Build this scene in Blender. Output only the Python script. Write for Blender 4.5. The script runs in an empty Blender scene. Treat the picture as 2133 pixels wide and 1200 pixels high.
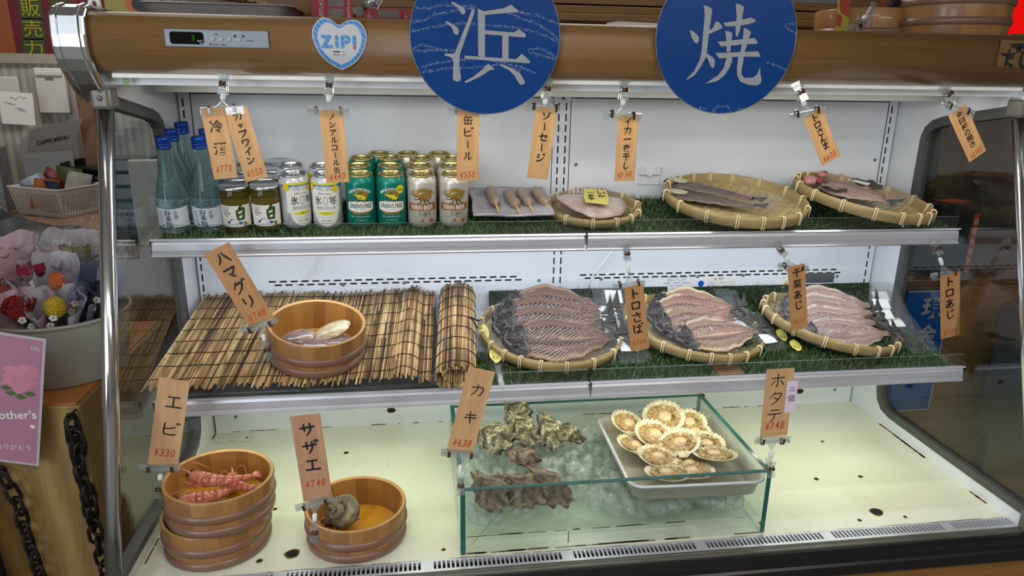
import bpy, bmesh, math, random
from mathutils import Vector, Matrix, Euler
PI = math.pi
rnd = random.Random(7)
sc = bpy.context.scene
COL = sc.collection
# ------------------------------------------------------------------ camera
cam_d = bpy.data.cameras.new('camera')
cam = bpy.data.objects.new('camera', cam_d)
COL.objects.link(cam)
cam_d.sensor_fit = 'HORIZONTAL'
cam_d.sensor_width = 36.0
cam_d.lens = 1483.2 / 2133 * 36.0
cam_d.clip_start = 0.05
cam_d.clip_end = 60
YAW, PITCH, ROLL = 0.1413, 0.2897, 0.0164
_f = Vector((math.sin(YAW) * math.cos(PITCH), math.cos(YAW) * math.cos(PITCH), -math.sin(PITCH)))
_r = Vector((math.cos(YAW), -math.sin(YAW), 0))
_u = _r.cross(_f)
_r2 = math.cos(ROLL) * _r + math.sin(ROLL) * _u
_u2 = -math.sin(ROLL) * _r + math.cos(ROLL) * _u
M = Matrix((_r2, _u2, -_f)).transposed().to_4x4()
M.translation = (0.548, -1.847, 1.699)
cam.matrix_world = M
sc.camera = cam
# ------------------------------------------------------------------ world, lights, exposure
sc.view_settings.view_transform = 'Standard'
sc.view_settings.look = 'None'
sc.view_settings.exposure = 0.0
sc.view_settings.gamma = 1.0
sc.view_settings.use_curve_mapping = False
sc.cycles.transparent_max_bounces = 40
world = bpy.data.worlds.new('world')
sc.world = world
world.use_nodes = True
world.node_tree.nodes['Background'].inputs[0].default_value = (0.55, 0.62, 0.75, 1)
world.node_tree.nodes['Background'].inputs[1].default_value = 0.05

def area(name, loc, rot, sx, sy, energy, color):
    l = bpy.data.lights.new(name, 'AREA')
    l.shape = 'RECTANGLE'
    l.size, l.size_y, l.energy, l.color = sx, sy, energy, color
    o = bpy.data.objects.new(name, l)
    COL.objects.link(o)
    o.location = loc
    o.rotation_euler = [math.radians(a) for a in rot]
    return o
area('header_lamp', (0.935, -0.335, 1.668), (22, 0, 0), 1.72, 0.025, 1.75, (1.0, 0.97, 0.93))
area('header_lamp_front', (0.935, -0.350, 1.670), (-52, 0, 0), 1.72, 0.022, 2.2, (1.0, 0.96, 0.90))
area('upper_shelf_lamp', (0.935, -0.275, 1.318), (28, 0, 0), 1.74, 0.02, 3.2, (0.80, 0.88, 1.0))
area('lower_shelf_lamp', (0.935, -0.375, 0.998), (10, 0, 0), 1.74, 0.02, 2.2, (0.95, 1.0, 0.78))
area('shop_ceiling_light_front', (0.6, -2.3, 2.55), (0, 0, 0), 1.6, 0.35, 22, (1.0, 0.93, 0.84))
area('shop_ceiling_light_rear', (-0.6, 1.2, 2.55), (0, 0, 0), 1.2, 0.3, 16, (1.0, 0.95, 0.88))
area('rack_fill_light', (1.25, 0.55, 2.55), (0, 0, 0), 1.2, 0.3, 12, (1.0, 0.93, 0.84))  # added fill to brighten the planks and tubs above the case
area('header_fill_light', (2.1, -3.1, 2.55), (0, 0, 0), 1.6, 0.35, 40, (1.0, 0.93, 0.84))  # added fill so the right half of the header is less dark
area('entrance_daylight', (-1.2, -4.5, 1.95), (90, 0, 0), 1.6, 1.1, 34, (0.82, 0.9, 1.0))
area('post_highlight_fill', (-1.75, -2.9, 1.60), (0, -90, 0), 1.9, 0.9, 46, (0.80, 0.88, 1.0))  # added panel that puts a bright streak on the chrome posts; no window there

# ------------------------------------------------------------------ colours and materials
def lin(c):
    if isinstance(c, str):
        c = [int(c[i:i + 2], 16) for i in (0, 2, 4)]
    out = []
    for v in c[:3]:
        v = v / 255.0
        out.append(v / 12.92 if v <= 0.04045 else ((v + 0.055) / 1.055) ** 2.4)
    return tuple(out) + (1.0,)
MATS = {}
class NT:
    def __init__(s, name):
        s.m = bpy.data.materials.new(name)
        s.m.use_nodes = True
        s.t = s.m.node_tree
        s.t.nodes.clear()
        s.out = s.t.nodes.new('ShaderNodeOutputMaterial')
        MATS[name] = s.m
    def n(s, typ, **kw):
        nd = s.t.nodes.new('ShaderNode' + typ)
        for k, v in kw.items():
            if k.startswith('i_'):
                key = k[2:].replace('_', ' ')
                nd.inputs[key].default_value = v
            else:
                setattr(nd, k, v)
        return nd
    def l(s, a, b):
        s.t.links.new(a, b)
    def ramp(s, fac, stops):
        r = s.n('ValToRGB')
        e = r.color_ramp.elements
        while len(e) < len(stops):
            e.new(0.5)
        for el, (p, c) in zip(e, stops):
            el.position = p
            el.color = c if len(c) == 4 and not isinstance(c, str) else lin(c)
        s.l(fac, r.inputs[0])
        return r.outputs[0]
    def coord(s, kind='Object', scale=(1, 1, 1), rot=(0, 0, 0)):
        tc = s.n('TexCoord')
        mp = s.n('Mapping')
        mp.inputs['Scale'].default_value = scale
        mp.inputs['Rotation'].default_value = rot
        s.l(tc.outputs[kind], mp.inputs[0])
        return mp.outputs[0]
    def noise(s, vec, scale=5, detail=3, rough=0.5, dist=0):
        n = s.n('TexNoise')
        n.inputs['Scale'].default_value = scale
        n.inputs['Detail'].default_value = detail
        n.inputs['Roughness'].default_value = rough
        n.inputs['Distortion'].default_value = dist
        s.l(vec, n.inputs['Vector'])
        return n.outputs['Fac']
    def mix(s, fac, a, b, mode='MIX'):
        m = s.n('Mix', data_type='RGBA', blend_type=mode)
        for sock, v in ((m.inputs[0], fac), (m.inputs[6], a), (m.inputs[7], b)):
            if hasattr(v, 'is_linked'):
                s.l(v, sock)
            else:
                sock.default_value = v if not isinstance(v, str) else lin(v)
        return m.outputs[2]
    def math(s, op, a, b=0.5):
        m = s.n('Math', operation=op)
        for sock, v in ((m.inputs[0], a), (m.inputs[1], b)):
            if hasattr(v, 'is_linked'):
                s.l(v, sock)
            else:
                sock.default_value = v
        return m.outputs[0]
    def bump(s, h, strength=0.3, dist=0.002):
        b = s.n('Bump')
        b.inputs['Strength'].default_value = strength
        b.inputs['Distance'].default_value = dist
        s.l(h, b.inputs['Height'])
        return b.outputs[0]
    def pbr(s, color, rough=0.5, metal=0.0, normal=None, **kw):
        p = s.n('BsdfPrincipled')
        for key, v in (('Base Color', color), ('Roughness', rough), ('Metallic', metal)):
            if hasattr(v, 'is_linked'):
                s.l(v, p.inputs[key])
            else:
                p.inputs[key].default_value = lin(v) if isinstance(v, str) else v
        for k, v in kw.items():
            p.inputs[k.replace('_', ' ')].default_value = v
        if normal is not None:
            s.l(normal, p.inputs['Normal'])
        s.l(p.outputs[0], s.out.inputs[0])
        return p

def plain(name, c, rough=0.5, metal=0.0, var=0.0, **kw):
    t = NT(name)
    col = c
    if var:
        f = t.noise(t.coord(), 14, 4)
        a = lin(c)
        col = t.ramp(f, [(0.25, tuple(v * (1 - var) for v in a[:3]) + (1,)), (0.75, tuple(min(1, v * (1 + var)) for v in a[:3]) + (1,))])
    t.pbr(col, rough, metal, **kw)
    return t.m
def wood(name, dark, light, scale=(2, 30, 30), rough=0.45, bump=0.05, coat=0.0):
    t = NT(name)
    v = t.coord('Object', scale)
    f = t.noise(v, 3.0, 5, 0.6, 0.6)
    f2 = t.noise(t.coord('Object', (scale[0] * .3, scale[1] * .3, scale[2] * .3)), 2.2, 2)
    fm = t.math('MULTIPLY', t.math('ADD', f, f2), 0.5)
    c = t.ramp(fm, [(0.32, dark), (0.68, light)])
    p = t.pbr(c, rough, 0, t.bump(f, bump, 0.002))
    p.inputs['Coat Weight'].default_value = coat
    return t.m
def clear(name, tint=(0.97, 0.985, 0.98), f0=0.05, rough=0.02, haze=0.0, bump=0.0, bscale=60, hazecol='dfe8e8', graze=1.0):
    """thin clear sheet: transparent and mirror shares by the angle of view (Schlick)"""
    t = NT(name)
    tr = t.n('BsdfTransparent'); tr.inputs[0].default_value = tuple(tint) + (1,)
    gl = t.n('BsdfGlossy'); gl.inputs['Roughness'].default_value = rough
    lw = t.n('LayerWeight'); lw.inputs['Blend'].default_value = 0.5
    fac = t.math('ADD', t.math('MULTIPLY', t.math('POWER', lw.outputs['Facing'], 5.0), (1 - f0) * graze), f0)
    if bump:
        nrm = t.bump(t.noise(t.coord('Object'), bscale, 4, 0.6, 1.0), bump, 0.01)
        t.l(nrm, gl.inputs['Normal']); t.l(nrm, lw.inputs['Normal'])
    mx = t.n('MixShader')
    t.l(fac, mx.inputs[0]); t.l(tr.outputs[0], mx.inputs[1]); t.l(gl.outputs[0], mx.inputs[2])
    last = mx.outputs[0]
    if haze:
        df = t.n('BsdfDiffuse'); df.inputs[0].default_value = lin(hazecol)
        tl = t.n('BsdfTranslucent'); tl.inputs[0].default_value = lin(hazecol)
        dm = t.n('MixShader'); dm.inputs[0].default_value = 0.5
        t.l(df.outputs[0], dm.inputs[1]); t.l(tl.outputs[0], dm.inputs[2])
        m2 = t.n('MixShader'); m2.inputs[0].default_value = haze
        t.l(last, m2.inputs[1]); t.l(dm.outputs[0], m2.inputs[2])
        last = m2.outputs[0]
    t.l(last, t.out.inputs[0])
    return t.m
def translucent(name, color_fn, amount=0.45, rough=0.5):
    """thin veneer or film that light shines through"""
    t = NT(name)
    c = color_fn(t)
    p = t.pbr(c if hasattr(c, 'is_linked') else lin(c), rough)
    tl = t.n('BsdfTranslucent')
    if hasattr(c, 'is_linked'):
        t.l(c, tl.inputs[0])
    else:
        tl.inputs[0].default_value = lin(c)
    mx = t.n('MixShader'); mx.inputs[0].default_value = amount
    t.l(p.outputs[0], mx.inputs[1]); t.l(tl.outputs[0], mx.inputs[2])
    t.l(mx.outputs[0], t.out.inputs[0])
    return t.m
def emit(name, c, strength):
    t = NT(name)
    e = t.n('Emission'); e.inputs[0].default_value = lin(c); e.inputs[1].default_value = strength
    t.l(e.outputs[0], t.out.inputs[0])
    return t.m
def island(name, stops, rough=0.6, noise_scale=(40, 6, 40), amt=0.35, var_dark='2a1c10', **kw):
    """each loose piece of the mesh its own shade, plus a streak along it"""
    t = NT(name)
    g = t.n('NewGeometry')
    c = t.ramp(g.outputs['Random Per Island'], stops)
    f = t.noise(t.coord('Object', noise_scale), 1.0, 3)
    k = t.ramp(f, [(0.45, (0, 0, 0, 1)), (0.75, (amt, amt, amt, 1))])
    t.pbr(t.mix(k, c, lin(var_dark)), rough, **kw)
    return t.m

# ------------------------------------------------------------------ mesh builder
class G:
    def __init__(s):
        s.v, s.f, s.m, s.sm, s.uv = [], [], [], [], {}
        s.mi, s.smooth = 0, False
    def add(s, verts, faces, uv=None):
        o = len(s.v)
        s.v += [tuple(p) for p in verts]
        for f in faces:
            s.f.append([i + o for i in f]); s.m.append(s.mi); s.sm.append(s.smooth)
        if uv:
            for i, q in enumerate(uv):
                s.uv[o + i] = q
        return s
    def box(s, x0, x1, y0, y1, z0, z1):
        v = [(x, y, z) for x in (x0, x1) for y in (y0, y1) for z in (z0, z1)]
        return s.add(v, [(0, 1, 3, 2), (4, 6, 7, 5), (0, 4, 5, 1), (2, 3, 7, 6), (0, 2, 6, 4), (1, 5, 7, 3)])
    def grid(s, nu, nv, fn, uv=True, closed_u=False, flip=False):
        vs, q = [], []
        for j in range(nv + 1):
            for i in range(nu if closed_u else nu + 1):
                u, w = i / nu, j / nv
                vs.append(fn(u, w)); q.append((u, w))
        n = nu if closed_u else nu + 1
        fs = []
        for j in range(nv):
            for i in range(nu):
                a, b = j * n + i, j * n + (i + 1) % n
                c, d = (j + 1) * n + (i + 1) % n, (j + 1) * n + i
                fs.append((a, d, c, b) if flip else (a, b, c, d))
        return s.add(vs, fs, q if uv else None)
    def lathe(s, prof, n=32, c=(0, 0, 0), caps=(False, False), sx=1, sy=1):
        k = len(prof)
        vs, q, fs = [], [], []
        for j, (r, z) in enumerate(prof):
            for i in range(n):
                a = 2 * PI * i / n
                vs.append((c[0] + r * math.cos(a) * sx, c[1] + r * math.sin(a) * sy, c[2] + z)); q.append((i / n, j / (k - 1)))
        for j in range(k - 1):
            for i in range(n):
                fs.append((j * n + i, j * n + (i + 1) % n, (j + 1) * n + (i + 1) % n, (j + 1) * n + i))
        if caps[0]: fs.append(tuple(range(n))[::-1])
        if caps[1]: fs.append(tuple((k - 1) * n + i for i in range(n)))
        return s.add(vs, fs, q)
    def tube(s, pts, r, n=8, closed=False, taper=None, cap=True):
        pts = [Vector(p) for p in pts]
        k = len(pts)
        vs, fs = [], []
        up = None
        for i, p in enumerate(pts):
            if closed:
                d = pts[(i + 1) % k] - pts[i - 1]
            else:
                d = pts[min(i + 1, k - 1)] - pts[max(i - 1, 0)]
            d.normalize()
            if up is None:
                up = Vector((0, 0, 1)) if abs(d.z) < 0.9 else Vector((1, 0, 0))
            a = d.cross(up)
            if a.length < 1e-6: a = d.cross(Vector((0.3, 0.9, 0.1)))
            a.normalize()
            b = a.cross(d); b.normalize(); up = b
            rr = r * (taper(i / (k - 1)) if taper else 1)
            for j in range(n):
                t = 2 * PI * j / n
                vs.append(p + a * (rr * math.cos(t)) + b * (rr * math.sin(t)))
        for i in range(k if closed else k - 1):
            for j in range(n):
                i2 = (i + 1) % k
                fs.append((i * n + j, i2 * n + j, i2 * n + (j + 1) % n, i * n + (j + 1) % n))
        if cap and not closed:
            fs.append(tuple(range(n))); fs.append(tuple((k - 1) * n + j for j in range(n))[::-1])
        return s.add(vs, fs)
    def prism(s, poly, fa, fb):
        """poly: 2-D points; fa, fb map a point to the two end faces"""
        k = len(poly)
        vs = [fa(*p) for p in poly] + [fb(*p) for p in poly]
        fs = [tuple(range(k)), tuple(range(2 * k - 1, k - 1, -1))]
        fs += [(i, i + k, (i + 1) % k + k, (i + 1) % k) for i in range(k)]
        return s.add(vs, fs)
    def blob(s, c, r, nu=14, nv=9, fn=None):
        """ellipsoid; fn(theta, phi) scales the radius"""
        c = Vector(c)
        vs, fs, q = [], [], []
        for j in range(nv + 1):
            ph = PI * j / nv
            for i in range(nu):
                th = 2 * PI * i / nu
                k = fn(th, ph) if fn else 1
                vs.append((c.x + r[0] * k * math.sin(ph) * math.cos(th), c.y + r[1] * k * math.sin(ph) * math.sin(th), c.z - r[2] * k * math.cos(ph)))
                q.append((i / nu, j / nv))
        for j in range(nv):
            for i in range(nu):
                fs.append((j * nu + i, j * nu + (i + 1) % nu, (j + 1) * nu + (i + 1) % nu, (j + 1) * nu + i))
        return s.add(vs, fs, q)
    def xf(s, mat, start=0):
        for i in range(start, len(s.v)):
            s.v[i] = tuple(mat @ Vector(s.v[i]))
        return s
    def warp(s, fn, start=0):
        for i in range(start, len(s.v)):
            s.v[i] = tuple(fn(*s.v[i]))
        return s
    def build(s, name, mats, parent=None, loc=None, rot=None, bevel=0.0, sub=0, solid=0.0, weld=False):
        me = bpy.data.meshes.new(name)
        me.from_pydata(s.v, [], s.f)
        if not isinstance(mats, (list, tuple)): mats = [mats]
        for m in mats: me.materials.append(m)
        me.polygons.foreach_set('material_index', s.m)
        me.polygons.foreach_set('use_smooth', s.sm)
        if s.uv:
            lay = me.uv_layers.new(name='UVMap')
            li = [0] * len(me.loops); me.loops.foreach_get('vertex_index', li)
            flat = []
            for i in li: flat += s.uv.get(i, (0.0, 0.0))
            lay.data.foreach_set('uv', flat)
        me.validate()
        me.update()
        o = bpy.data.objects.new(name, me)
        COL.objects.link(o)
        if parent: o.parent = parent
        if loc: o.location = loc
        if rot: o.rotation_euler = rot
        if weld:
            w = o.modifiers.new('weld', 'WELD'); w.merge_threshold = 1e-5
        if bevel:
            b = o.modifiers.new('bevel', 'BEVEL'); b.width = bevel; b.segments = 2; b.limit_method = 'ANGLE'; b.angle_limit = 0.7
        if solid:
            d = o.modifiers.new('solid', 'SOLIDIFY'); d.thickness = solid; d.offset = 0
        if sub:
            u = o.modifiers.new('sub', 'SUBSURF'); u.levels = sub; u.render_levels = sub
        return o
def tag(o, label=None, cat=None, group=None, kind=None):
    if label: o['label'] = label
    if cat: o['category'] = cat
    if group: o['group'] = group
    if kind: o['kind'] = kind
    return o
def thing(name, label, cat, loc=(0, 0, 0), rot=(0, 0, 0), group=None):
    o = bpy.data.objects.new(name, None)
    COL.objects.link(o)
    o.empty_display_size = 0.02
    o.location = loc; o.rotation_euler = rot
    return tag(o, label, cat, group)
def dup(root, loc, rot=None, label=None, group=None, scale=None):
    r = root.copy(); COL.objects.link(r); r.location = loc
    if rot is not None: r.rotation_euler = rot
    if scale is not None: r.scale = scale
    if label: r['label'] = label
    if group: r['group'] = group
    for ch in list(root.children):
        c = ch.copy(); COL.objects.link(c); c.parent = r
        for g in list(ch.children):
            d = g.copy(); COL.objects.link(d); d.parent = c
    return r

# ------------------------------------------------------------------ lettering
_tc = {}
def text_mesh(body, bold=0.0):
    """lettering as flat polygons, one em high, centred on its own box"""
    key = (body, bold)
    if key not in _tc:
        cu = bpy.data.curves.new('lettering', 'FONT')
        cu.body = body; cu.size = 1.0; cu.resolution_u = 3; cu.offset = bold; cu.align_x = 'CENTER'
        o = bpy.data.objects.new('lettering', cu)
        COL.objects.link(o)
        dg = bpy.context.evaluated_depsgraph_get()
        me = bpy.data.meshes.new_from_object(o.evaluated_get(dg))
        vs = [(v.co.x, v.co.y) for v in me.vertices]
        fs = [tuple(p.vertices) for p in me.polygons]
        bpy.data.objects.remove(o); bpy.data.curves.remove(cu); bpy.data.meshes.remove(me)
        if vs:
            x0, x1 = min(v[0] for v in vs), max(v[0] for v in vs)
            y0, y1 = min(v[1] for v in vs), max(v[1] for v in vs)
            cx, cy = (x0 + x1) / 2, (y0 + y1) / 2
            vs = [(a - cx, b - cy) for a, b in vs]
            _tc[key] = (vs, fs, x1 - x0, y1 - y0)
        else:
            _tc[key] = ([], [], 1, 1)
    return _tc[key]
def put_text(g, body, mp, cx, cy, h=None, w=None, bold=0.0, rot=0.0, shear=0.0):
    """write body centred at (cx, cy) of a 2-D sheet; mp(x, y) carries the sheet into space"""
    vs, fs, tw, th = text_mesh(body, bold)
    if not vs: return
    sx = sy = None
    if h: sy = h / th
    if w: sx = w / tw
    sx = sx or sy; sy = sy or sx
    ca, sa = math.cos(rot), math.sin(rot)
    out = []
    for a, b in vs:
        a, b = a * sx + shear * b * sy, b * sy
        out.append(mp(cx + a * ca - b * sa, cy + a * sa + b * ca))
    g.add(out, fs)
_lift = [0]
def brush(g, strokes, mp0, cx, cy, sx, sy, w):
    """strokes: lists of (x, y[, width]) in a unit box; drawn as tapering ribbons"""
    def mp(x, y):
        a = Vector(mp0(x, y))
        if _lift[0]:
            n_ = (Vector(mp0(x + 1e-4, y)) - a).cross(Vector(mp0(x, y + 1e-4)) - a)
            if n_.length > 0: a = a + n_.normalized() * (2e-5 * _lift[0])
        return tuple(a)
    for st in strokes:
        _lift[0] = (_lift[0] + 3) % 14
        P = [Vector(((p[0] - .5) * sx + cx, (p[1] - .5) * sy + cy)) for p in st]
        Wd = [w * (p[2] if len(p) > 2 else 1) / 2 for p in st]
        # refine
        Q, R = [], []
        k = len(P)
        for i in range(k - 1):
            p0, p1, p2, p3 = P[max(i - 1, 0)], P[i], P[i + 1], P[min(i + 2, k - 1)]
            for q in range(5):
                t = q / 5
                Q.append(0.5 * ((2 * p1) + (p2 - p0) * t + (2 * p0 - 5 * p1 + 4 * p2 - p3) * t * t + (3 * p1 - p0 - 3 * p2 + p3) * t ** 3))
                R.append(Wd[i] * (1 - t) + Wd[i + 1] * t)
        Q.append(P[-1]); R.append(Wd[-1])
        vs, fs = [], []
        for i, p in enumerate(Q):
            d = Q[min(i + 1, len(Q) - 1)] - Q[max(i - 1, 0)]
            if d.length < 1e-9: d = Vector((1, 0))
            d.normalize(); nrm = Vector((-d.y, d.x)) * R[i]
            a, b = p + nrm, p - nrm
            vs += [mp(a.x, a.y), mp(b.x, b.y)]
        for i in range(len(Q) - 1):
            fs.append((2 * i, 2 * i + 1, 2 * i + 3, 2 * i + 2))
        g.add(vs, fs)
        for end in (0, -1):                                           # round the ends
            c = Q[end]; r = R[end]
            _lift[0] += 1
            vs = [mp(c.x + r * math.cos(a * PI / 5), c.y + r * math.sin(a * PI / 5)) for a in range(10)]
            g.add(vs, [tuple(range(10))])
def flat_poly(g, poly, mp, lift=0.0):
    g.add([mp(*p) for p in poly], [tuple(range(len(poly)))])
def smooth_closed(pts, n=4):
    """closed Catmull-Rom through corner points"""
    out = []
    k = len(pts)
    P = [Vector(p[:2]) for p in pts]
    for i in range(k):
        if len(pts[i]) > 2:
            out.append(tuple(P[i])); 
        p0, p1, p2, p3 = P[i - 1], P[i], P[(i + 1) % k], P[(i + 2) % k]
        if len(pts[i]) > 2: p0 = p1
        if len(pts[(i + 1) % k]) > 2: p3 = p2
        for q in range(0 if len(pts[i]) == 2 else 1, n):
            t = q / n
            v = 0.5 * ((2 * p1) + (p2 - p0) * t + (2 * p0 - 5 * p1 + 4 * p2 - p3) * t * t + (3 * p1 - p0 - 3 * p2 + p3) * t ** 3)
            out.append((v.x, v.y))
    return out
# ------------------------------------------------------------------ shared materials
m_white = plain('white_enamel', 'dfe2e4', 0.32, var=0.03)
def deck_mat():
    t = NT('cream_deck_enamel')
    v = t.coord('Object')
    f = t.noise(v, 6, 4)
    c = t.ramp(f, [(0.3, 'dcdfc6'), (0.7, 'e8eada')])
    sp = t.noise(v, 160, 2)
    dirt = t.noise(v, 5, 3)
    k = t.math('MULTIPLY', t.ramp(sp, [(0.68, (0, 0, 0, 1)), (0.74, (1, 1, 1, 1))]), t.ramp(dirt, [(0.5, (0, 0, 0, 1)), (0.68, (0.7, 0.7, 0.7, 1))]))
    c = t.mix(k, c, lin('6b6450'))
    vs = t.noise(t.coord('Object', (40, 4, 1), (0, 0, 0.7)), 6, 2, 0.5, 0.2)
    c = t.mix(t.ramp(vs, [(0.72, (0, 0, 0, 1)), (0.76, (0.35, 0.35, 0.35, 1))]), c, lin('8d8a74'))
    t.pbr(c, 0.28)
    return t.m
m_deck = deck_mat()
def speckled():
    t = NT('speckled_white_enamel')
    v = t.coord('Object')
    sp = t.noise(v, 190, 1)
    dirt = t.noise(v, 9, 3)
    k = t.math('MULTIPLY', t.ramp(sp, [(0.70, (0, 0, 0, 1)), (0.74, (1, 1, 1, 1))]), t.ramp(dirt, [(0.52, (0, 0, 0, 1)), (0.66, (0.8, 0.8, 0.8, 1))]))
    t.pbr(t.mix(k, lin('d9dde2'), lin('4a4a4c')), 0.35)
    return t.m
m_back = speckled()
m_dark = plain('black_slot', '0b0b0c', 0.8)
m_grey_gasket = plain('dark_grey_gasket', '4a4a49', 0.45, var=0.1)
m_chrome = plain('chrome', 'dcdee2', 0.16, 1.0)
m_bracket = plain('grey_cast_bracket', '6f6c66', 0.4, 0.3)
m_alu = plain('satin_aluminium', 'cacdd6', 0.34, 0.45)
m_alu_dull = plain('dull_grey_sill', '67675f', 0.4, 0.5, var=0.2)
m_header = wood('header_wood_laminate', '745331', '8b683d', (1.0, 60, 60), 0.42, 0.02, 0.0)
m_black = plain('black_plastic', '101012', 0.35)
m_bumper = plain('black_rubber_bumper', '131316', 0.28)
m_base = wood('base_wood_laminate', '6d4a22', '8a6330', (1, 40, 40), 0.45)
m_acryl = clear('clear_acrylic', (0.95, 0.97, 0.96), 0.06)
m_acryl_edge = clear('acrylic_edge', (0.75, 0.85, 0.8), 0.15, 0.1, 0.25, hazecol='a8c0b8')
m_pane = clear('side_glass', (0.86, 0.88, 0.87), 0.05, 0.0)
m_rust = plain('rust_stain', '7a5a1e', 0.8, var=0.4)
m_lampw = plain('white_lamp_cover', 'f2f3ee', 0.4)
m_paper = plain('white_paper', 'dcdcd8', 0.7)
m_ink = plain('black_ink', '141210', 0.6)
m_label_ink = plain('grey_print', '8a8c92', 0.7)
m_red = plain('red_ink', 'b8471c', 0.6)
m_blue = plain('sign_blue', '0a55a8', 0.22, **{'Coat_Weight': 0.3})

# ------------------------------------------------------------------ room
def struct(name, g, m, **kw):
    o = g.build(name, m, **kw)
    o['kind'] = 'structure'
    return o
m_floor = plain('grey_vinyl_floor', '6d6a64', 0.5, var=0.08)
m_ceil = plain('ceiling_board', 'c9c7c0', 0.8)
def wall_tiles():
    t = NT('old_cream_wall')
    v = t.coord('Object', (9, 1, 1))
    w = t.n('TexWave', wave_type='BANDS'); w.inputs['Scale'].default_value = 1.0; w.inputs['Distortion'].default_value = 0.3
    t.l(v, w.inputs[0])
    f = t.noise(t.coord('Object'), 7, 4)
    c = t.ramp(w.outputs['Fac'], [(0.3, '8f8c84'), (0.7, 'a9a59a')])
    t.pbr(t.mix(t.ramp(f, [(0.45, (0, 0, 0, 1)), (0.7, (0.5, 0.5, 0.5, 1))]), c, lin('7b7a78')), 0.6)
    return t.m
m_wall = wall_tiles()
m_wallwood = wood('dark_wall_boards', '4a3219', '6e4d27', (20, 20, 1.2), 0.5, 0.1)
struct('floor', G().box(-1.8, 3.6, -4.6, 2.6, -0.05, 0), m_floor)
struct('ceiling', G().box(-1.8, 3.6, -4.6, 2.6, 2.6, 2.65), m_ceil)
struct('wall_back', G().box(-1.8, 3.6, 2.2, 2.25, 0, 2.6), m_wallwood)
struct('wall_left', G().box(-1.85, -1.8, -4.6, 2.25, 0, 2.6), m_wall)
struct('wall_right', G().box(3.6, 3.65, -4.6, 2.25, 0, 2.6), plain('grey_wall', '77736c', 0.8))
struct('wall_front', G().box(-1.8, -0.4 - 1.7, -4.65, -4.6, 0, 2.6).box(-0.3, 3.6, -4.65, -4.6, 0, 2.6).box(-2.1, -0.3, -4.65, -4.6, 2.55, 2.6), plain('front_wall', '8a857a', 0.8))
# ceiling light fixtures; those over the rack and at the right are added for fill
for nm, x, y, sx, sy in (('ceiling_light', 0.6, -2.3, 1.6, 0.35), ('ceiling_light', -0.6, 1.2, 1.2, 0.3), ('ceiling_light', 1.25, 0.55, 1.2, 0.3), ('ceiling_light', 2.1, -3.1, 1.6, 0.35)):
    t = thing(nm, 'long white fluorescent ceiling light over the %s' % ('right customer side, added to brighten the header' if y < -3 else 'customer side' if y < 0 else 'plank rack' if x > 0 else 'counter behind the case'), 'light', (x, y, 2.6))
    G().box(-sx / 2 - .03, sx / 2 + .03, -sy / 2 - .03, sy / 2 + .03, -0.03, 0).build('housing', m_lampw, t)

# ------------------------------------------------------------------ the refrigerated case
WX = 1.87
case = thing('display_case', 'long refrigerated display case with brown wood-look header and white interior', 'display case', (0.935, -0.3, 0))
def cp(g, name, m, **kw):
    g.xf(Matrix.Translation((-0.935, 0.3, 0)))
    return g.build(name, m, case, **kw)
# header: rounded front
hp = [(0.05, 1.792), (-0.40, 1.796), (-0.430, 1.796), (-0.438, 1.7955), (-0.446, 1.793), (-0.453, 1.788), (-0.458, 1.7815), (-0.4610, 1.774), (-0.4625, 1.765), (-0.463, 1.755), (-0.463, 1.745), (-0.4625, 1.735), (-0.4610, 1.728), (-0.4585, 1.721), (-0.4545, 1.7145), (-0.449, 1.708), (-0.443, 1.702), (-0.436, 1.6975), (-0.429, 1.6945), (-0.4235, 1.6932), (-0.4225, 1.693), (-0.400, 1.693), (-0.395, 1.693), (-0.395, 1.70), (0.05, 1.70)]
g = G(); g.smooth = True
g.prism(hp, lambda y, z: (-0.004, y, z), lambda y, z: (1.874, y, z))
cp(g, 'header', m_header)
# chrome end caps
capp = [(0.055, 1.800), (-0.43, 1.806), (-0.456, 1.800), (-0.470, 1.785), (-0.474, 1.755), (-0.473, 1.735), (-0.466, 1.715), (-0.452, 1.695), (-0.430, 1.672), (-0.408, 1.652), (-0.392, 1.642), (-0.376, 1.648), (-0.376, 1.690), (0.055, 1.690)]
for side in (0, 1):
    X0, X1 = ((-0.056, 0.002), (1.868, 1.926))[side]
    g = G().prism(capp, lambda y, z: (X0, y, z), lambda y, z: (X1, y, z))
    c = cp(g, 'end_cap', m_chrome, bevel=0.004)
    rim = G()
    for xx in (X0 + .012, X1 - .012):
        rim.tube([(xx, y, z) for y, z in capp[1:12]], 0.0035, 6)
    rim.xf(Matrix.Translation((-0.935, 0.3, 0)))
    rim.build('ridge', m_chrome, c)
# canopy above the goods, with lamp cover
g = G().box(0.0, WX, -0.395, 0.04, 1.672, 1.70)
cp(g, 'canopy', m_white)
cp(G().box(0.015, 1.855, -0.4215, -0.397, 1.684, 1.6935), 'lamp_cover', m_lampw, bevel=0.002)
cp(G().box(0.03, 1.84, -0.24, -0.225, 1.656, 1.672).box(0.0, WX, -0.10, -0.09, 1.652, 1.672), 'lamp_reflector', plain('grey_reflector', '8e9088', .6))
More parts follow.
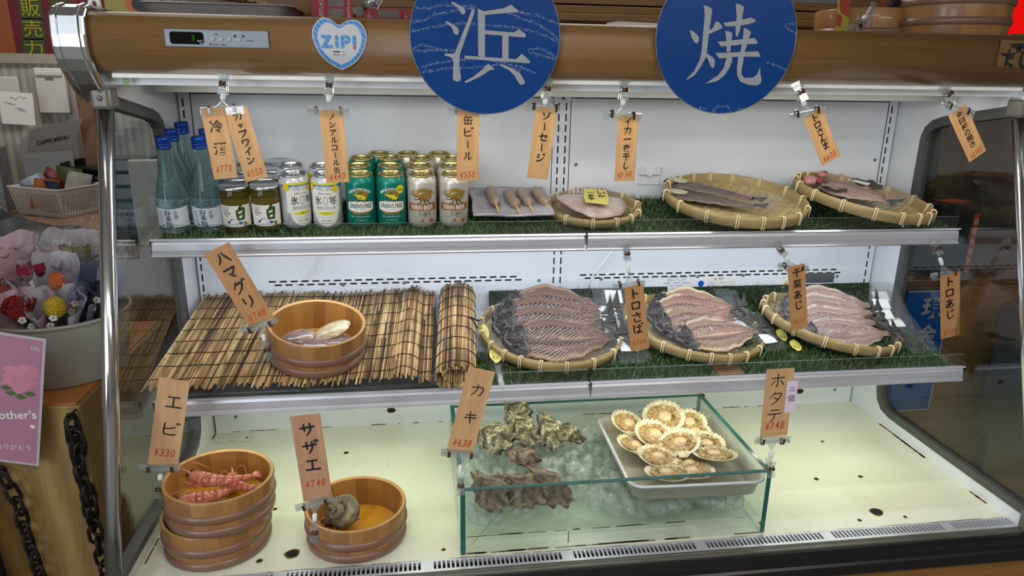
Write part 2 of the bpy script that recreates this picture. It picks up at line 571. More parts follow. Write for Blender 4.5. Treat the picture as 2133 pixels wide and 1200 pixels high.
# back, with its seams, slots and uprights
bk = cp(G().box(-0.0, WX, 0.0, 0.05, 0.70, 1.672), 'back_panel', m_back)
g = G(); g.mi = 0
for x0, x1, z0, z1 in ((0.026, 0.0285, 1.40, 1.647), (0.909, 0.911, 1.40, 1.640), (0.955, 0.957, 1.40, 1.640), (1.841, 1.8435, 1.42, 1.650),
                       (0.026, 0.912, 1.6455, 1.648), (0.955, 1.8435, 1.6455, 1.648), (0.0, WX, 1.661, 1.6625)):
    g.box(x0, x1, -0.0008, 0.001, z0, z1)
cp(g, 'seam', m_grey_gasket)
for k, (xa, xb) in enumerate(((0.178, 0.865), (1.005, 1.79))):
    g = G()
    n = int((xb - xa) / 0.0275)
    for row in (0, 1):
        for i in range(n):
            x = xa + i * 0.0275 + row * 0.014 - .007
            z = 1.1755 - row * 0.0095 - .0
            g.add([(x + q[0], -0.0008, z + q[1]) for q in ((0.002, -.0022), (0.018, -.0022), (0.020, 0), (0.018, .0022), (0.002, .0022), (0, 0))], [(0, 1, 2, 3, 4, 5)])
    cp(g, 'air_slots', m_dark)
for x in (0.009, 0.925, 0.944, 1.853):
    g = G()
    for z in [0.80 + 0.0272 * i for i in range(31)]:
        if 0.83 < z < 1.05 and x > 0.02 and x < 1.8: continue
        g.box(x - .0017, x + .0017, -0.0009, 0.0005, z, z + 0.0185)
    cp(g, 'upright_slots', m_dark)
g = G()
for x, z in ((0.935, 1.646), (0.975, 1.478), (1.826, 1.49), (0.36, 1.163), (0.52, 1.165), (0.885, 1.163), (1.06, 1.163), (1.34, 1.164), (1.475, 1.164), (1.765, 1.155), (0.055, 0.795), (1.815, 0.793)):
    g = G(); g.smooth = True
    g.blob((x, -0.001, z), (0.0045, 0.003, 0.0045), 10, 6)
    cp(g, 'screw', m_bracket)
g = G()
for x in (0.474, 1.385, 1.700):
    g.add([(x + .011 * math.cos(a * PI / 6), -0.0012, 0.793 + .006 * math.sin(a * PI / 6)) for a in range(12)], [tuple(range(12))])
cp(g, 'drain_slot', m_dark)
g = G()
for x in (0.474, 1.385, 1.700):
    g.add([(x + .014 * math.cos(a * PI / 6) * (1 + .15 * math.sin(a * 5)), -0.0007, 0.793 + .0085 * math.sin(a * PI / 6)) for a in range(12)], [tuple(range(12))])
for k in range(60):
    x = rnd.uniform(0.0, 1.87); w = rnd.uniform(.006, .04)
    if k < 40: g.box(x, x + w, -0.002, 0.0, 0.750, 0.7503 + rnd.uniform(.0004, .0016))
cp(g, 'rust_mark', m_rust)['kind'] = 'stuff'
# wall socket bracket behind the squid basket
g = G().box(1.146, 1.206, -0.004, 0, 1.425, 1.468).box(1.146, 1.206, -0.012, -0.004, 1.452, 1.457).box(1.150, 1.158, -.012, 0, 1.457, 1.472).box(1.194, 1.202, -.012, 0, 1.457, 1.472).box(1.170, 1.182, -.014, -.004, 1.448, 1.454)
cp(g, 'plastic_bracket', plain('white_plastic', 'd6d8d8', 0.45))
# labels on the back
def mp_back(x0, z0):
    return lambda x, y: (x0 + x, -0.0022, z0 + y)
cp(G().box(1.578, 1.64, -0.0015, 0, 1.119, 1.163), 'caution_label', m_paper)
g = G().box(1.339, 1.462, -0.0015, 0, 1.119, 1.163)
lb = cp(g, 'caution_label', m_paper)
g = G(); q = mp_back(0, 0)
put_text(g, '警告', q, 1.41, 1.156, h=0.007)
put_text(g, 'この製品を正しくお使いいただくために', q, 1.412, 1.145, w=0.085)
put_text(g, '取扱説明書をよくお読みください', q, 1.412, 1.136, w=0.085)
put_text(g, '必ず守る', q, 1.351, 1.125, w=0.018)
for k, t_ in enumerate(('ご使用上の注意　保守点検', '電源を切ってから行う', '定格電圧　定格電流　消費電力', '冷媒　製造番号', '製造年月')):
    put_text(g, t_, q, 1.278, 1.163 - k * .008, h=0.005)
g.xf(Matrix.Translation((-0.935, 0.3, 0))); g.build('lettering', m_label_ink, lb)
g = G(); g.add([(1.351 + .009 * math.cos(a * PI / 8), -0.0022, 1.143 + .009 * math.sin(a * PI / 8)) for a in range(16)], [tuple(range(16))])
g.xf(Matrix.Translation((-0.935, 0.3, 0))); g.build('blue_mark', m_blue, lb)
g = G(); g.add([(1.598, -0.0022, 1.128), (1.618, -0.0022, 1.128), (1.608, -0.0022, 1.146)], [(0, 1, 2)]); g.add([(1.398, -0.0022, 1.152), (1.388, -0.0022, 1.152), (1.393, -0.0022, 1.16)], [(0, 1, 2)])
g.xf(Matrix.Translation((-0.935, 0.3, 0))); g.build('warning_triangle', plain('warning_yellow', 'c9a21a', 0.5), lb)
cp(G().box(1.666, 1.756, -0.0015, 0, 1.137, 1.166), 'rating_plate', plain('rating_plate_grey', '878b92', 0.35, 0.7))
# white inner end walls around the side glass, glass, gasket, posts
fr_out = [(-0.392, 1.655), (-0.175, 1.618), (-0.140, 1.607), (-0.116, 1.588), (-0.106, 1.560), (-0.104, 1.0), (-0.106, 0.850), (-0.116, 0.815), (-0.140, 0.792), (-0.175, 0.784), (-0.40, 0.782), (-0.672, 0.782)]
fr_in = [(-0.400, 1.632), (-0.185, 1.596), (-0.155, 1.588), (-0.138, 1.574), (-0.130, 1.552), (-0.128, 1.0), (-0.130, 0.858), (-0.138, 0.832), (-0.155, 0.815), (-0.180, 0.806), (-0.40, 0.804), (-0.660, 0.804)]
for side in (0, 1):
    xs = (-0.006, WX + 0.006)[side]
    d = (-1, 1)[side]
    g = G()
    ends = []
    for xx in (xs, xs + d * 0.012):
        vs = [(xx, y, z) for y, z in fr_out] + [(xx, -0.392, 1.70), (xx, 0.04, 1.70), (xx, 0.04, 0.69), (xx, -0.672, 0.69)]
        # a ring of quads between the frame opening and the wall's outer edge
        k = len(fr_out)
        fs = [(0, k, k + 1, 2, 1), (2, k + 1, 3), (3, k + 1, k + 2, 8, 7, 6, 5, 4), (8, k + 2, k + 3, 11, 10, 9)]
        g.add(vs, fs)
    cp(g, 'end_wall', m_white)
    g = G()
    k = len(fr_out)
    xa, xb = xs - d * 0.004, xs + d * 0.016
    vs = []
    for y, z in fr_out: vs += [(xa, y, z), (xb, y, z)]
    for y, z in fr_in: vs += [(xa - d * .003, y, z), (xb, y, z)]
    fs = []
    for i in range(k - 1):
        a, b, c_, d_ = 2 * i, 2 * i + 2, 2 * k + 2 * i, 2 * k + 2 * i + 2
        fs += [(a, b, d_, c_), (a + 1, c_ + 1, d_ + 1, b + 1), (a, a + 1, b + 1, b), (c_, d_, d_ + 1, c_ + 1)]
    g.add(vs, fs)
    cp(g, 'glass_frame', m_grey_gasket)
    g = G()
    g.prism([(-0.398, 1.634)] + fr_in[1:-1] + [(-0.662, 0.803)], lambda y, z: (xs + d * .005, y, z), lambda y, z: (xs + d * .009, y, z))
    cp(g, 'side_glass', m_pane)
    g = G(); g.smooth = True
    xp = xs + d * 0.006
    g.tube([(xp, -0.393, 1.640), (xp, -0.666, 0.785)], 0.0142, 20)
    cp(g, 'post', m_chrome)
    g = G().box(xp - .017, xp + .017, -0.418, -0.372, 1.628, 1.668)
    g.smooth = True; g.blob((xp, -0.416, 1.648), (0.006, 0.006, 0.006), 10, 6)
    cp(g, 'post_bracket', m_bracket, bevel=0.006)
    g = G().box(xp - .022, xp + .024, -0.695, -0.648, 0.755, 0.802)
    cp(g, 'post_foot', m_bracket, bevel=0.006)
cp(G().box(0.030, 0.040, -0.4125, -0.411, 1.673, 1.693), 'green_tape', plain('green_tape', '6f9a62', 0.6))
# deck, with holes; grille; sill; bumper; base
cp(G().box(-0.006, WX + .006, -0.606, 0.0, 0.70, 0.75), 'deck', m_deck)
def spot(x, y, r, rr):
    n = 20; ph = x * 40
    g = G()
    g.add([(x + r * math.cos(a * 2 * PI / n) * (1 + .06 * math.sin(a * 2 * 2 * PI / n + ph)), y + r * .9 * math.sin(a * 2 * PI / n), 0.7512) for a in range(n)], [tuple(range(n))])
    h = cp(g, 'drain_hole', m_dark)
    g = G()
    g.add([(x - .935 + rr * math.cos(a * 2 * PI / n) * (1 + .12 * math.sin(a * 3 * 2 * PI / n + ph)), y + .3 + rr * math.sin(a * 2 * PI / n) * (1 + .12 * math.sin(a * 2 * 2 * PI / n)), 0.7506) for a in range(n)], [tuple(range(n))])
    g.build('rust_ring', m_rust, h)
for x, y in ((0.285, -0.553), (1.587, -0.554)): spot(x, y, 0.0135, 0.0155)
for x, y in ((1.301, -0.564), (1.642, -0.408), (1.646, -0.229), (1.529, -0.579), (1.641, -0.579), (1.525, -0.406), (1.526, -0.229), (0.223, -0.568), (0.222, -0.387), (0.594, -0.575), (0.36, -0.15), (0.30, -0.28)):
    k = rnd.uniform(.6, 1.1)
    spot(x, y, 0.0045 * k, 0.0068 * k)
g2 = G()
for i in range(60):                                                   # rusty crust along the joints
    x = rnd.uniform(0, 1.86); w = rnd.uniform(0.01, 0.06)
    g2.box(x, min(x + w, 1.868), -0.606, -0.606 + rnd.uniform(.0004, .0016), 0.7502, 0.7506)
for i in range(26):
    y = rnd.uniform(-0.6, -0.02); w = rnd.uniform(.01, .06); s_ = rnd.choice((0, 1))
    if s_: g2.box(WX - rnd.uniform(.001, .004), WX + .003, y, y + w, 0.7502, 0.7506)
    else: g2.box(-.003, rnd.uniform(.0003, .0012), y, y + w, 0.7502, 0.7506)
cp(g2, 'rust_crust', m_rust)['kind'] = 'stuff'
g = G(); g.mi = 0
g.box(-0.006, WX + .006, -0.640, -0.606, 0.735, 0.7415)
g.mi = 1
g.box(-0.006, WX + .006, -0.6105, -0.606, 0.7415, 0.7505).box(-0.006, WX + .006, -0.642, -0.634, 0.7415, 0.7505)
x = 0.0; i = 0
while x < WX:
    wide = (i % 29 == 28)
    g.box(x, x + (0.026 if wide else 0.0034), -0.634, -0.6105, 0.7445, 0.7502)
    x += 0.031 if wide else 0.0092; i += 1
cp(g, 'air_grille', [m_dark, m_alu])
sill = [(-0.642, 0.70), (-0.642, 0.751), (-0.648, 0.753), (-0.652, 0.7515), (-0.658, 0.753), (-0.662, 0.757), (-0.666, 0.7565), (-0.668, 0.750), (-0.668, 0.70)]
g = G(); g.prism(sill, lambda y, z: (-0.03, y, z), lambda y, z: (1.90, y, z)); cp(g, 'front_sill', m_alu_dull)
bp = [(-0.666, 0.690), (-0.666, 0.753), (-0.676, 0.755), (-0.684, 0.751), (-0.688, 0.741), (-0.6885, 0.730), (-0.692, 0.725), (-0.6925, 0.712), (-0.689, 0.707), (-0.6885, 0.700), (-0.682, 0.692)]
g = G(); g.prism(bp, lambda y, z: (-0.035, y, z), lambda y, z: (1.905, y, z)); cp(g, 'bumper', m_bumper)
cp(G().box(-0.02, 1.89, -0.668, 0.05, 0.0, 0.70), 'base_cabinet', m_base)
# sticker on the deck at the back left
st = cp(G().box(0.005, 0.100, -0.062, -0.014, 0.7502, 0.7509), 'deck_sticker', m_deck)
g = G(); q = lambda x, y: (x, y, 0.7513)
put_text(g, 'この棚に物を落とさないでください', q, 0.046, -0.024, w=0.07)
put_text(g, '割れることがあります', q, 0.042, -0.036, w=0.06)
put_text(g, '注意', q, 0.05, -0.052, w=0.018)
for a, b, c_, d_ in ((0.005, 0.1, -.0146, -.014), (0.005, 0.1, -.062, -.0614), (.005, .0056, -.062, -.014), (.0994, .1, -.062, -.014)): g.box(a, b, c_, d_, .751, .7513)
g.add([(0.082, -0.045, .7513), (0.094, -0.045, .7513), (0.088, -0.030, .7513)], [(0, 1, 2)])
g.xf(Matrix.Translation((-0.935, 0.3, 0))); g.build('lettering', plain('olive_print', '77744f', 0.7), st)
# temperature panel on the header
pn = cp(G().box(0.127, 0.302, -0.4665, -0.460, 1.7385, 1.768), 'temperature_panel', plain('grey_panel', '8d97a3', 0.4), bevel=0.002)
HM = lambda x, y: (x - 0.935, -0.4672 + 0.3, y)
def sub(g, name, m, par): return g.build(name, m, par)
g = G(); poly = [(0.136, 1.7465), (0.139, 1.743), (0.189, 1.743), (0.192, 1.7465), (0.192, 1.7605), (0.189, 1.7635), (0.139, 1.7635), (0.136, 1.7605)]
g.prism(poly, lambda x, z: (x - .935, -0.1673, z), lambda x, z: (x - .935, -0.164, z)); sub(g, 'display_window', plain('black_display', '050606', 0.7, **{'Specular_IOR_Level': 0.1}), pn)
g = G(); HM2 = lambda x, y: (x - 0.935, -0.1679, y)
put_text(g, '3', HM2, 0.1745, 1.7535, h=0.009)
sub(g, 'digit', emit('green_digit', '3fae2a', 0.45), pn)
g = G(); put_text(g, '℃', HM2, 0.186, 1.747, h=0.006)
sub(g, 'unit_mark', m_paper, pn)
g = G(); g.smooth = True
for x in (0.207, 0.221, 0.235, 0.251): g.blob((x - .935, -0.167, 1.7525), (0.0046, 0.0015, 0.0046), 14, 6)
sub(g, 'button', plain('light_grey_button', 'a9adb2', 0.4), pn)
g = G()
for x in (0.245, 0.259): g.add([(x - .935 + .0022 * math.cos(a * PI / 6), -0.1673, 1.758 + .0022 * math.sin(a * PI / 6)) for a in range(12)], [tuple(range(12))])
put_text(g, '▼DOWN―▲UP', HM, 0.215, 1.7435, w=0.030)
put_text(g, '除霜', HM, 0.214, 1.7605, h=0.003)
put_text(g, '運転/停止', HM, 0.270, 1.751, w=0.012)
sub(g, 'lettering', m_ink, pn)
# heart sticker
hx, hz = 0.425, 1.7515
def heart(s):
    return [(hx + s * a, hz + s * b) for a, b in smooth_closed([(0, 0.62), (-0.28, 0.80), (-0.62, 0.86), (-0.95, 0.55), (-1.0, 0.12), (-0.80, -0.38), (-0.45, -0.75), (0, -1.0, 1), (0.45, -0.78), (0.80, -0.42), (1.0, 0.10), (0.95, 0.50), (0.68, 0.80), (0.30, 0.78)], 4)]
def hs(y):
    return lambda x, z: (x, (-0.4638 if z > 1.735 else -0.4638 + (1.735 - z) ** 1.5 * 1.6) + y, z)
def hpoly(g, P, y):
    c = (hx, hz - .003); n = len(P); f = hs(y)
    vs, fs = [], []
    for k in range(6):
        r = k / 5
        vs += [f(c[0] + (p[0] - c[0]) * r, c[1] + (p[1] - c[1]) * r) for p in P]
    for k in range(5):
        for i in range(n): fs.append((k * n + i, (k + 1) * n + i, (k + 1) * n + (i + 1) % n, k * n + (i + 1) % n))
    g.add(vs, fs)
g = G(); hpoly(g, heart(0.0475), -0.0006)
ht = cp(g, 'heart_sticker', plain('sticker_white', 'c4c8cc', 0.35))
ht['label'] = 'white heart-shaped sticker with blue rope border'
def rope_mat():
    t = NT('blue_rope_print')
    w = t.n('TexWave', wave_type='BANDS', bands_direction='DIAGONAL'); w.inputs['Scale'].default_value = 60
    t.l(t.coord('Object'), w.inputs[0])
    t.pbr(t.ramp(w.outputs['Fac'], [(0.2, '3f7fc4'), (0.8, '5f9ad6')]), 0.35)
    return t.m
m_rope = rope_mat()
g = G()
A, B = heart(0.0455), heart(0.0385); n = len(A); f = hs(-0.0011)
g.add([f(*p) for p in A] + [f(*p) for p in B], [(i, (i + 1) % n, n + (i + 1) % n, n + i) for i in range(n)])
ff = hs(-0.0013)
brush(g, [[(0, 1), (.85, 1)], [(.85, 1), (.1, 0)], [(.08, 0), (1, 0)]], ff, 0.402, 1.7525, 0.0145, 0.0165, 0.0062)
brush(g, [[(.5, 1), (.5, 0)]], ff, 0.4195, 1.7525, 0.01, 0.0165, 0.0062)
brush(g, [[(0, 1), (0, 0)], [(0, 1), (.7, 1), (1, .8), (.8, .5), (0, .45)]], ff, 0.435, 1.7525, 0.0115, 0.0165, 0.0058)
brush(g, [[(.5, 1.05), (.5, .35)]], ff, 0.4505, 1.752, 0.01, 0.0165, 0.0062)
g.xf(Matrix.Translation((-0.935, 0.3, 0))); g.build('rope_lettering', m_rope, ht)
g = G(); brush(g, [[(.5, .05), (.5, .1)]], ff, 0.4505, 1.7505, 0.01, 0.0165, 0.0066)
g.box(0.412, 0.424, -0.4652, -0.4648, 1.7298, 1.7318)
g.xf(Matrix.Translation((-0.935, 0.3, 0))); g.build('pink_dot', plain('pink_print', 'b0608a', 0.4), ht)
g = G(); g.box(0.412, 0.424, -0.4652, -0.4648, 1.7345, 1.7365)
put_text(g, '@ZIP_TV', ff, 0.432, 1.7355, h=0.002); put_text(g, '#ZIP', ff, 0.431, 1.7308, h=0.002)
g.xf(Matrix.Translation((-0.935, 0.3, 0))); g.build('small_print', m_ink, ht)
# brushed shop logo at the right end of the header
g = G(); fl = lambda x, z: (x, -0.4642, z)
flat_poly(g, [(1.742, 1.7845), (1.862, 1.7845), (1.862, 1.732), (1.742, 1.732)], lambda x, z: (x, -0.4636, z))
lg = cp(g, 'logo_sticker', plain('logo_tan', '70522f', 0.42))
g = G()
brush(g, [[(.0, .70, .5), (.5, .62, 1.3), (1, .72, .6)], [(.55, .95, .6), (.5, .5, 1.2), (.45, .05, .8)], [(.55, .45, .7), (.85, .5, 1)], [(.5, .2, .8), (.9, .05, 1.2)], [(1.05, 1.0, .9), (1.15, .8, .7)], [(1.2, 1.02, .9), (1.3, .85, .7)]], fl, 1.764, 1.751, 0.032, 0.036, 0.006)
brush(g, [[(.1, .9), (.1, .2, 1.2), (.5, .02), (1, .35, .4)]], fl, 1.808, 1.749, 0.03, 0.032, 0.006)
brush(g, [[(0, .5, .5), (.6, .4, 1.4), (1.2, .6, .8)], [(.1, .15, .6), (.7, .1, 1.1), (1.3, .2, .5)]], fl, 1.784, 1.776, 0.036, 0.012, 0.006)
brush(g, [[(.0, .70, .5), (.5, .62, 1.3), (1, .72, .6)], [(.55, .95, .6), (.5, .5, 1.2), (.45, .05, .8)], [(.5, .2, .8), (.9, .05, 1.2)]], fl, 1.842, 1.752, 0.03, 0.034, 0.006)
g.xf(Matrix.Translation((-0.935, 0.3, 0))); g.build('brush_lettering', m_ink, lg)

# ------------------------------------------------------------------ shelves
TILT = math.radians(8.5)
def shelf(name, label, y0, z0, depth):
    """origin at the front of the tilted board; y runs back along the board"""
    t = thing(name, label, 'shelf', (0.935, y0, z0))
    a = Matrix.Rotation(TILT, 4, 'X')
    G().box(-0.93, 0.93, -0.035, depth, -0.022, -0.010).xf(a).build('board', m_white, t)
    for k, (xa, xb) in enumerate(((-0.932, -0.0025), (0.0025, 0.934))):
        pr = [(-0.050, 0.000), (-0.046, 0.0035), (-0.040, 0.001), (-0.042, -0.004), (-0.0445, -0.010), (-0.045, -0.022), (-0.0435, -0.027), (-0.047, -0.031), (-0.050, -0.034), (-0.044, -0.038), (-0.036, -0.036), (-0.034, 0.0)]
        g = G(); g.prism(pr, lambda y, z: (xa, y, z), lambda y, z: (xb, y, z))
        g.build('price_rail', m_alu, t)
        G().box(xa + .003, xb - .003, -0.0385, -0.0365, -0.006, 0.031).build('front_guard', m_acryl, t)
        G().box(xa + .003, xb - .003, -0.0387, -0.0363, 0.0305, 0.0315).build('guard_edge', m_acryl_edge, t)
    for x in (-0.925, 0.012, 0.905):
        g = G(); g.prism([(0.0, -0.022), (depth - .003, -0.022), (depth - .003, -0.07)], lambda y, z: (x, y, z), lambda y, z: (x + .004, y, z)); g.xf(a)
        g.build('bracket', m_white, t)
    return t
shelf('display_shelf', 'upper white display shelf with aluminium price rails', -0.262, 1.357, 0.258)
shelf('display_shelf', 'lower white display shelf with aluminium price rails, above the fish tank', -0.362, 1.0365, 0.36)
for x, z0, z1, rt in ((0.29, 1.12, 1.325, 'white cord hanging under the upper shelf on the left'), (1.075, 1.14, 1.325, 'white cord hanging under the upper shelf at centre')):
    g = G(); g.smooth = True
    g.tube([(x + .02 * math.sin(k * .6) - k * .004, -0.012 - .02 * math.sin(k / 9 * PI), z1 - (z1 - z0) * k / 9) for k in range(10)], 0.0022, 8)
    tag(g.build('lamp_cord', m_white), rt, 'cord')
from mathutils import noise as mn
def P1(x, y, h=0.0):
    """a point on the tilted upper shelf"""
    return (x, y, 1.357 + math.tan(TILT) * (y + .262) + h)
def P2(x, y, h=0.0):
    return (x, y, 1.0365 + math.tan(TILT) * (y + .362) + h)
# ------------------------------------------------------------------ artificial turf
def turf_mat():
    t = NT('turf_green')
    g = t.n('NewGeometry')
    c = t.ramp(g.outputs['Random Per Island'], [(0.0, '2a431f'), (0.45, '466a33'), (0.8, '628849'), (1.0, '8ea268')])
    p = t.pbr(c, 0.45)
    return t.m
m_turf = turf_mat()
m_turf_back = plain('turf_backing', '14200f', 0.9)
FOOT = [(.991, -.120, .07), (1.345, -.150, .11), (1.685, -.160, .11), (.883, -.18, .15), (1.262, -.175, .15), (1.635, -.18, .145), (.785, -.112, .07)]
def turf(name, label, x0, x1, prof, n, h=0.016, skew=0.0, edge=0.006):
    """prof(s) -> (y, z, ny, nz) along the depth, s in 0..1"""
    g = G()
    K = 16
    vs = []
    for j in range(K + 1):
        y, z, ny, nz = prof(j / K)
        vs += [(x0 + skew * j / K, y, z), (x1 + skew * j / K, y, z)]
    g.add(vs, [(2 * j, 2 * j + 1, 2 * j + 3, 2 * j + 2) for j in range(K)])
    o = tag(g.build(name, m_turf_back, solid=0.003), label, 'artificial turf', 'artificial grass mats')
    b = G(); vs = []; fs = []
    for i in range(n):
        s = rnd.random(); x = rnd.uniform(x0 - edge * .3, x1 + edge * .3) + skew * s
        y, z, ny, nz = prof(s)
        low = (.2 if abs(x - .991) < .1 else .5) if ny > -.5 and any((x - q[0]) ** 2 + (y - q[1]) ** 2 < q[2] ** 2 for q in FOOT) else 1
        hh = h * low * rnd.uniform(.6, 1.15); a = rnd.uniform(0, 2 * PI); w = rnd.uniform(.0006, .0011)
        lx, ls = rnd.gauss(0, .45) * hh, rnd.gauss(0, .4) * hh
        dx, dy = math.cos(a) * w, math.sin(a) * w
        # normal (0,ny,nz), along-depth (0,nz,-ny)
        mx, my, mz = x + lx * .35, y + ny * hh * .55 + nz * ls * .35, z + nz * hh * .55 - ny * ls * .35
        tx, ty, tz = x + lx, y + ny * hh * .95 + nz * ls, z + nz * hh * .95 - ny * ls
        k = len(vs)
        vs += [(x - dx, y - dy, z), (x + dx, y + dy, z), (mx + dx * .8, my + dy * .8, mz), (mx - dx * .8, my - dy * .8, mz), (tx, ty, tz)]
        fs += [(k, k + 1, k + 2, k + 3), (k + 3, k + 2, k + 4)]
    b.add(vs, fs)
    tag(b.build('grass_blades', m_turf, o), kind='stuff')
    return o
ct, st_ = math.cos(TILT), math.sin(TILT)
def prof_flat(ya, yb, za):
    def f(s):
        y = ya + (yb - ya) * s
        return (y, za + math.tan(TILT) * (y - ya), -st_, ct)
    return f
def prof_curl(ya, yb, za, up):
    L1 = (yb - ya) / ct; L2 = up; T = L1 + L2
    def f(s):
        d = s * T
        if d < L1:
            return (ya + d * ct, za + d * st_, -st_, ct)
        e = d - L1
        return (yb + 0.15 * e, za + L1 * st_ + e * .98, -.95, .3)
    return f
turf('turf_mat', 'long green artificial turf covering the upper shelf', 0.006, 1.864, prof_flat(-0.288, -0.012, 1.345), 30000, 0.017)
turf('turf_mat', 'green turf mat under the dark mackerel basket on the lower shelf', 0.745, 1.245, prof_curl(-0.392, -0.030, 1.0245, 0.065), 17000, 0.016)
turf('turf_mat', 'green turf mat under the horse mackerel basket at the right of the lower shelf', 1.318, 1.856, prof_curl(-0.385, -0.030, 1.0255, 0.062), 18000, 0.016)
turf('turf_mat', 'narrow green turf strip showing between rolled reed screen and fish basket', 0.672, 0.728, prof_flat(-0.392, -0.24, 1.0255), 1500, 0.016)
turf('turf_mat', 'small green turf scrap under the front edge of the reed screen', 0.47, 0.60, prof_flat(-0.392, -0.35, 1.0255), 900, 0.012)
# brown-stained board showing between the turf mats
tag(G().box(-.032, .032, 0, .10, -0.004, 0).build('rusty_board', plain('rust_brown_board', '8a6238', 0.8, var=0.5), loc=(1.283, -0.385, 1.0335), rot=(TILT, 0, 0)), 'rust-stained strip of board showing between two turf mats', 'board')

# ------------------------------------------------------------------ drink cans
m_can_lid_gold = plain('gold_can_lid', 'bfb27a', 0.25, 0.9)
m_can_lid_silver = plain('silver_can_lid', 'c9cbce', 0.22, 0.95)
m_teal = plain('teal_can', '0b7a6b', 0.3, 0.35)
m_teal_d = plain('teal_dark_print', '0a4d45', 0.35)
m_can_white = plain('pearl_white_can', 'c9c4b8', 0.32, 0.4)
m_can_ivory = plain('can_white_print', 'e6e4dc', 0.4)
m_gold = plain('gold_print', 'b08d3c', 0.35, 0.5)
m_kbrown = plain('brown_band_print', '9a5a2c', 0.4)
m_can_black = plain('can_black_print', '1b1a1a', 0.4)
m_yel = plain('yellow_print', 'd8d226', 0.4)
m_lemon = plain('lemon_print', 'e3c21c', 0.4)
m_cblue = plain('blue_print', '1c78b8', 0.35, 0.3)
m_silver_p = plain('silver_print', 'c3c6ca', 0.3, 0.4)
m_redp = plain('red_print', '9a3a2a', 0.5)
RC = 0.0330
def wrapper(r):
    def mp(x, y, r=r):
        a = x / r
        return (r * math.sin(a), -r * math.cos(a), y)
    return mp
def patch(g, mp, f0, f1, xa, xb, n=24, m=3):
    """a printed area between two height curves, wrapped on the can"""
    vs, fs = [], []
    for j in range(m + 1):
        for i in range(n + 1):
            x = xa + (xb - xa) * i / n
            a, b = (f0(x) if callable(f0) else f0), (f1(x) if callable(f1) else f1)
            vs.append(mp(x, a + (b - a) * j / m))
    for j in range(m):
        for i in range(n):
            k = j * (n + 1) + i
            fs.append((k, k + 1, k + n + 2, k + n + 1))
    g.add(vs, fs)
def disc2(g, mp, cx, cy, rx, ry, n=18, m=3):
    vs = [mp(cx, cy)]
    for j in range(1, m + 1):
        for i in range(n): vs.append(mp(cx + rx * j / m * math.cos(2 * PI * i / n), cy + ry * j / m * math.sin(2 * PI * i / n)))
    fs = [(0, 1 + i, 1 + (i + 1) % n) for i in range(n)]
    for j in range(m - 1):
        for i in range(n): fs.append((1 + j * n + i, 1 + (j + 1) * n + i, 1 + (j + 1) * n + (i + 1) % n, 1 + j * n + (i + 1) % n))
    g.add(vs, fs)
def arc_text(g, s, mp, cy, r, h, span):
    n = len(s)
    for i, ch in enumerate(s):
        if ch == ' ': continue
        a = (i / (n - 1) - .5) * span
        put_text(g, ch, mp, r * math.sin(a), cy + r * math.cos(a) - r, h=h if ch not in "'" else h * .4, rot=-a, bold=.01)
def beast(g, mp, cx, cy, s, mis):
    """running beast emblem of a few brush marks: gold mane, pale body, dark legs"""
    b = lambda st, w: brush(g, st, mp, cx, cy, s, s * .75, w * s)
    g.mi = mis[0]
    b([[(.22, .62, .6), (.35, .95), (.6, 1.0, 1.3), (.85, .85, 1.2), (.98, .55, .5)]], .13)
    b([[(.50, .72), (.75, .72, 1.5), (.93, .42, .5)], [(.02, .60, .5), (.12, .72), (.28, .78)]], .10)
    g.mi = mis[1]
    b([[(.18, .62, .8), (.40, .60, 1.4), (.62, .52, 1.6), (.80, .38)]], .13)
    b([[(.35, .42), (.55, .35), (.75, .28)]], .07)
    g.mi = mis[2]
    b([[(.42, .5), (.25, .38), (.08, .42, .6)], [(.5, .42), (.42, .18), (.22, .10, .5)], [(.75, .35), (.88, .15), (.98, .12, .5)], [(.66, .4), (.62, .2), (.75, .02, .5)], [(.12, .62), (.2, .55), (.26, .6)]], .045)
    g.mi = mis[3]
    b([[(.45, .50), (.56, .46), (.66, .40)], [(.38, .40), (.5, .30)]], .04)
def can_body(t, m_body, m_lid):
    g = G(); g.smooth = True
    g.lathe([(0.0, .003), (.022, .003), (.0255, 0), (.0285, .003), (.0325, .010), (RC, .013), (RC, .1045), (.0322, .1085), (.0288, .1155), (.0272, .1185)], 40)
    g.build('body', m_body, t)
    g = G(); g.smooth = True
    g.lathe([(.0272, .1180), (.0280, .1195), (.0280, .1215), (.0270, .1225), (.0258, .1215), (.0252, .1185), (.0240, .1172), (.0225, .1185), (.0, .1188)], 40)
    g.build('lid', m_lid, t)
    g = G(); g.smooth = False
    g.lathe([(.0, 0.0), (.0035, 0.0), (.0035, .001), (.0, .001)], 10, (0, 0, .1188))
    for a in range(12):
        pass
    ring = [(0.0065 * math.cos(a * PI / 6), 0.009 + 0.0085 * math.sin(a * PI / 6), .1197) for a in range(12)]
    g.tube(ring, 0.0011, 6, closed=True)
    g.box(-.005, .005, -.004, .004, .1190, .1199)
    g.build('pull_tab', m_lid, t)
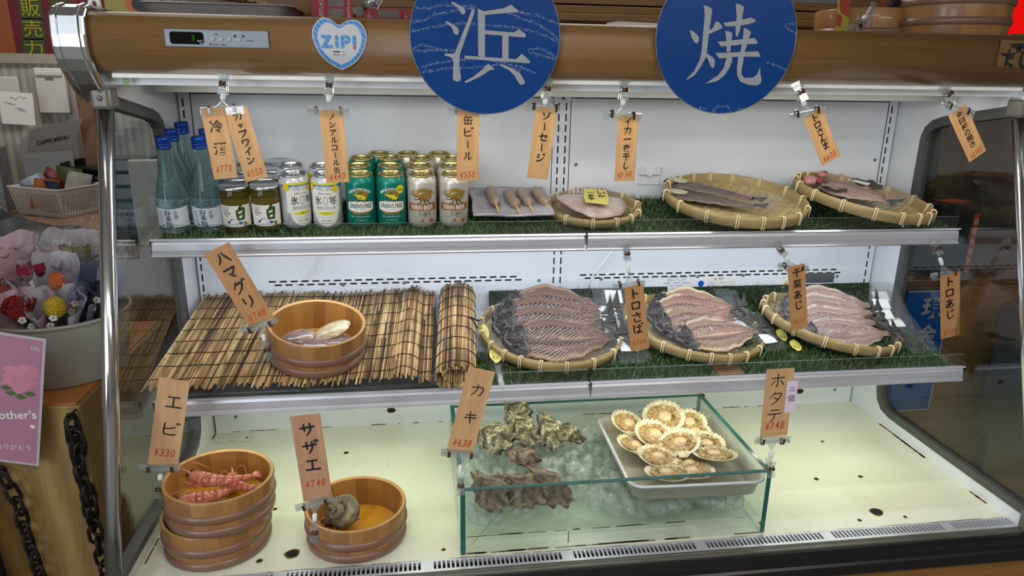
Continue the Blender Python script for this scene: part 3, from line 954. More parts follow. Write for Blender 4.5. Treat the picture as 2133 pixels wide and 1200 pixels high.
def green_can(label, badge=False):
    t = thing('drink_can', label, 'can')
    can_body(t, m_teal, m_can_lid_gold)
    mp = wrapper(RC + .0002); mq = wrapper(RC + .0005); mr = wrapper(RC + .0008)
    g = G()
    MI = [m_can_ivory, m_gold, m_teal_d, m_yel, m_redp, m_can_black]
    rb = lambda o: (lambda x: o - .004 * math.cos(x / .034 * 1.2) + .004)
    g.mi = 0; patch(g, mp, lambda x: .041 + 5 * x * x, lambda x: .0665 - 5 * x * x, -.031, .031)
    g.mi = 1
    patch(g, mq, lambda x: .0385 + 5 * x * x, lambda x: .0405 + 5 * x * x, -.031, .031)
    patch(g, mq, lambda x: .0670 - 5 * x * x, lambda x: .0683 - 5 * x * x, -.031, .031)
    patch(g, mp, lambda x: .0355 + 6 * x * x, lambda x: .0412 + 6 * x * x, -.019, .019)
    g.mi = 2; put_text(g, "GREEN'S FREE", mq, 0, .0557, w=.052, h=.0105, bold=.012)
    put_text(g, 'グリーンズフリー', mq, 0, .0465, w=.027)
    put_text(g, 'ALC.0.00%', mr, 0, .0392, w=.024)
    g.mi = 0; arc_text(g, "KIRIN'S FINE QUALITY", mp, .0945, .034, .0058, 1.5)
    put_text(g, '3種ホップ香る 爽やかな味わい', mp, 0, .0305, w=.044)
    put_text(g, 'ノンアルコール', mp, 0, .0225, w=.027)
    g.mi = 1; put_text(g, '炭酸飲料（ビールテイスト飲料）', mp, 0, .0150, w=.034)
    beast(g, mq, 0.001, .0765, .036, (1, 3, 5, 4))
    if badge:
        g.mi = 3; disc2(g, mq, .022, .0925, .0098, .0098)
        g.mi = 5; put_text(g, 'New', mr, .022, .0925, w=.014, bold=.02, shear=.15)
    g.build('printed_label', MI, t)
    return t
def beer_can(label):
    t = thing('drink_can', label, 'can')
    can_body(t, m_can_white, m_can_lid_gold)
    mp = wrapper(RC + .0002); mq = wrapper(RC + .0005)
    g = G()
    MI = [m_kbrown, m_can_ivory, m_can_black, m_gold, m_can_ivory, m_redp]
    g.mi = 0; patch(g, mp, .0435, .0590, -.036, .036)
    g.mi = 3; patch(g, mp, .0422, .0430, -.036, .036); patch(g, mp, .0595, .0603, -.036, .036)
    arc_text(g, "KIRIN'S PRIME BREW", mp, .0935, .036, .0068, 1.62)
    g.mi = 1; put_text(g, 'KIRIN BEER', mq, 0, .0512, w=.052, h=.0100, bold=.012)
    g.mi = 2; put_text(g, '一番搾り', mp, 0, .0355, w=.038, h=.0095, bold=.012)
    put_text(g, '麦芽100%　一番搾り製法', mp, 0, .0285, w=.044, h=.0016)
    g.mi = 3; put_text(g, '生ビール', mp, 0, .0105, w=.018)
    beast(g, mp, -.001, .0735, .046, (3, 3, 2, 5))
    g.mi = 0
    flat = [(0, .0268), (.0035, .0195), (.0028, .0165), (0, .0152), (-.0028, .0165), (-.0035, .0195)]
    g.add([mp(*p) for p in flat], [tuple(range(6))])
    disc2(g, mp, .021, .0185, .0055, .0055)
    g.build('printed_label', MI, t)
    return t
def lemon_can(label, turn=0.0):
    t = thing('drink_can', label, 'can')
    can_body(t, m_silver_p, m_can_lid_silver)
    mp0 = wrapper(RC + .0002); mq0 = wrapper(RC + .0005); mr0 = wrapper(RC + .0008)
    mp = lambda x, y: mp0(x + turn, y); mq = lambda x, y: mq0(x + turn, y); mr = lambda x, y: mr0(x + turn, y)
    g = G()
    MI = [m_can_ivory, m_cblue, m_yel, m_lemon, m_can_black, m_silver_p, m_teal_d]
    g.mi = 0; patch(g, mp, .040, .0995, -.0345, .0345)
    disc2(g, mp, 0, .040, .028, .031, 24, 4)
    g.mi = 1; patch(g, mp, lambda x: .0905 + 4 * x * x, .1035, -.05, .05, 30)
    g.mi = 2; patch(g, mp, .1035, lambda x: .1085 - 3 * x * x * .1, -.04, .04)
    g.mi = 3; disc2(g, mr, .024, .0945, .0075, .0085); disc2(g, mr, -.034, .099, .007, .009)
    g.mi = 0; put_text(g, '果実の香り味わい', mq, 0, .0995, w=.040, h=.0055, bold=.02)
    put_text(g, '糖類ゼロ　カロリーゼロ', mq, -.002, .0935, w=.026)
    g.mi = 4; put_text(g, 'KIRIN × FANCL', mq, 0, .0845, w=.032)
    put_text(g, '氷', mq, -.0165, .0690, w=.0165, h=.0200, bold=.012)
    put_text(g, '零', mq, .0165, .0690, w=.0165, h=.0200, bold=.006)
    put_text(g, 'ノンアルコールチューハイ', mq, 0, .0300, w=.034)
    put_text(g, 'ALC.0.00%', mq, 0, .0222, w=.023)
    g.mi = 5
    ring = [(.0055 * math.cos(a * PI / 10), .069 + .0105 * math.sin(a * PI / 10)) for a in range(20)]
    inn = [(.0035 * math.cos(a * PI / 10), .069 + .0085 * math.sin(a * PI / 10)) for a in range(20)]
    g.add([mq(*p) for p in ring] + [mq(*p) for p in inn], [(i, (i + 1) % 20, 20 + (i + 1) % 20, 20 + i) for i in range(20)])
    g.mi = 6; put_text(g, 'カロリミット', mq, 0, .0515, w=.044, h=.0085, bold=.015)
    g.mi = 2; disc2(g, mq, 0, .0395, .020, .0040)
    g.mi = 4; put_text(g, 'レモン', mr, 0, .0395, w=.014)
    g.mi = 5                                                           # silver facets and a bar code round the side
    for k in range(16):
        x = -.085 + rnd.uniform(0, .04); y = rnd.uniform(.012, .06); w = rnd.uniform(.004, .009)
        g.add([mq(x, y - w), mq(x + w, y), mq(x, y + w), mq(x - w, y)], [(0, 1, 2, 3)])
    g.mi = 0; patch(g, mq, .012, .036, -.062, -.046)
    g.mi = 4
    x = -.061
    while x < -.047:
        w = rnd.choice((.0003, .0006)); patch(g, mr, .014, .035, x, x + w, 1, 1); x += w + rnd.choice((.0005, .0009))
    g.build('printed_label', MI, t)
    return t
LEAN = (TILT, 0, 0)
ORD = ['in the front row', 'second from the front', 'third from the front', 'at the back']
g1 = green_can('x'); g2 = green_can('x', True)
for proto, col, pts in ((g1, 'left', [(.432, -.206), (.427, -.139), (.426, -.072), (.447, -.037 + .0)]), (g2, 'right', [(.500, -.206), (.494, -.139), (.496, -.072)])):
    for i, (x, y) in enumerate(pts):
        if proto is g1 and i == 3: x, y = .466, -.034 - .0
        loc = P1(x, y, 0.0); lb = 'teal non-alcoholic beer can with gold lid, %s of the %s teal column' % (ORD[i], col)
        if proto is g2 and i == 0: lb = 'teal can with gold lid and yellow New badge, in the front row'
        if i == 0:
            proto.location = loc; proto.rotation_euler = LEAN; tag(proto, lb, 'can', 'teal non-alcoholic beer cans')
        else:
            dup(proto, loc, (TILT, 0, rnd.uniform(-.2, .2)), lb, 'teal non-alcoholic beer cans')
b1 = beer_can('x')
first = True
for col, pts in (('left', [(.569, -.206), (.568, -.139), (.575, -.073)]), ('right', [(.641, -.206), (.641, -.139), (.650, -.073)])):
    for i, (x, y) in enumerate(pts + [(.558 if col == 'left' else .634, -.0345 + .0)][:1]):
        if i == 3: x, y = (.541, -.0345) if col == 'left' else (.613, -.0345)
        loc = P1(x, y); lb = 'white and brown beer can, %s of the %s white column' % (ORD[i], col)
        if first:
            b1.location = loc; b1.rotation_euler = LEAN; tag(b1, lb, 'can', 'white and brown beer cans'); first = False
        else:
            dup(b1, loc, (TILT, 0, .0 if i == 0 else rnd.uniform(-.3, .3)), lb, 'white and brown beer cans')
l1 = lemon_can('x', .020); l2 = lemon_can('x')
for proto, col, pts in ((l1, 'left', [(.288, -.204), (.273, -.138)]), (l2, 'right', [(.357, -.206), (.343, -.139)])):
    for i, (x, y) in enumerate(pts):
        lb = 'silver and blue lemon drink can, %s of the %s lemon column' % (('in front', 'at the back')[i], col)
        if i == 0:
            proto.location = P1(x, y); proto.rotation_euler = LEAN; tag(proto, lb, 'can', 'silver lemon drink cans')
        else:
            dup(proto, P1(x, y), LEAN, lb, 'silver lemon drink cans')

# ------------------------------------------------------------------ cup wine jars
def liquid(name, c, f0=.05):
    t = NT(name)
    p = t.pbr(lin(c), 0.03)
    p.inputs['Transmission Weight'].default_value = 0.92
    p.inputs['IOR'].default_value = 1.34
    return t.m
m_wine = liquid('pale_wine_glass', 'c9b860')
m_navy = plain('navy_print', '2f4596', 0.6)
m_dgreen = plain('dark_green_print', '2c4a1c', 0.6)
def wine_jar(label):
    t = thing('wine_cup', label, 'cup of wine')
    g = G(); g.smooth = True
    g.lathe([(0, 0.001), (.024, .001), (.0285, .004), (.0295, .010), (.0298, .07), (.0305, .082), (.0300, .088), (.0270, .094), (.0270, .0985)], 36, caps=(False, True))
    g.build('glass', m_wine, t)
    g = G(); g.smooth = True
    g.lathe([(.0300, .0965), (.0308, .0975), (.0308, .0995), (.0298, .1030), (.0280, .1035), (.0265, .1022), (.0, .1020)], 36)
    g.build('lid', m_can_lid_silver, t)
    mp = wrapper(.0302); mq = wrapper(.0305)
    g = G(); MI = [m_can_ivory, m_dgreen, m_navy, m_can_black, m_gold]
    g.mi = 0; patch(g, mp, .016, .064, -.042, .042, 30)
    g.mi = 1
    brush(g, [[(.72, 1.32, .5), (.58, 1.10, 1.2), (.40, .84, 1.3)], [(.12, .78, .6), (.16, .40, 1.2), (.22, .02, .9)], [(.14, .78), (.55, .85, 1.1), (.92, .95, 1.3), (.90, .5, 1.3), (.82, .02, .9)], [(.24, .42), (.55, .46), (.84, .52)], [(.26, .04, 1.1), (.55, .06), (.82, .08, 1.1)]], mq, .014, .0455, .018, .026, .0048)
    g.mi = 3
    put_text(g, 'CUP', mq, -.0175, .0535, h=.0050); put_text(g, 'WINE', mq, -.0155, .0470, h=.0050); put_text(g, 'WHITE', mq, -.0165, .0415, h=.0024)
    put_text(g, 'SUNTORY', mq, -.0150, .0590, h=.0024)
    g.mi = 2
    vs = [(-.018, .026), (-.012, .029), (-.008, .033), (-.003, .0345), (.001, .0345), (.006, .031), (.012, .028), (.021, .0255), (.014, .0215), (.004, .0235), (-.004, .0215), (-.012, .0235)]
    g.add([mq(*p) for p in vs], [tuple(range(len(vs)))])
    g.mi = 4; disc2(g, mq, .0235, .0215, .0040, .0055)
    g.build('paper_label', MI, t)
    return t
j = wine_jar('x'); k = 0
for col, pts in (('left', [(.164, -.226), (.157, -.163), (.160, -.100), (.163, -.038)]), ('right', [(.227, -.222), (.219, -.159), (.2255, -.096), (.226, -.033)])):
    for i, (x, y) in enumerate(pts):
        lb = 'white wine cup jar with silver lid, %s of the %s jar column' % (ORD[i], col)
        if k == 0:
            j.location = P1(x, y); j.rotation_euler = LEAN; tag(j, lb, 'cup of wine', 'white wine cups')
        else:
            dup(j, P1(x, y), LEAN, lb, 'white wine cups')
        k += 1

# ------------------------------------------------------------------ sake bottles
m_sake = liquid('pale_teal_bottle_glass', 'c0e0e2')
m_cap = plain('blue_metal_cap', '123f94', 0.3, 0.5)
m_bluegrey = plain('label_pale', 'bcc4d2', 0.6)
def frost():
    t = NT('frosted_label')
    f = t.noise(t.coord('Object', (1, 1, 1)), 300, 3, 0.6, 1.5)
    t.pbr(t.ramp(f, [(0.42, 'b6bfd0'), (0.58, 'd5dae4')]), 0.5)
    return t.m
m_frost = frost()
m_navy2 = plain('navy_brush_print', '141c38', 0.6)
def bottle(label):
    t = thing('sake_bottle', label, 'bottle')
    g = G(); g.smooth = True
    g.lathe([(0, .004), (.024, .003), (.031, .0), (.0335, .004), (.0342, .012), (.0345, .055), (.0340, .068), (.0310, .086), (.0255, .108), (.0195, .130), (.0150, .148), (.0135, .156), (.0130, .178), (.0128, .186)], 40, caps=(False, True))
    g.build('glass', m_sake, t)
    g = G(); g.smooth = True
    g.lathe([(.0130, .1795), (.0150, .1795), (.0152, .1835), (.0144, .1845), (.0144, .1865), (.0152, .1875), (.0152, .1905), (.0146, .1915), (.0150, .1925), (.0155, .2005), (.0150, .2035), (0, .2040)], 30)
    g.build('cap', m_cap, t)
    mp = wrapper(.0348); mq = wrapper(.0351)
    g = G(); MI = [m_frost, m_navy2, m_redp, m_bluegrey]
    g.mi = 0; patch(g, mp, .0145, lambda x: .0560 + 2.2 * x * x, -.040, .040, 30)
    g.mi = 1
    put_text(g, '寿', mq, -.0055, .0470, w=.0145, h=.0145, bold=.012)
    put_text(g, '萬', mq, -.0045, .0345, w=.0110, h=.0110, bold=.008)
    put_text(g, '亀', mq, -.0040, .0215, w=.0165, h=.0135, bold=.008)
    put_text(g, '冷', mq, .0115, .0475, h=.0088); put_text(g, '酒', mq, .0115, .0385, h=.0088)
    for i, ch in enumerate('亀田酒造'): put_text(g, ch, mq, -.0205, .047 - .0062 * i, h=.0040)
    g.mi = 2; patch(g, mq, .0165, .0215, -.0205, -.0160, 3, 1)
    g.build('paper_label', MI, t)
    return t
bt = bottle('x')
for k, (x, y, lb) in enumerate(((.032, -.216, 'blue-capped sake bottle, front left on the upper shelf'), (.103, -.213, 'blue-capped sake bottle, front right beside the wine cups'),
        (.030, -.146, 'blue-capped sake bottle behind the front left bottle'), (.101, -.143, 'blue-capped sake bottle behind the front right bottle'),
        (.031, -.0755, 'blue-capped sake bottle, third from the front on the left'), (.078, -.0385 + .0, 'blue-capped sake bottle at the back against the wall'))):
    if k == 5: x, y = .102, -.0385 + .0 - .034
    if k == 0:
        bt.location = P1(x, y); bt.rotation_euler = LEAN; tag(bt, lb, 'bottle', 'blue-capped sake bottles')
    else:
        dup(bt, P1(x, y), LEAN, lb, 'blue-capped sake bottles')

# ------------------------------------------------------------------ sausages on a plate
def plate_mat():
    t = NT('lavender_grey_glaze')
    f = t.noise(t.coord('Object'), 18, 4)
    t.pbr(t.ramp(f, [(0.35, '8f8c96'), (0.65, 'b4b2b8')]), 0.25)
    return t.m
g = G(); g.smooth = True
def pf(u, w):
    x, y = (u - .5) * .19, (w - .5) * .20
    e = max(abs(u - .5), abs(w - .5)) * 2
    lift = 0.012 * max(0, (e - .72) / .28) ** 1.5 + .0015 * math.sin(9 * u + 4 * w)
    return (x * (1 + .02 * math.sin(w * 9)), y, .003 + lift)
g.grid(20, 20, pf)
pl_ = tag(g.build('plate', plate_mat(), loc=P1(.785, -.122, .012), rot=(TILT + .02, 0, -.03), solid=0.005), 'rectangular grey-lavender ceramic plate holding four skewered sausages', 'plate')
m_saus = NT('fried_sausage')
_f = m_saus.noise(m_saus.coord('Object', (1, 1, .3)), 90, 4, .6, 1.0)
m_saus.pbr(m_saus.ramp(_f, [(0.3, '8a5f3a'), (0.6, 'b58a5e')]), 0.4)
m_stick = wood('skewer_wood', 'c9a667', 'e0c48a', (30, 30, 4), .6)
m_film = clear('cling_film', (0.97, 0.97, 0.96), 0.10, 0.12, 0.14, 0.8, 90)
for k, (x0, y0, x1, y1) in enumerate(((.742, -.035, .748, -.150), (.785, -.055, .796, -.165), (.818, -.045, .830, -.155), (.858, -.040, .872, -.155))):
    t = thing('sausage_skewer', 'sausage on a stick wrapped in film, %s on the grey plate' % ['leftmost', 'second from the left', 'second from the right', 'rightmost'][k], 'sausage', (0, 0, 0), group='sausages on the plate')
    a, b = Vector(P1(x0, y0, .028)), Vector(P1(x1, y1, .026))
    g = G(); g.smooth = True
    pts = [a.lerp(b, i / 14) + Vector((0, 0, .002 * math.sin(i * .6))) for i in range(15)]
    g.tube(pts, .0128, 16, taper=lambda s: (max(.02, 1 - abs(2 * s - 1) ** 6) ** .5) * (1 + .06 * math.sin(s * 22 + k)))
    g.build('sausage', m_saus.m, t)
    g = G(); g.smooth = True
    g.tube(pts, .0140, 16, taper=lambda s: (max(.06, 1 - abs(2 * s - 1) ** 8) ** .5) * (1 + .05 * math.sin(s * 60)))
    g.build('film', m_film, t)
    d = (b - a).normalized()
    g = G(); g.tube([b - d * .02, b + d * .034 - Vector((0, 0, .006))], .0028, 8); g.build('stick', m_stick, t)

# ------------------------------------------------------------------ bamboo baskets
m_bam = island('bamboo_strip', [(0, 'a89066'), (0.5, 'c4ad7e'), (1, 'd3c093')], .55, (30, 30, 30), .25, '6b4f2a')
m_bam_rim = wood('bamboo_rim', '8f7a50', 'b39b6b', (20, 20, 60), .5, .05)
m_bind = plain('cane_binding', 'e0cda0', .5)
m_bam_gap = plain('bamboo_shadow', '7a6138', .8)
def basket(label, r, loc, rot, depth=.028, n=None, nb=18):
    t = thing('bamboo_basket', label, 'basket', loc, rot, 'round bamboo baskets')
    step = .0052
    g = G()
    bowl = lambda x, y: -depth + depth * .35 * (max(0, (math.hypot(x, y) / r - .72)) / .28) ** 2
    k = int(r / step)
    ca, sa = math.cos(.5), math.sin(.5)
    for d in (0, 1):
        for i in range(-k, k + 1):
            c = i * step; half = math.sqrt(max(0, (r * .985) ** 2 - c * c))
            if half < .01: continue
            m = max(4, int(half * 2 / .0026)) if d == 0 else max(4, int(half / .01))
            vs = []
            for q in range(m + 1):
                s = -half + 2 * half * q / m
                for w in (-.0021, .0021):
                    a, b = (s, c + w) if d == 0 else (c + w, s)
                    wv = .0009 * math.sin((s / .0104 + i * .5) * PI) if d == 0 else -.0004
                    x, y = a * ca - b * sa, a * sa + b * ca
                    vs.append((x, y, bowl(x, y) + wv))
            g.add(vs, [(2 * q, 2 * q + 1, 2 * q + 3, 2 * q + 2) for q in range(m)])
    g.build('woven_base', m_bam, t)
    g = G(); g.smooth = True
    h = depth * .78
    g.lathe([(r - .004, -h), (r + .001, -h * .95), (r + .004, -h * .4), (r + .0045, -.002), (r + .003, 0), (r + .0005, -.001), (r + .0002, -.004)], 72)
    g.lathe([(r - .0002, -.003), (r - .001, .0015), (r - .0035, .0015), (r - .0045, -.001), (r - .0085, -h)], 72)
    g.build('rim', m_bam_rim, t)
    first = None
    for i in range(nb):
        a = 2 * PI * (i + .3 * math.sin(i * 7.1)) / nb
        if first is None:
            g = G(); g.smooth = True
            for o in (-.0026, .0026):
                c, s_ = math.cos(o / r), math.sin(o / r)
                loop = [(r + .0055, -h), (r + .0060, -h * .5), (r + .0060, 0), (r + .001, .0040), (r - .005, .0030), (r - .0065, -h * .4), (r - .010, -h)]
                g.tube([(q * c, q * s_, z) for q, z in loop], .0017, 6)
            first = g.build('binding', m_bind, t)
            o_ = first
        else:
            o_ = first.copy(); COL.objects.link(o_)
        o_.rotation_euler = (0, 0, a)
    return t
bs = basket('small round bamboo basket holding the squid', .115, (.991, -.137, 1.396), (.17, -.03, 0), .024, nb=13)
basket('large round bamboo basket holding two saury', .172, (1.345, -.172, 1.424), (.165, -.045, .3), .032, nb=16)
basket('large round bamboo basket with red snapper at right of upper shelf', .166, (1.685, -.178, 1.428), (.19, -.045, .9), .032, nb=17)
basket('round bamboo basket of dark mackerel beside the rolled reed screen', .177, (.883, -.195, 1.096), (.150, 0, .2), .030, nb=19)
basket('round bamboo basket of mackerel at centre of the lower shelf', .176, (1.262, -.187, 1.095), (.155, -.02, .7), .030, nb=18)
basket('round bamboo basket of horse mackerel at right of the lower shelf', .172, (1.635, -.195, 1.096), (.165, -.05, 1.3), .030, nb=18)
# ------------------------------------------------------------------ opened dried fish
def fish_mat(name, base, streak, edge, headc, speck='d8cfc4'):
    t = NT(name)
    tc = t.n('TexCoord'); sx = t.n('SeparateXYZ'); t.l(tc.outputs['UV'], sx.inputs[0])
    u, v = sx.outputs[0], sx.outputs[1]
    a = t.math('MULTIPLY', t.math('ABSOLUTE', t.math('SUBTRACT', v, 0.5)), 2.0)
    f = t.noise(tc.outputs['UV'], 9, 5, .6)
    aa = t.math('ADD', a, t.math('MULTIPLY', t.math('SUBTRACT', f, 0.5), 0.22))
    c = t.ramp(aa, [(0.02, edge), (0.09, base[0]), (0.30, base[1]), (0.42, streak), (0.52, base[0]), (0.80, base[1]), (0.93, edge), (1.0, edge)])
    # muscle chevrons
    ch = t.math('SINE', t.math('ADD', t.math('MULTIPLY', u, 150.0), t.math('MULTIPLY', t.math('ABSOLUTE', t.math('SUBTRACT', a, 0.42)), 60.0)), 0)
    n2 = t.noise(tc.outputs['UV'], 40, 3)
    chm = t.math('MULTIPLY', t.ramp(ch, [(0.55, (0, 0, 0, 1)), (1.0, (.9, .9, .9, 1))]), n2)
    c = t.mix(chm, c, lin(speck))
    # head and gill
    hm = t.ramp(t.math('ADD', u, t.math('MULTIPLY', t.math('SUBTRACT', f, 0.5), 0.12)), [(0.17, (1, 1, 1, 1)), (0.22, (0, 0, 0, 1))])
    hn = t.ramp(t.noise(tc.outputs['UV'], 22, 4), [(0.42, headc), (0.60, '3b3431'), (0.78, '766c64')])
    c = t.mix(hm, c, hn)
    h = t.math('ADD', t.math('MULTIPLY', ch, .3), n2)
    p = t.pbr(c, 0.45, 0, t.bump(h, 0.4, 0.003))
    p.inputs['Specular IOR Level'].default_value = 0.28
    return t.m
m_mack = fish_mat('dried_mackerel_flesh', ('6b4738', '503c2e'), '34181a', '9c7f62', '161110')
m_mack2 = fish_mat('pale_mackerel_flesh', ('96705a', '7d604a'), '5a2f28', 'c9b08e', '2e2a2a')
m_horse = fish_mat('horse_mackerel_flesh', ('a08478', '877064'), '7a4a42', 'c2ae9a', '5b5a5f')
m_saury = fish_mat('saury_flesh', ('65544e', '54473f'), '3e3032', '857468', '525860')
m_snap = fish_mat('snapper_flesh', ('a88578', '96766a'), '84604f', 'b39c8e', '8a5450')
m_tail = plain('dark_tail', '3c3936', 0.5, var=0.3)
m_sil = plain('silver_skin', '5a5856', 0.4, 0.2, var=0.4)
def ease(x, pts):
    for (a, b), (c, d) in zip(pts, pts[1:]):
        if x <= c:
            t = (x - a) / (c - a); t = t * t * (3 - 2 * t)
            return b + (d - b) * t
    return pts[-1][1]
def fish_h(u, a, W, curl):
    return W * (.20 * max(0, 1 - (2 * a - 1) ** 2) * ease(u, [(0, .6), (.3, 1), (.8, .7), (1, .15)])) + curl * max(0, a - .7) ** 2 * 8 * ease(u, [(0, .6), (.4, 1), (1, .1)])
def fish(par, L, W, mat, seed=0, curl=.010, slim=False, eye=True):
    prof = [(0, .12), (.06, .42), (.16, .74), (.22, .70), (.26, .82), (.42, 1), (.62, .84), (.82, .46), (.93, .14), (1, .09)]
    if slim: prof = [(0, .15), (.06, .6), (.15, .9), (.4, 1), (.7, .85), (.9, .4), (1, .15)]
    g = G(); g.smooth = True
    def f(u, w):
        a = abs(2 * w - 1); s = 1 if w > .5 else -1
        k = ease(u, prof) * W * (1 + .06 * mn.noise(Vector((u * 9, s * 3.0, seed))))
        cu = curl if s > 0 else curl * .35
        z = fish_h(u, a, W, cu) + .0022 * mn.noise(Vector((u * 14, w * 10, seed + 5)))
        return (u * L * .90, s * a * k, z)
    g.grid(60, 26, f)
    body = g.build('opened_flesh', mat, par, solid=0.0025)
    g = G(); g.smooth = True
    for s in (-1, 1):
        g.grid(6, 5, lambda u, w: (L * (.89 + .115 * u), s * (W * .06 + u * W * (.05 + .5 * w * u)) * (.5 + w * .9), .006 + .002 * math.sin(w * 9)))
    g.build('tail_fin', m_tail, par, solid=0.0012)
    if eye:
        g = G(); g.smooth = True
        g.blob((L * .085, -W * .34, W * .17), (.0065, .0055, .004), 12, 8)
        e = g.build('eye', plain('fish_eye', '1a1a1c', .1), par)
        g = G(); g.smooth = True
        g.tube([(L * .055, -W * .30, W * .14), (L * .015, 0, W * .12), (L * .05, W * .35, W * .15)], .0035, 8)
        g.tube([(L * .19, -W * .55, W * .16), (L * .16, -W * .2, W * .2), (L * .19, W * .2, W * .2), (L * .17, W * .6, W * .22)], .003, 8)
        g.build('jaw', m_sil, par)
m_bag = clear('vacuum_bag_film', (0.99, 0.99, 0.99), 0.025, 0.05, 0.0, .6, 40, graze=.35)
m_bag2 = clear('embossed_bag_film', (0.93, 0.94, 0.94), 0.07, 0.15, 0.05, 1.0, 260, graze=.4)
m_yellab = plain('yellow_sticker', 'd9cf6a', 0.5)
def bag(label, L, W, curl, mw, x0=-.03, x1=.07, stick=(.82, .25), yel=True, seed=1):
    t = thing('vacuum_bag', label, 'bag', group='clear vacuum bags of dried fish')
    t.matrix_world = mw
    g = G(); g.smooth = True
    XA, XB = x0, L + x1
    def f(u, w):
        x = XA + (XB - XA) * u
        uu = min(1, max(0, x / (L * .9)))
        y = (2 * w - 1) * (W + .016)
        k = ease(uu, [(0, .25), (.2, .8), (.42, 1), (.8, .5), (1, .15)]) * W
        a = min(1.25, abs(y) / max(k, .004))
        inside = 1 if a <= 1 else max(0, 1 - (a - 1) * 4)
        fade = 1 if 0 <= x <= L * .9 else max(0, 1 - abs(x - min(max(x, 0), L * .9)) * 25)
        z = (fish_h(uu, min(a, 1), W, curl if y > 0 else curl * .35) + .004) * inside * fade + .0015 + .0022 * mn.noise(Vector((x * 40, y * 30, seed)))
        rx = 1 if .04 < u < .96 else .90
        return (x, y * rx, z)
    n = 46
    g.grid(n, 22, f)
    g.build('film', m_bag, t)
    g = G(); g.smooth = True
    g.grid(10, 8, lambda u, w: (lambda p: (p[0], p[1], p[2] + .0006))(f(.80 + .2 * u, w)))
    g.build('embossed_end', m_bag2, t)
    if stick:
        sx, sy = stick
        g = G()
        g.grid(3, 3, lambda u, w: (lambda p: (p[0], p[1], p[2] + .0016))(f(sx - .07 + .11 * u, .5 + sy * .5 + (w - .5) * .22)))
        g.build('white_sticker', m_paper, t)
    if yel:
        g = G()
        F = lambda u, w: (lambda p: (p[0], p[1], p[2] + .0018))(f(.055 + .035 * math.cos(u) * 1.0, .26 + .13 * math.sin(u) + w * 0))
        g.add([F(2 * PI * i / 14, 0) for i in range(14)], [tuple(range(14))])
        ys = g.build('yellow_sticker', m_yellab, t)
        g = G()
        mp = lambda x, y: (lambda p: (p[0], p[1], p[2] + .0024))(f(.055 + x, .26 + y))
        put_text(g, 'トロ', mp, 0, .03, h=.05, w=.035); put_text(g, 'さば', mp, 0, -.04, h=.05, w=.035)
        g.build('lettering', m_ink, ys)
    return t
def bm(loc, rot):
    return Matrix.Translation(loc) @ Euler(rot, 'XYZ').to_matrix().to_4x4()
def put(par_m, x, y, z, yaw, roll, pitch=0):
    return par_m @ Matrix.Translation((x, y, z)) @ Euler((roll, pitch, yaw), 'XYZ').to_matrix().to_4x4()
B4, B5, B6 = bm((.883, -.195, 1.098), (.150, 0, 0)), bm((1.262, -.187, 1.097), (.155, -.02, 0)), bm((1.635, -.195, 1.098), (.165, -.05, 0))
B2, B3 = bm((1.345, -.172, 1.426), (.165, -.045, 0)), bm((1.685, -.178, 1.430), (.19, -.045, 0))
POS = ['nearest the shelf edge', 'second from the shelf edge', 'third from the shelf edge', 'at the back']
for k, (x, y, z, yaw, roll) in enumerate(((-.130, -.060, -.008, .03, .20), (-.150, -.004, .000, .00, .34), (-.146, .034, .010, -.02, .40), (-.125, .062, .016, -.05, .44))):
    mw = put(B4, x, y, z, yaw, roll)
    t = thing('dried_mackerel', 'dark opened mackerel, %s in the left fish basket' % POS[k], 'fish', group='mackerel in the left basket'); t.matrix_world = mw
    fish(t, .315, .082, m_mack, k, .014)
    bag('clear bag round the dark mackerel %s in the left basket' % POS[k], .315, .082, .014, mw, -.045, .035, (.90, .45 if k % 2 else -.35), k % 2 == 0, k)
for k, (x, y, z, yaw, roll) in enumerate(((-.080, -.076, -.010, .12, .16), (-.118, -.026, -.002, .12, .30), (-.128, .018, .008, .02, .40), (-.105, .056, .014, -.10, .46))):
    mw = put(B5, x, y, z, yaw, roll)
    t = thing('dried_mackerel', 'brown opened mackerel, %s in the centre fish basket' % POS[k], 'fish', group='mackerel in the centre basket'); t.matrix_world = mw
    fish(t, .262, .066, m_mack2, k + 10, .016)
    if k in (0, 1, 2):
        bag('clear bag round the brown mackerel %s in the centre basket' % POS[k], .262, .066, .016, mw, -.04, .015, (.90, -.45), False, k + 4)
for k, (x, y, z, yaw, roll) in enumerate(((-.122, -.062, -.010, -.10, .18), (-.134, -.014, -.002, -.12, .30), (-.122, .028, .008, -.14, .38), (-.108, .062, .014, -.16, .42))):
    mw = put(B6, x, y, z, yaw, roll)
    t = thing('dried_horse_mackerel', 'pinkish opened horse mackerel, %s in the right fish basket' % POS[k], 'fish', group='horse mackerel in the right basket'); t.matrix_world = mw
    fish(t, .265, .064, m_horse, k + 20, .014)
    bag('clear bag round the horse mackerel %s in the right basket' % POS[k], .265, .064, .014, mw, -.04, .065, (.86, .35 if k else .5), k < 2, k + 8)
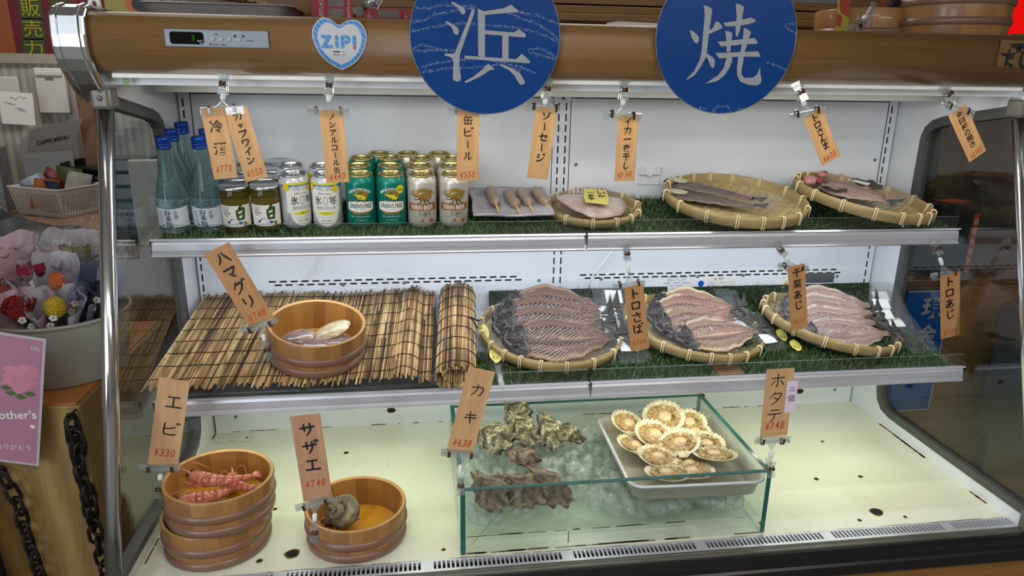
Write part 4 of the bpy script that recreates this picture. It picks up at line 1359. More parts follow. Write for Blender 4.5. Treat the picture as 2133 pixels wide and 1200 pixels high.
# two saury
for k, (hx_, hy_, tx_, ty_) in enumerate(((1.200, -.012, 1.400, -.205), (1.172, -.080, 1.392, -.236))):
    hx_ += .012; hy_ -= .012
    Lf = math.hypot(tx_ - hx_, ty_ - hy_) * 1.02
    mw = Matrix.Translation(P1((hx_), hy_, .031 + .012 * (1 - k))) @ Euler((TILT + .02, 0, 0)).to_matrix().to_4x4() @ Euler((0, -.045 if k else -.02, math.atan2(ty_ - hy_, tx_ - hx_))).to_matrix().to_4x4()
    t = thing('dried_saury', 'slender opened saury, %s in the large bamboo basket' % ('in front' if k else 'behind'), 'fish', group='saury in the basket'); t.matrix_world = mw
    fish(t, Lf, .029, m_saury, 30 + k, .006, slim=True)
    g = G(); g.smooth = True                                           # pale open gill plates on the head
    g.blob((.035, -.006, .012), (.030, .010, .006), 14, 8); g.blob((.035, .012, .010), (.030, .008, .005), 14, 8)
    g.build('gill_plate', plain('pale_gill', 'b9b598', .3), t)
    if k == 1:
        bag('clear bag round the two saury in the large bamboo basket', Lf, .050, .006, mw @ Matrix.Translation((0, .018, .010)), -.02, .03, None, False, 40)
# red snapper
mw = Matrix.Translation(P1(1.615, -.058, .050)) @ Euler((TILT + .03, -.03, 0)).to_matrix().to_4x4() @ Euler((0, 0, math.radians(-58))).to_matrix().to_4x4()
t = thing('dried_snapper', 'opened red snapper with pink flesh in the rightmost upper bamboo basket', 'fish'); t.matrix_world = mw
fish(t, .225, .058, m_snap, 50, .006, eye=False)
m_pink = plain('pink_snapper_head', 'b8807a', .3, var=.35)
m_blood = plain('red_gill', '8a2f2e', .3, var=.3)
g = G(); g.smooth = True
g.blob((.006, -.030, .012), (.022, .020, .012), 18, 12, lambda th, ph: 1 + .15 * math.sin(3 * th))
g.build('split_head', m_pink, t)
g = G(); g.smooth = True; g.blob((.000, .045, .012), (.014, .016, .010), 16, 10)
g.build('split_head', m_pink, t)
g = G(); g.smooth = True
g.blob((.028, -.022, .015), (.012, .012, .008)); g.blob((.004, .048, .017), (.008, .010, .006))
g.build('gill', m_blood, t)
g = G(); g.smooth = True
g.grid(14, 5, lambda u, w: (.03 + .085 * u, -.044 - .026 * w * math.sin(PI * u), .010 + .010 * w + .003 * math.sin(u * 15)))
g.build('dark_fin', plain('dark_fin_skin', '4a403b', .4, var=.4), t, solid=.002)
g = G(); g.smooth = True
g.grid(14, 5, lambda u, w: (.075 + .085 * u, .052 + .026 * w * math.sin(PI * u), .008 + .010 * w + .003 * math.sin(u * 15)))
g.build('dark_fin', MATS['dark_fin_skin'], t, solid=.002)
g = G(); g.grid(4, 2, lambda u, w: (.07 + .055 * u, .046 + .014 * w, .014 + .003 * w)); g.build('white_sticker', m_paper, t)
bag('clear bag round the red snapper in the rightmost upper basket', .225, .070, .006, mw @ Matrix.Translation((0, 0, .006)), -.035, .025, None, False, 51)
# squid
m_squid = NT('squid_flesh')
_f = m_squid.noise(m_squid.coord('Object'), 30, 4)
_p = m_squid.pbr(m_squid.ramp(_f, [(.35, 'b99d94'), (.65, 'd3beb4')]), .3)
_p.inputs['Subsurface Weight'].default_value = .15
mw = Matrix.Translation(P1(.992, -.150, .022)) @ Euler((TILT + .03, .02, .15)).to_matrix().to_4x4()
t = thing('dried_squid', 'flat pale pink squid lying in the small bamboo basket', 'squid'); t.matrix_world = mw
g = G(); g.smooth = True
ol = smooth_closed([(-.078, .052), (-.060, .075), (.0, .070), (.060, .056), (.092, .030), (.070, -.030), (.035, -.068), (-.020, -.080), (-.055, -.050)], 5)
n = len(ol)
vs = [(0, 0, .010)]; K = 6
for k in range(1, K + 1):
    for (a, b) in ol:
        r = k / K
        vs.append((a * r, b * r, .010 * (1 - r ** 4) + .004 * mn.noise(Vector((a * r * 30, b * r * 30, 2))) + (0 if r < 1 else -.002)))
fs = [(0, 1 + i, 1 + (i + 1) % n) for i in range(n)]
for k in range(K - 1):
    for i in range(n): fs.append((1 + k * n + i, 1 + (k + 1) * n + i, 1 + (k + 1) * n + (i + 1) % n, 1 + k * n + (i + 1) % n))
g.add(vs, fs)
g.build('mantle', m_squid.m, t, solid=.004)
g = G(); g.smooth = True
for i in range(9):
    a = -.03 + i * .010
    g.tube([(a, .066, .008), (a + .004 * math.sin(i), .080, .014 + .004 * math.sin(i * 2)), (a + .012, .092, .013), (a + .022, .086 + .006 * math.sin(i * 3), .010)], .0045, 8, taper=lambda s: 1 - .6 * s)
g.build('tentacle', m_squid.m, t)
g = G(); g.smooth = True
g.grid(18, 14, lambda u, w: ((u - .5) * .20, (w - .5) * .20 + .012, .016 * (1 - (2 * u - 1) ** 4) * (1 - (2 * w - 1) ** 4) + .002 * mn.noise(Vector((u * 14, w * 14, 9)))))
tag(g.build('clear_bag', m_bag), 'clear bag round the flat squid in the small basket', 'bag').matrix_world = mw
pp = G(); rot = -.35
def sqm(x, y):
    c, s_ = math.cos(rot), math.sin(rot)
    X, Y = x * c - y * s_, x * s_ + y * c
    return (X + .002, Y + .004, .0225 - .10 * (X * X) - .06 * Y * Y + .006 * Y * 0)
pp.grid(6, 8, lambda u, w: sqm((u - .5) * (.062 - .014 * abs(w - .5)), (w - .5) * .110))
yl = tag(pp.build('squid_label', m_yellab), 'yellow paper label with brush writing on the squid', 'label'); yl.matrix_world = mw
g = G(); q = lambda x, y: (lambda p: (p[0], p[1], p[2] + .0009))(sqm(x, y))
for i, ch in enumerate('いか'): put_text(g, ch, q, .014, .030 - i * .026, h=.019, bold=.03)
for i, ch in enumerate('一夜干'): put_text(g, ch, q, -.012, .022 - i * .024, h=.019 if i else .003, w=.017, bold=.03)
g.build('lettering', m_ink, yl)

# ------------------------------------------------------------------ reed screen
m_reed = island('reed_slats', [(0, '4a3420'), (0.12, '7a5c38'), (0.45, 'b08c5c'), (0.8, 'cdac78'), (1, 'd9bf90')], .55, (70, 9, 40), .75, '3a2818')
m_thread = plain('dark_thread', '241a14', .9)
def mat_z(y): return 1.068 + .21 * (y + .413)
def prof_x(s):
    """s metres along the screen from its left edge -> (x, lift)"""
    if s < .505: return s, .004 * math.sin(s * 14) * (s / .5)
    if s < .575:
        k = (s - .505) / .07
        return .505 + k * .060, .004 * math.sin(7.07) + .012 * math.sin(k * PI) - .010 * k
    return .565 + (s - .575), -.006
scr = thing('reed_screen', 'woven reed screen with dark threads, its right end rolled up, under the clam tub', 'reed screen')
g = G(); g.smooth = True
s = 0.0; i = 0
while s < .600:
    x, zl = prof_x(s)
    x0, x1 = -.012 + x * 1.0, .019 + x * .985
    yf, yb = -.413 + rnd.uniform(-.012, .012), -.022 + rnd.uniform(-.010, .012)
    zj = rnd.uniform(-.0007, .0007)
    cut = rnd.uniform(.2, .8) if rnd.random() < .75 else None
    pts = [(x0 + (x1 - x0) * k / 5, yf + (yb - yf) * k / 5, mat_z(yf + (yb - yf) * k / 5) + zl + zj) for k in range(6)]
    if cut:                                                            # two reeds butted along one line
        c = Vector(pts[0]).lerp(Vector(pts[-1]), cut)
        g.tube([pts[0], c], .0020 * rnd.uniform(.85, 1.15), 6); g.tube([c + Vector((rnd.uniform(-.0006, .0006), .002, .0008)), pts[-1]], .0020 * rnd.uniform(.85, 1.15), 6)
    else:
        g.tube(pts, .0020 * rnd.uniform(.85, 1.15), 6)
    s += .0041; i += 1
g.build('flat_slats', m_reed, scr)
g = G(); g.smooth = True
RX = lambda t: (.640 + .043 * math.cos(t), .010 + .026 * math.sin(t))
for k in range(66):
    t_ = 2 * PI * k / 66
    cx_, cz_ = RX(t_)
    yf, yb = -.428 + rnd.uniform(-.010, .008), -.062 + rnd.uniform(-.008, .010)
    p0, p1 = Vector((cx_ - .010, yf, mat_z(yf) + cz_)), Vector((cx_ + .018, yb, mat_z(yb) + cz_))
    if rnd.random() < .7:
        c = p0.lerp(p1, rnd.uniform(.2, .8)); g.tube([p0, c], .0020, 6); g.tube([c + Vector((0, .002, .0006)), p1], .0020, 6)
    else: g.tube([p0, p1], .0020, 6)
for k in range(30):                                                    # inner turns seen at the end
    t_ = 2 * PI * k / 30; cx_, cz_ = .640 + .028 * math.cos(t_), .009 + .016 * math.sin(t_)
    g.tube([(cx_ - .010, -.422, mat_z(-.422) + cz_), (cx_ + .018, -.07, mat_z(-.07) + cz_)], .0021, 6)
g.build('rolled_slats', m_reed, scr)
g = G(); g.smooth = True
for r_ in range(8):
    y = -.385 + r_ * .0485
    f_ = (y + .413) / .391
    pts = []
    for k in range(150):
        s = .600 * k / 149
        x, zl = prof_x(s)
        pts.append((-.012 + x + (.031 - .015 * x) * f_, y + .0018 * math.sin(k * .35 + r_) + .0008 * math.sin(k * 2.1), mat_z(y) + zl + .0026 + .0005 * math.sin(k * 3)))
    g.tube(pts, .0010, 5)
    pts = []
    for k in range(34):
        t_ = PI * 1.15 - PI * 1.3 * k / 33
        cx_, cz_ = .640 + .046 * math.cos(t_), .010 + .029 * math.sin(t_)
        yy = -.412 + r_ * .0465; pts.append((cx_ - .010 + .028 * (yy + .428) / .366, yy + .0012 * math.sin(k * 1.3), mat_z(yy) + cz_))
    g.tube(pts, .0010, 5)
g.tube([(.70 + .0, -.235, mat_z(-.235) + .028), (.692, -.25, mat_z(-.25) + .038), (.676, -.245, mat_z(-.245) + .044), (.684, -.265, mat_z(-.265) + .042), (.69, -.285, mat_z(-.285) + .038)], .0022, 6)
g.build('binding_thread', m_thread, scr)
# dark trays under the screen
m_tray = plain('dark_grey_tray', '3a3f40', .35, var=.15)
for k, (xa, xb, lb) in enumerate(((.03, .30, 'dark plastic tray under the left half of the reed screen'), (.31, .60, 'dark plastic tray under the right half of the reed screen'))):
    t = thing('black_tray', lb, 'tray', (0, 0, 0), group='dark trays under the reed screen')
    g = G(); z0 = 1.034
    g.prism([(-.392, z0), (-.392, z0 + .010), (-.03, 1.034 + .054 + .055), (-.03, 1.034 + .054)], lambda y, z: (xa, y, z), lambda y, z: (xb, y, z))
    g.build('tray_body', m_tray, t, bevel=.004)
    g = G(); g.smooth = True
    pts = [(xa + .012 + (.012 if j in (0, 7) else 0), -.394, z0 + .004) for j in (0,)] + [(xb - .012, -.394, z0 + .004)]
    g.tube(pts, .0028, 8); g.build('tray_rim', m_tray, t)

# ------------------------------------------------------------------ wooden tubs
def tub_mat(name, a, b, dark):
    t = NT(name)
    tc = t.n('TexCoord'); sx = t.n('SeparateXYZ'); t.l(tc.outputs['UV'], sx.inputs[0])
    st = t.math('FLOOR', t.math('MULTIPLY', sx.outputs[0], 23.0), 0)
    wn = t.n('TexWhiteNoise', noise_dimensions='1D'); t.l(st, wn.inputs['W'])
    f = t.noise(t.coord('Object', (70, 70, 5)), 3, 4, .6)
    fr = t.math('FRACT', t.math('MULTIPLY', sx.outputs[0], 23.0), 0)
    fm = t.math('ADD', t.math('MULTIPLY', wn.outputs['Value'], .6), t.math('MULTIPLY', f, .4))
    c = t.ramp(fm, [(.15, a), (.85, b)])
    c = t.mix(t.ramp(fr, [(.0, (.6, .6, .6, 1)), (.03, (0, 0, 0, 1))]), c, lin(dark))
    p = t.pbr(c, .4, 0, t.bump(f, .05, .001))
    p.inputs['Coat Weight'].default_value = .15
    return t.m
m_tub = tub_mat('tub_staves', '7c5730', '9f7443', '573a1c')
m_tub_in = tub_mat('tub_inside', '86592a', 'ab7838', '5e3c18')
m_tub_rim = wood('tub_rim_grain', 'a57c48', 'ba9058', (20, 20, 20), .45, .02)
m_hoop = plain('brown_hoop', '7a5a48', .35, var=.08)
m_board = wood('orange_tub_board', 'a06818', 'c48a26', (6, 40, 6), .18, .02, .4)
def tub(label, r, h, loc, rot=(0, 0, 0), hoops=(.26, .58), rb=.94, floor=.016, group='round wooden tubs'):
    t = thing('wooden_tub', label, 'tub', loc, rot, group)
    g = G(); g.smooth = True
    g.mi = 0; g.lathe([(r * rb - .006, 0), (r * rb - .001, .001), (r * rb, .004), (r - .0005, h - .003), (r - .002, h)], 72)
    g.mi = 1; g.lathe([(r - .002, h), (r - .0045, h + .0006), (r - .0078, h), (r - .0092, h - .002)], 72)
    g.mi = 2; g.lathe([(r - .0092, h - .002), (r * rb - .010, floor)], 72)
    g.build('staves', [m_tub, m_tub_rim, m_tub_in], t)
    g = G(); g.lathe([(0, .004), (r * rb - .004, .004), (r * rb - .008, floor - .0005), (0, floor)], 60)
    g.build('bottom_board', m_board, t)
    for f in hoops:
        g = G(); g.smooth = True
        rr = r * rb + (r - r * rb) * f
        g.lathe([(rr - .002, h * f - .0095), (rr + .0030, h * f - .0075), (rr + .0046, h * f), (rr + .0030, h * f + .0075), (rr - .002, h * f + .0095)], 72)
        g.build('hoop', m_hoop, t)
    return t
CT = (.327, -.312, mat_z(-.312) + .003)
tub('wooden tub of clams standing on the reed screen', .106, .084, CT, (math.atan(.21), 0, .4), (.17, .50))
tub('wooden tub with one turban shell on the cream deck', .106, .078, (.413, -.503, .7515), (0, 0, 1.1), (.16, .52))
tub('lower of the two stacked wooden tubs at the left corner of the deck', .107, .080, (.128, -.492, .7515), (0, 0, 2.0), (.14, .54))
tub('upper of the two stacked wooden tubs, holding shrimps', .108, .079, (.142, -.500, .8325), (.01, .015, .9), (.14, .52), floor=.022)
# clams
def shell_mat(name, stops):
    t = NT(name)
    tc = t.n('TexCoord'); sx = t.n('SeparateXYZ'); t.l(tc.outputs['UV'], sx.inputs[0])
    f = t.noise(t.coord('Object'), 60, 3)
    w = t.math('SINE', t.math('ADD', t.math('MULTIPLY', sx.outputs[1], 55.0), t.math('MULTIPLY', f, 3.0)), 0)
    fm = t.math('ADD', t.math('MULTIPLY', t.math('ADD', w, 1.0), .09), t.math('MULTIPLY', t.noise(t.coord('Object'), 45, 3), .85))
    p = t.pbr(t.ramp(fm, stops), .15, 0, t.bump(w, .08, .001))
    p.inputs['Coat Weight'].default_value = .5
    return t.m
m_clam_d = shell_mat('brown_clam_shell', [(.2, '4a3b38'), (.5, '7a6660'), (.8, 'b09a8c')])
m_clam_l = shell_mat('cream_clam_shell', [(.2, '8a7a5c'), (.5, 'b9aa86'), (.8, 'd8cdb0')])
CM = bm(CT, (math.atan(.21), 0, 0))
for k, (x, y, z, sz, rz, rx, ry, m, lb) in enumerate(((-.038, -.002, .048, .031, .25, .12, -.10, m_clam_d, 'brown ringed clam at the left inside the clam tub'), (.034, .016, .052, .036, .40, -.05, -.25, m_clam_l, 'large cream clam at the right back inside the clam tub'),
        (.004, -.030, .042, .034, -.10, .12, .05, m_clam_d, 'dark clam in the middle of the clam tub'), (.058, -.018, .042, .025, .6, .2, .1, m_clam_d, 'small purplish clam at the right rim of the clam tub'), (-.042, -.042, .036, .025, -.3, .1, 0, m_clam_d, 'brown clam at the front left inside the clam tub'))):
    t = thing('clam', lb, 'clam', group='clams in the tub'); t.matrix_world = put(CM, x, y, z, rz, rx, ry)
    for s_ in (1, -1):
        g = G(); g.smooth = True
        def f(u, w, s_=s_):
            a = 2 * PI * u
            k_ = 1 + .10 * max(0, -math.sin(a)) ** 3                    # beak side
            ux, uy = math.cos(a) * 1.25, math.sin(a) * .86 * k_
            rg = 1 + .004 * math.sin(w * 60)
            return (sz * w * ux - sz * .10 * (1 - w), sz * (w * uy - .45 * (1 - w)), s_ * sz * .38 * (max(0, 1 - w ** 2.2) ** .8) * rg + s_ * .0005)
        g.grid(36, 22, f, closed_u=True)
        g.build('upper_shell' if s_ > 0 else 'lower_shell', m, t)
# shrimps
m_shr = NT('shrimp_shell')
_f = m_shr.noise(m_shr.coord('Object'), 55, 4)
_p = m_shr.pbr(m_shr.ramp(_f, [(.3, '9c4a3a'), (.5, 'c2705a'), (.75, 'd99a84')]), .22)
_p.inputs['Coat Weight'].default_value = .4
def shrimp(label, mw, L=.15, bend=1.0):
    t = thing('shrimp', label, 'shrimp', group='shrimps in the tub'); t.matrix_world = mw
    pts = [Vector((L * (s - .5), .030 * bend * (2 * s - .7) ** 2 * (1 if s > .35 else .2), .004 + .006 * math.sin(PI * s))) for s in [i / 30 for i in range(31)]]
    g = G(); g.smooth = True
    g.tube(pts[:13], .0155, 14, taper=lambda s: ease(s, [(0, .28), (.5, .95), (1, 1.0)]))
    g.build('head_shell', m_shr.m, t)
    for k in range(6):
        a = 12 + k * 3
        g = G(); g.smooth = True
        g.tube(pts[a:a + 4], .0150 * (1 - .11 * k), 14, taper=lambda s: 1.06 - .12 * s)
        g.build('tail_segment', m_shr.m, t)
    g = G(); g.smooth = True
    e = pts[-1]; d = (pts[-1] - pts[-3]).normalized()
    for a in (-.5, -.15, .2, .55):
        q = Vector((d.x * math.cos(a) - d.y * math.sin(a), d.x * math.sin(a) + d.y * math.cos(a), 0))
        g.tube([e, e + q * .012 + Vector((0, 0, .002)), e + q * .024], .0042, 8, taper=lambda s: 1 - .5 * s)
    g.build('tail_fan', m_shr.m, t)
    g = G(); g.smooth = True
    h = pts[0]
    g.tube([h + Vector((.012, 0, .006)), h + Vector((-.012, 0, .010)), h + Vector((-.022, 0, .013))], .0026, 6, taper=lambda s: 1.1 - s)
    g.build('rostrum', m_shr.m, t)
    for s_ in (-1, 1):
        g = G(); g.smooth = True; g.blob(h + Vector((.008, s_ * .0075, .007)), (.0042, .0038, .0042), 12, 8); g.build('eye', m_black, t)
        g = G(); g.smooth = True
        g.tube([h + Vector((0, s_ * .004, .002)), h + Vector((-.012, s_ * .014, .012)), h + Vector((.0, s_ * .026, .014)), h + Vector((.035, s_ * .028, .006))], .0008, 5); g.build('feeler', m_shr.m, t)
    for k in range(5):
        g = G(); g.smooth = True
        b = pts[6 + k * 2]
        g.tube([b + Vector((0, 0, -.004)), b + Vector((-.006, -.018, -.003)), b + Vector((-.016, -.026, -.009))], .0016, 6, taper=lambda s: 1 - .5 * s); g.build('leg', m_shr.m, t)
    return t
SH = Matrix.Translation((.142, -.500, .8325))
shrimp('pink shrimp lying at the back right of the upper tub', put(SH, -.020, .012, .050, -.45, .1, .10), .120)
shrimp('pink shrimp lying across the front left of the upper tub', put(SH, -.024, -.036, .038, .12, -.1, .0), .108, .8)
shrimp('pink shrimp half hidden behind the other two in the upper tub', put(SH, .022, .024, .034, -1.3, .2, .0), .080, .8)
# turban shell
m_turb = NT('turban_shell')
_v = m_turb.coord('Object')
_f = m_turb.noise(_v, 90, 5, .65, 1.2); _f2 = m_turb.noise(_v, 30, 3)
_c = m_turb.ramp(_f2, [(.3, '4a4230'), (.5, '776c52'), (.7, 'a89a7a')])
m_turb.pbr(m_turb.mix(m_turb.ramp(_f, [(.5, (0, 0, 0, 1)), (.7, (.75, .75, .75, 1))]), _c, lin('352c22')), .7, 0, m_turb.bump(_f, .8, .003))
t = thing('turban_shell', 'rough grey-brown turban sea snail shell in the right wooden tub', 'shell')
t.matrix_world = Matrix.Translation((.383, -.515, .812)) @ Vector((-.42, -.66, .62)).to_track_quat('Z', 'Y').to_matrix().to_4x4() @ Matrix.Rotation(1.2, 4, 'Z') @ Matrix.Scale(1.05, 4)
pts, rr = [], []
N = 150
for i in range(N + 1):
    s_ = i / N; a = s_ * 2 * PI * 3.4; R_ = .0022 * math.exp(2.45 * s_)
    pts.append(Vector((R_ * math.cos(a), R_ * math.sin(a), .046 - .072 * (math.exp(1.5 * s_) - 1) / 3.48))); rr.append(.0019 * math.exp(2.55 * s_))
g = G(); g.smooth = True
def tf(u, w):
    k = w * N; i0 = min(N - 1, int(k)); fr_ = k - i0
    p = pts[i0].lerp(pts[i0 + 1], fr_); r_ = rr[i0] * (1 - fr_) + rr[i0 + 1] * fr_
    d_ = (pts[min(i0 + 1, N)] - pts[max(i0 - 1, 0)]).normalized()
    o = Vector((p.x, p.y, 0)).normalized(); up_ = d_.cross(o).normalized(); o = up_.cross(d_).normalized()
    if up_.z < 0: up_ = -up_
    th_ = 2 * PI * u
    r_ *= 1 + .045 * math.cos(9 * th_) + .05 * mn.noise(Vector((w * 60, math.cos(th_) * 2, math.sin(th_) * 2)))
    q = p + o * (r_ * math.cos(th_)) + up_ * (r_ * math.sin(th_))
    return tuple(q)
g.grid(54, 260, tf, closed_u=True)
g.build('spiral', m_turb.m, t)
g = G(); g.smooth = True
for i in range(88, N, 12):
    p = pts[i]; o = Vector((p.x, p.y, 0)).normalized()
    b = p + o * rr[i] * .80 + Vector((0, 0, -rr[i] * .35))
    g.tube([b, b + o * .007, b + o * .012 + Vector((0, 0, .003))], .0045, 8, taper=lambda s: 1.05 - s)
g.build('spine', m_turb.m, t)
g = G(); g.smooth = True
p = pts[-1]; dr = (pts[-1] - pts[-3]).normalized()
g.xf(Matrix.Identity(4))
g.lathe([(.0, 0), (.022, .001), (.028, .004), (.032, .003), (.032, -.004)], 24)
g.xf(Matrix.Translation(p + dr * .001) @ dr.to_track_quat('Z', 'Y').to_matrix().to_4x4())
g.build('lid', plain('shell_mouth', '6a5a48', .5, var=.4), t)

# ------------------------------------------------------------------ glass tank, ice, oysters, scallops
m_tank = clear('tank_glass', (0.945, 0.975, 0.965), .045, .0)
m_tank_edge = plain('green_glass_edge', '1d5850', .15)
TX0, TX1, TY0, TY1, TZ0, TZ1 = .628, 1.290, -.598, -.212, .7515, .902
th = .010
t = thing('glass_tank', 'low open glass tank of ice with green edges standing on the deck', 'glass tank')
G().box(TX0 + th, TX1 - th, TY0, TY0 + th, TZ0, TZ1 - .0015).build('front_pane', m_tank, t)
G().box(TX0 + th, TX1 - th, TY1 - th, TY1, TZ0, TZ1 - .0015).build('back_pane', m_tank, t)
G().box(TX0, TX0 + th, TY0, TY1, TZ0, TZ1 - .0015).build('side_pane', m_tank, t)
G().box(TX1 - th, TX1, TY0, TY1, TZ0, TZ1 - .0015).build('side_pane', m_tank, t)
G().box(TX0 + th, TX1 - th, TY0 + th, TY1 - th, .785, .789).build('raised_bottom', m_tank, t)
g = G().box(TX0, TX1, TY0, TY0 + th, TZ1 - .0015, TZ1).box(TX0, TX1, TY1 - th, TY1, TZ1 - .0015, TZ1).box(TX0, TX0 + th, TY0 + th, TY1 - th, TZ1 - .0015, TZ1).box(TX1 - th, TX1, TY0 + th, TY1 - th, TZ1 - .0015, TZ1)
g.build('top_edge', m_tank_edge, t)
for x in (TX0, TX1 - th):
    G().box(x, x + th, TY0 - .0006, TY0 - .0001, TZ0, TZ1).build('corner_edge', m_tank_edge, t)
    G().box(x, x + th, TY1 + .0001, TY1 + .0006, TZ0, TZ1).build('corner_edge', m_tank_edge, t)
g = G()
for i in range(22):
    x = rnd.uniform(TX0 + .01, TX1 - .06); g.box(x, x + rnd.uniform(.01, .05), TY0 + th, TY0 + th + .0004, .785, .786 + rnd.uniform(0, .002))
    g.box(x, x + rnd.uniform(.02, .06), TY0 - .0004, TY0, TZ0, TZ0 + rnd.uniform(.001, .004))
g.box(.855, .857, TY0 + th, TY0 + th + .0004, .754, .783)
g.build('algae_stain', plain('algae_stain', '5a5430', .8, var=.4), t)
g = G()
vs = [(.648, -.6, .775), (.652, -.6, .774), (.752, -.6, .895), (.748, -.6, .898)]
g.add([(a, -.5987, c) for a, b, c in vs], [(0, 1, 2, 3)]); g.build('crack_repair', m_acryl_edge, t)
# ice
m_ice = clear('wet_ice', (0.975, 0.985, 0.98), .08, .03, .12, .5, 120, 'e6efe9')
g = G(); g.smooth = True
def ice_piece(x, y, z, r, g):
    a = len(g.v)
    n1, n2 = 8, 5
    sd = rnd.uniform(0, 100)
    k3 = [rnd.uniform(.75, 1.25) for _ in range(3)]
    vs, fs = [], []
    for j in range(n2 + 1):
        ph = PI * j / n2
        for i in range(n1):
            th_ = 2 * PI * i / n1
            q = Vector((math.sin(ph) * math.cos(th_), math.sin(ph) * math.sin(th_), math.cos(ph)))
            q = Vector([(1 if c > 0 else -1) * abs(c) ** .5 for c in q])
            q *= r * (.85 + .25 * mn.noise(q * 1.3 + Vector((sd, 0, 0))))
            vs.append(Vector((q.x * k3[0], q.y * k3[1], q.z * k3[2])))
    R3 = Euler((rnd.uniform(0, 6), rnd.uniform(0, 6), rnd.uniform(0, 6))).to_matrix()
    vs = [R3 @ q + Vector((x, y, z)) for q in vs]
    for j in range(n2):
        for i in range(n1): fs.append((j * n1 + i, j * n1 + (i + 1) % n1, (j + 1) * n1 + (i + 1) % n1, (j + 1) * n1 + i))
    g.add(vs, fs)
for i in range(720):
    x, y = rnd.uniform(TX0 + .022, TX1 - .022), rnd.uniform(TY0 + .022, TY1 - .022)
    top = .842 + .008 * math.sin(x * 17) + .006 * math.sin(y * 23) - max(0, (-.52 - y)) * .25
    if x > .99: top = min(top, .816)
    ice_piece(x, y, rnd.uniform(.803, top), rnd.uniform(.010, .017), g)
tag(g.build('ice', m_ice), 'heap of clear melting ice cubes filling the glass tank', 'ice', kind='stuff')
# oysters
def oyster_mat(name, stops):
    t = NT(name)
    v = t.coord('Object')
    f = t.noise(v, 75, 6, .75, 2.0); f2 = t.noise(v, 22, 4, .6, 1.2)
    c = t.ramp(t.math('ADD', t.math('MULTIPLY', f, .35), t.math('MULTIPLY', f2, .65)), stops)
    t.pbr(c, .45, 0, t.bump(f, .8, .006))
    return t.m
m_oy1 = oyster_mat('golden_oyster_shell', [(.36, '15140f'), (.44, '3a3422'), (.49, '665d44'), (.53, '9c9478'), (.56, 'bdb6a0'), (.60, '4f4936'), (.66, '262622')])
m_oy2 = oyster_mat('brown_oyster_shell', [(.34, '241d18'), (.43, '54463a'), (.50, '7d6a55'), (.56, 'a5977e'), (.60, '5d5046'), (.7, '38322e')])
def oyster(label, loc, rot, L, W, H, m, seed):
    t = tag(None or bpy.data.objects.new('oyster', None), label, 'oyster', 'oysters on the ice'); COL.objects.link(t)
    t.location = loc; t.rotation_euler = rot
    for s_ in (1, -1):
        g = G(); g.smooth = True
        def f(u, w):
            a = 2 * PI * u
            ex = ease((math.cos(a) + 1) / 2, [(0, .55), (.5, 1), (1, .95)])
            edge = 1 + .26 * mn.noise(Vector((math.cos(a) * 2.2, math.sin(a) * 2.2, seed))) + .05 * math.sin(9 * a + seed)
            x = L / 2 * math.cos(a) * w * edge; y = W / 2 * math.sin(a) * w * ex * edge
            lay = abs((w * 5.0 + .5 * mn.noise(Vector((a * 1.5, w * 3, seed)))) % 1 - .5) * .10
            z = s_ * H * ((1 - w ** 2.2) * (.75 if s_ > 0 else .8) + lay * (1 - w * .3)) + .008 * mn.noise(Vector((x * 35, y * 35, seed + s_))) + .004 * mn.noise(Vector((x * 110, y * 110, seed)))
            ruf = .004 * math.sin(13 * a + seed) * w ** 4
            return (x, y, z + ruf)
        g.grid(56, 22, f, closed_u=True)
        g.build('upper_shell' if s_ > 0 else 'lower_shell', m, t)
    return t
OY = [(.790, -.268, .905, (.9, .15, -1.15), .118, .070, .024, m_oy1, 'tall gold-brown oyster standing highest at the back of the heap'),
      (.792, -.330, .892, (.55, .20, -1.15), .135, .062, .024, m_oy1, 'long pale gold oyster in front of the tallest oyster'),
      (.858, -.345, .890, (.6, .15, -1.35), .132, .066, .026, m_oy1, 'pale gold and grey oyster, right of centre at the back'),
      (.900, -.335, .876, (.35, .1, -.75), .095, .052, .022, m_oy1, 'dark green-gold oyster at the far right of the back group'),
      (.722, -.360, .886, (.6, -.1, -1.0), .135, .080, .030, m_oy1, 'broad oyster with dark patch behind the oyster price card'),
      (.778, -.428, .872, (.25, .1, -.5), .090, .052, .022, m_oy2, 'small brown oyster lying between the front and back oysters'),
      (.693, -.535, .858, (.55, .1, -1.15), .130, .075, .030, m_oy2, 'brown oyster at the left front behind the tank glass'),
      (.757, -.540, .860, (.55, .1, -.85), .125, .075, .030, m_oy2, 'purplish brown oyster in the middle of the front group'),
      (.822, -.540, .862, (.55, .15, -1.05), .140, .066, .030, m_oy2, 'long ribbed brown oyster at the right of the front group')]
for k, (x, y, z, rot, L, W, H, m, lb) in enumerate(OY): oyster(lb, (x, y, z), rot, L, W, H, m, k * 3.7)
# metal tray
t = thing('metal_tray', 'rectangular aluminium tray of scallops resting on the ice', 'tray', (1.143, -.421, .829), (-.02, 0, -.03))
def rrect(hx, hy, r, n=6):
    out = []
    for cx_, cy_, a0 in ((hx - r, hy - r, 0), (-hx + r, hy - r, PI / 2), (-hx + r, -hy + r, PI), (hx - r, -hy + r, 1.5 * PI)):
        for k in range(n + 1):
            a = a0 + PI / 2 * k / n; out.append((cx_ + r * math.cos(a), cy_ + r * math.sin(a)))
    return out
g = G(); g.smooth = True
rings = [(.150, .168, .030, .040), (.148, .166, .030, .043), (.1455, .1635, .028, .042), (.138, .156, .026, .006), (.130, .148, .022, .001), (.06, .07, .02, .0), ]
vs = []; n = 28
for hx_, hy_, r_, z_ in rings: vs += [(x, y, z_) for x, y in rrect(hx_, hy_, r_)]
fs = []
for k in range(len(rings) - 1):
    for i in range(n): fs.append((k * n + i, k * n + (i + 1) % n, (k + 1) * n + (i + 1) % n, (k + 1) * n + i))
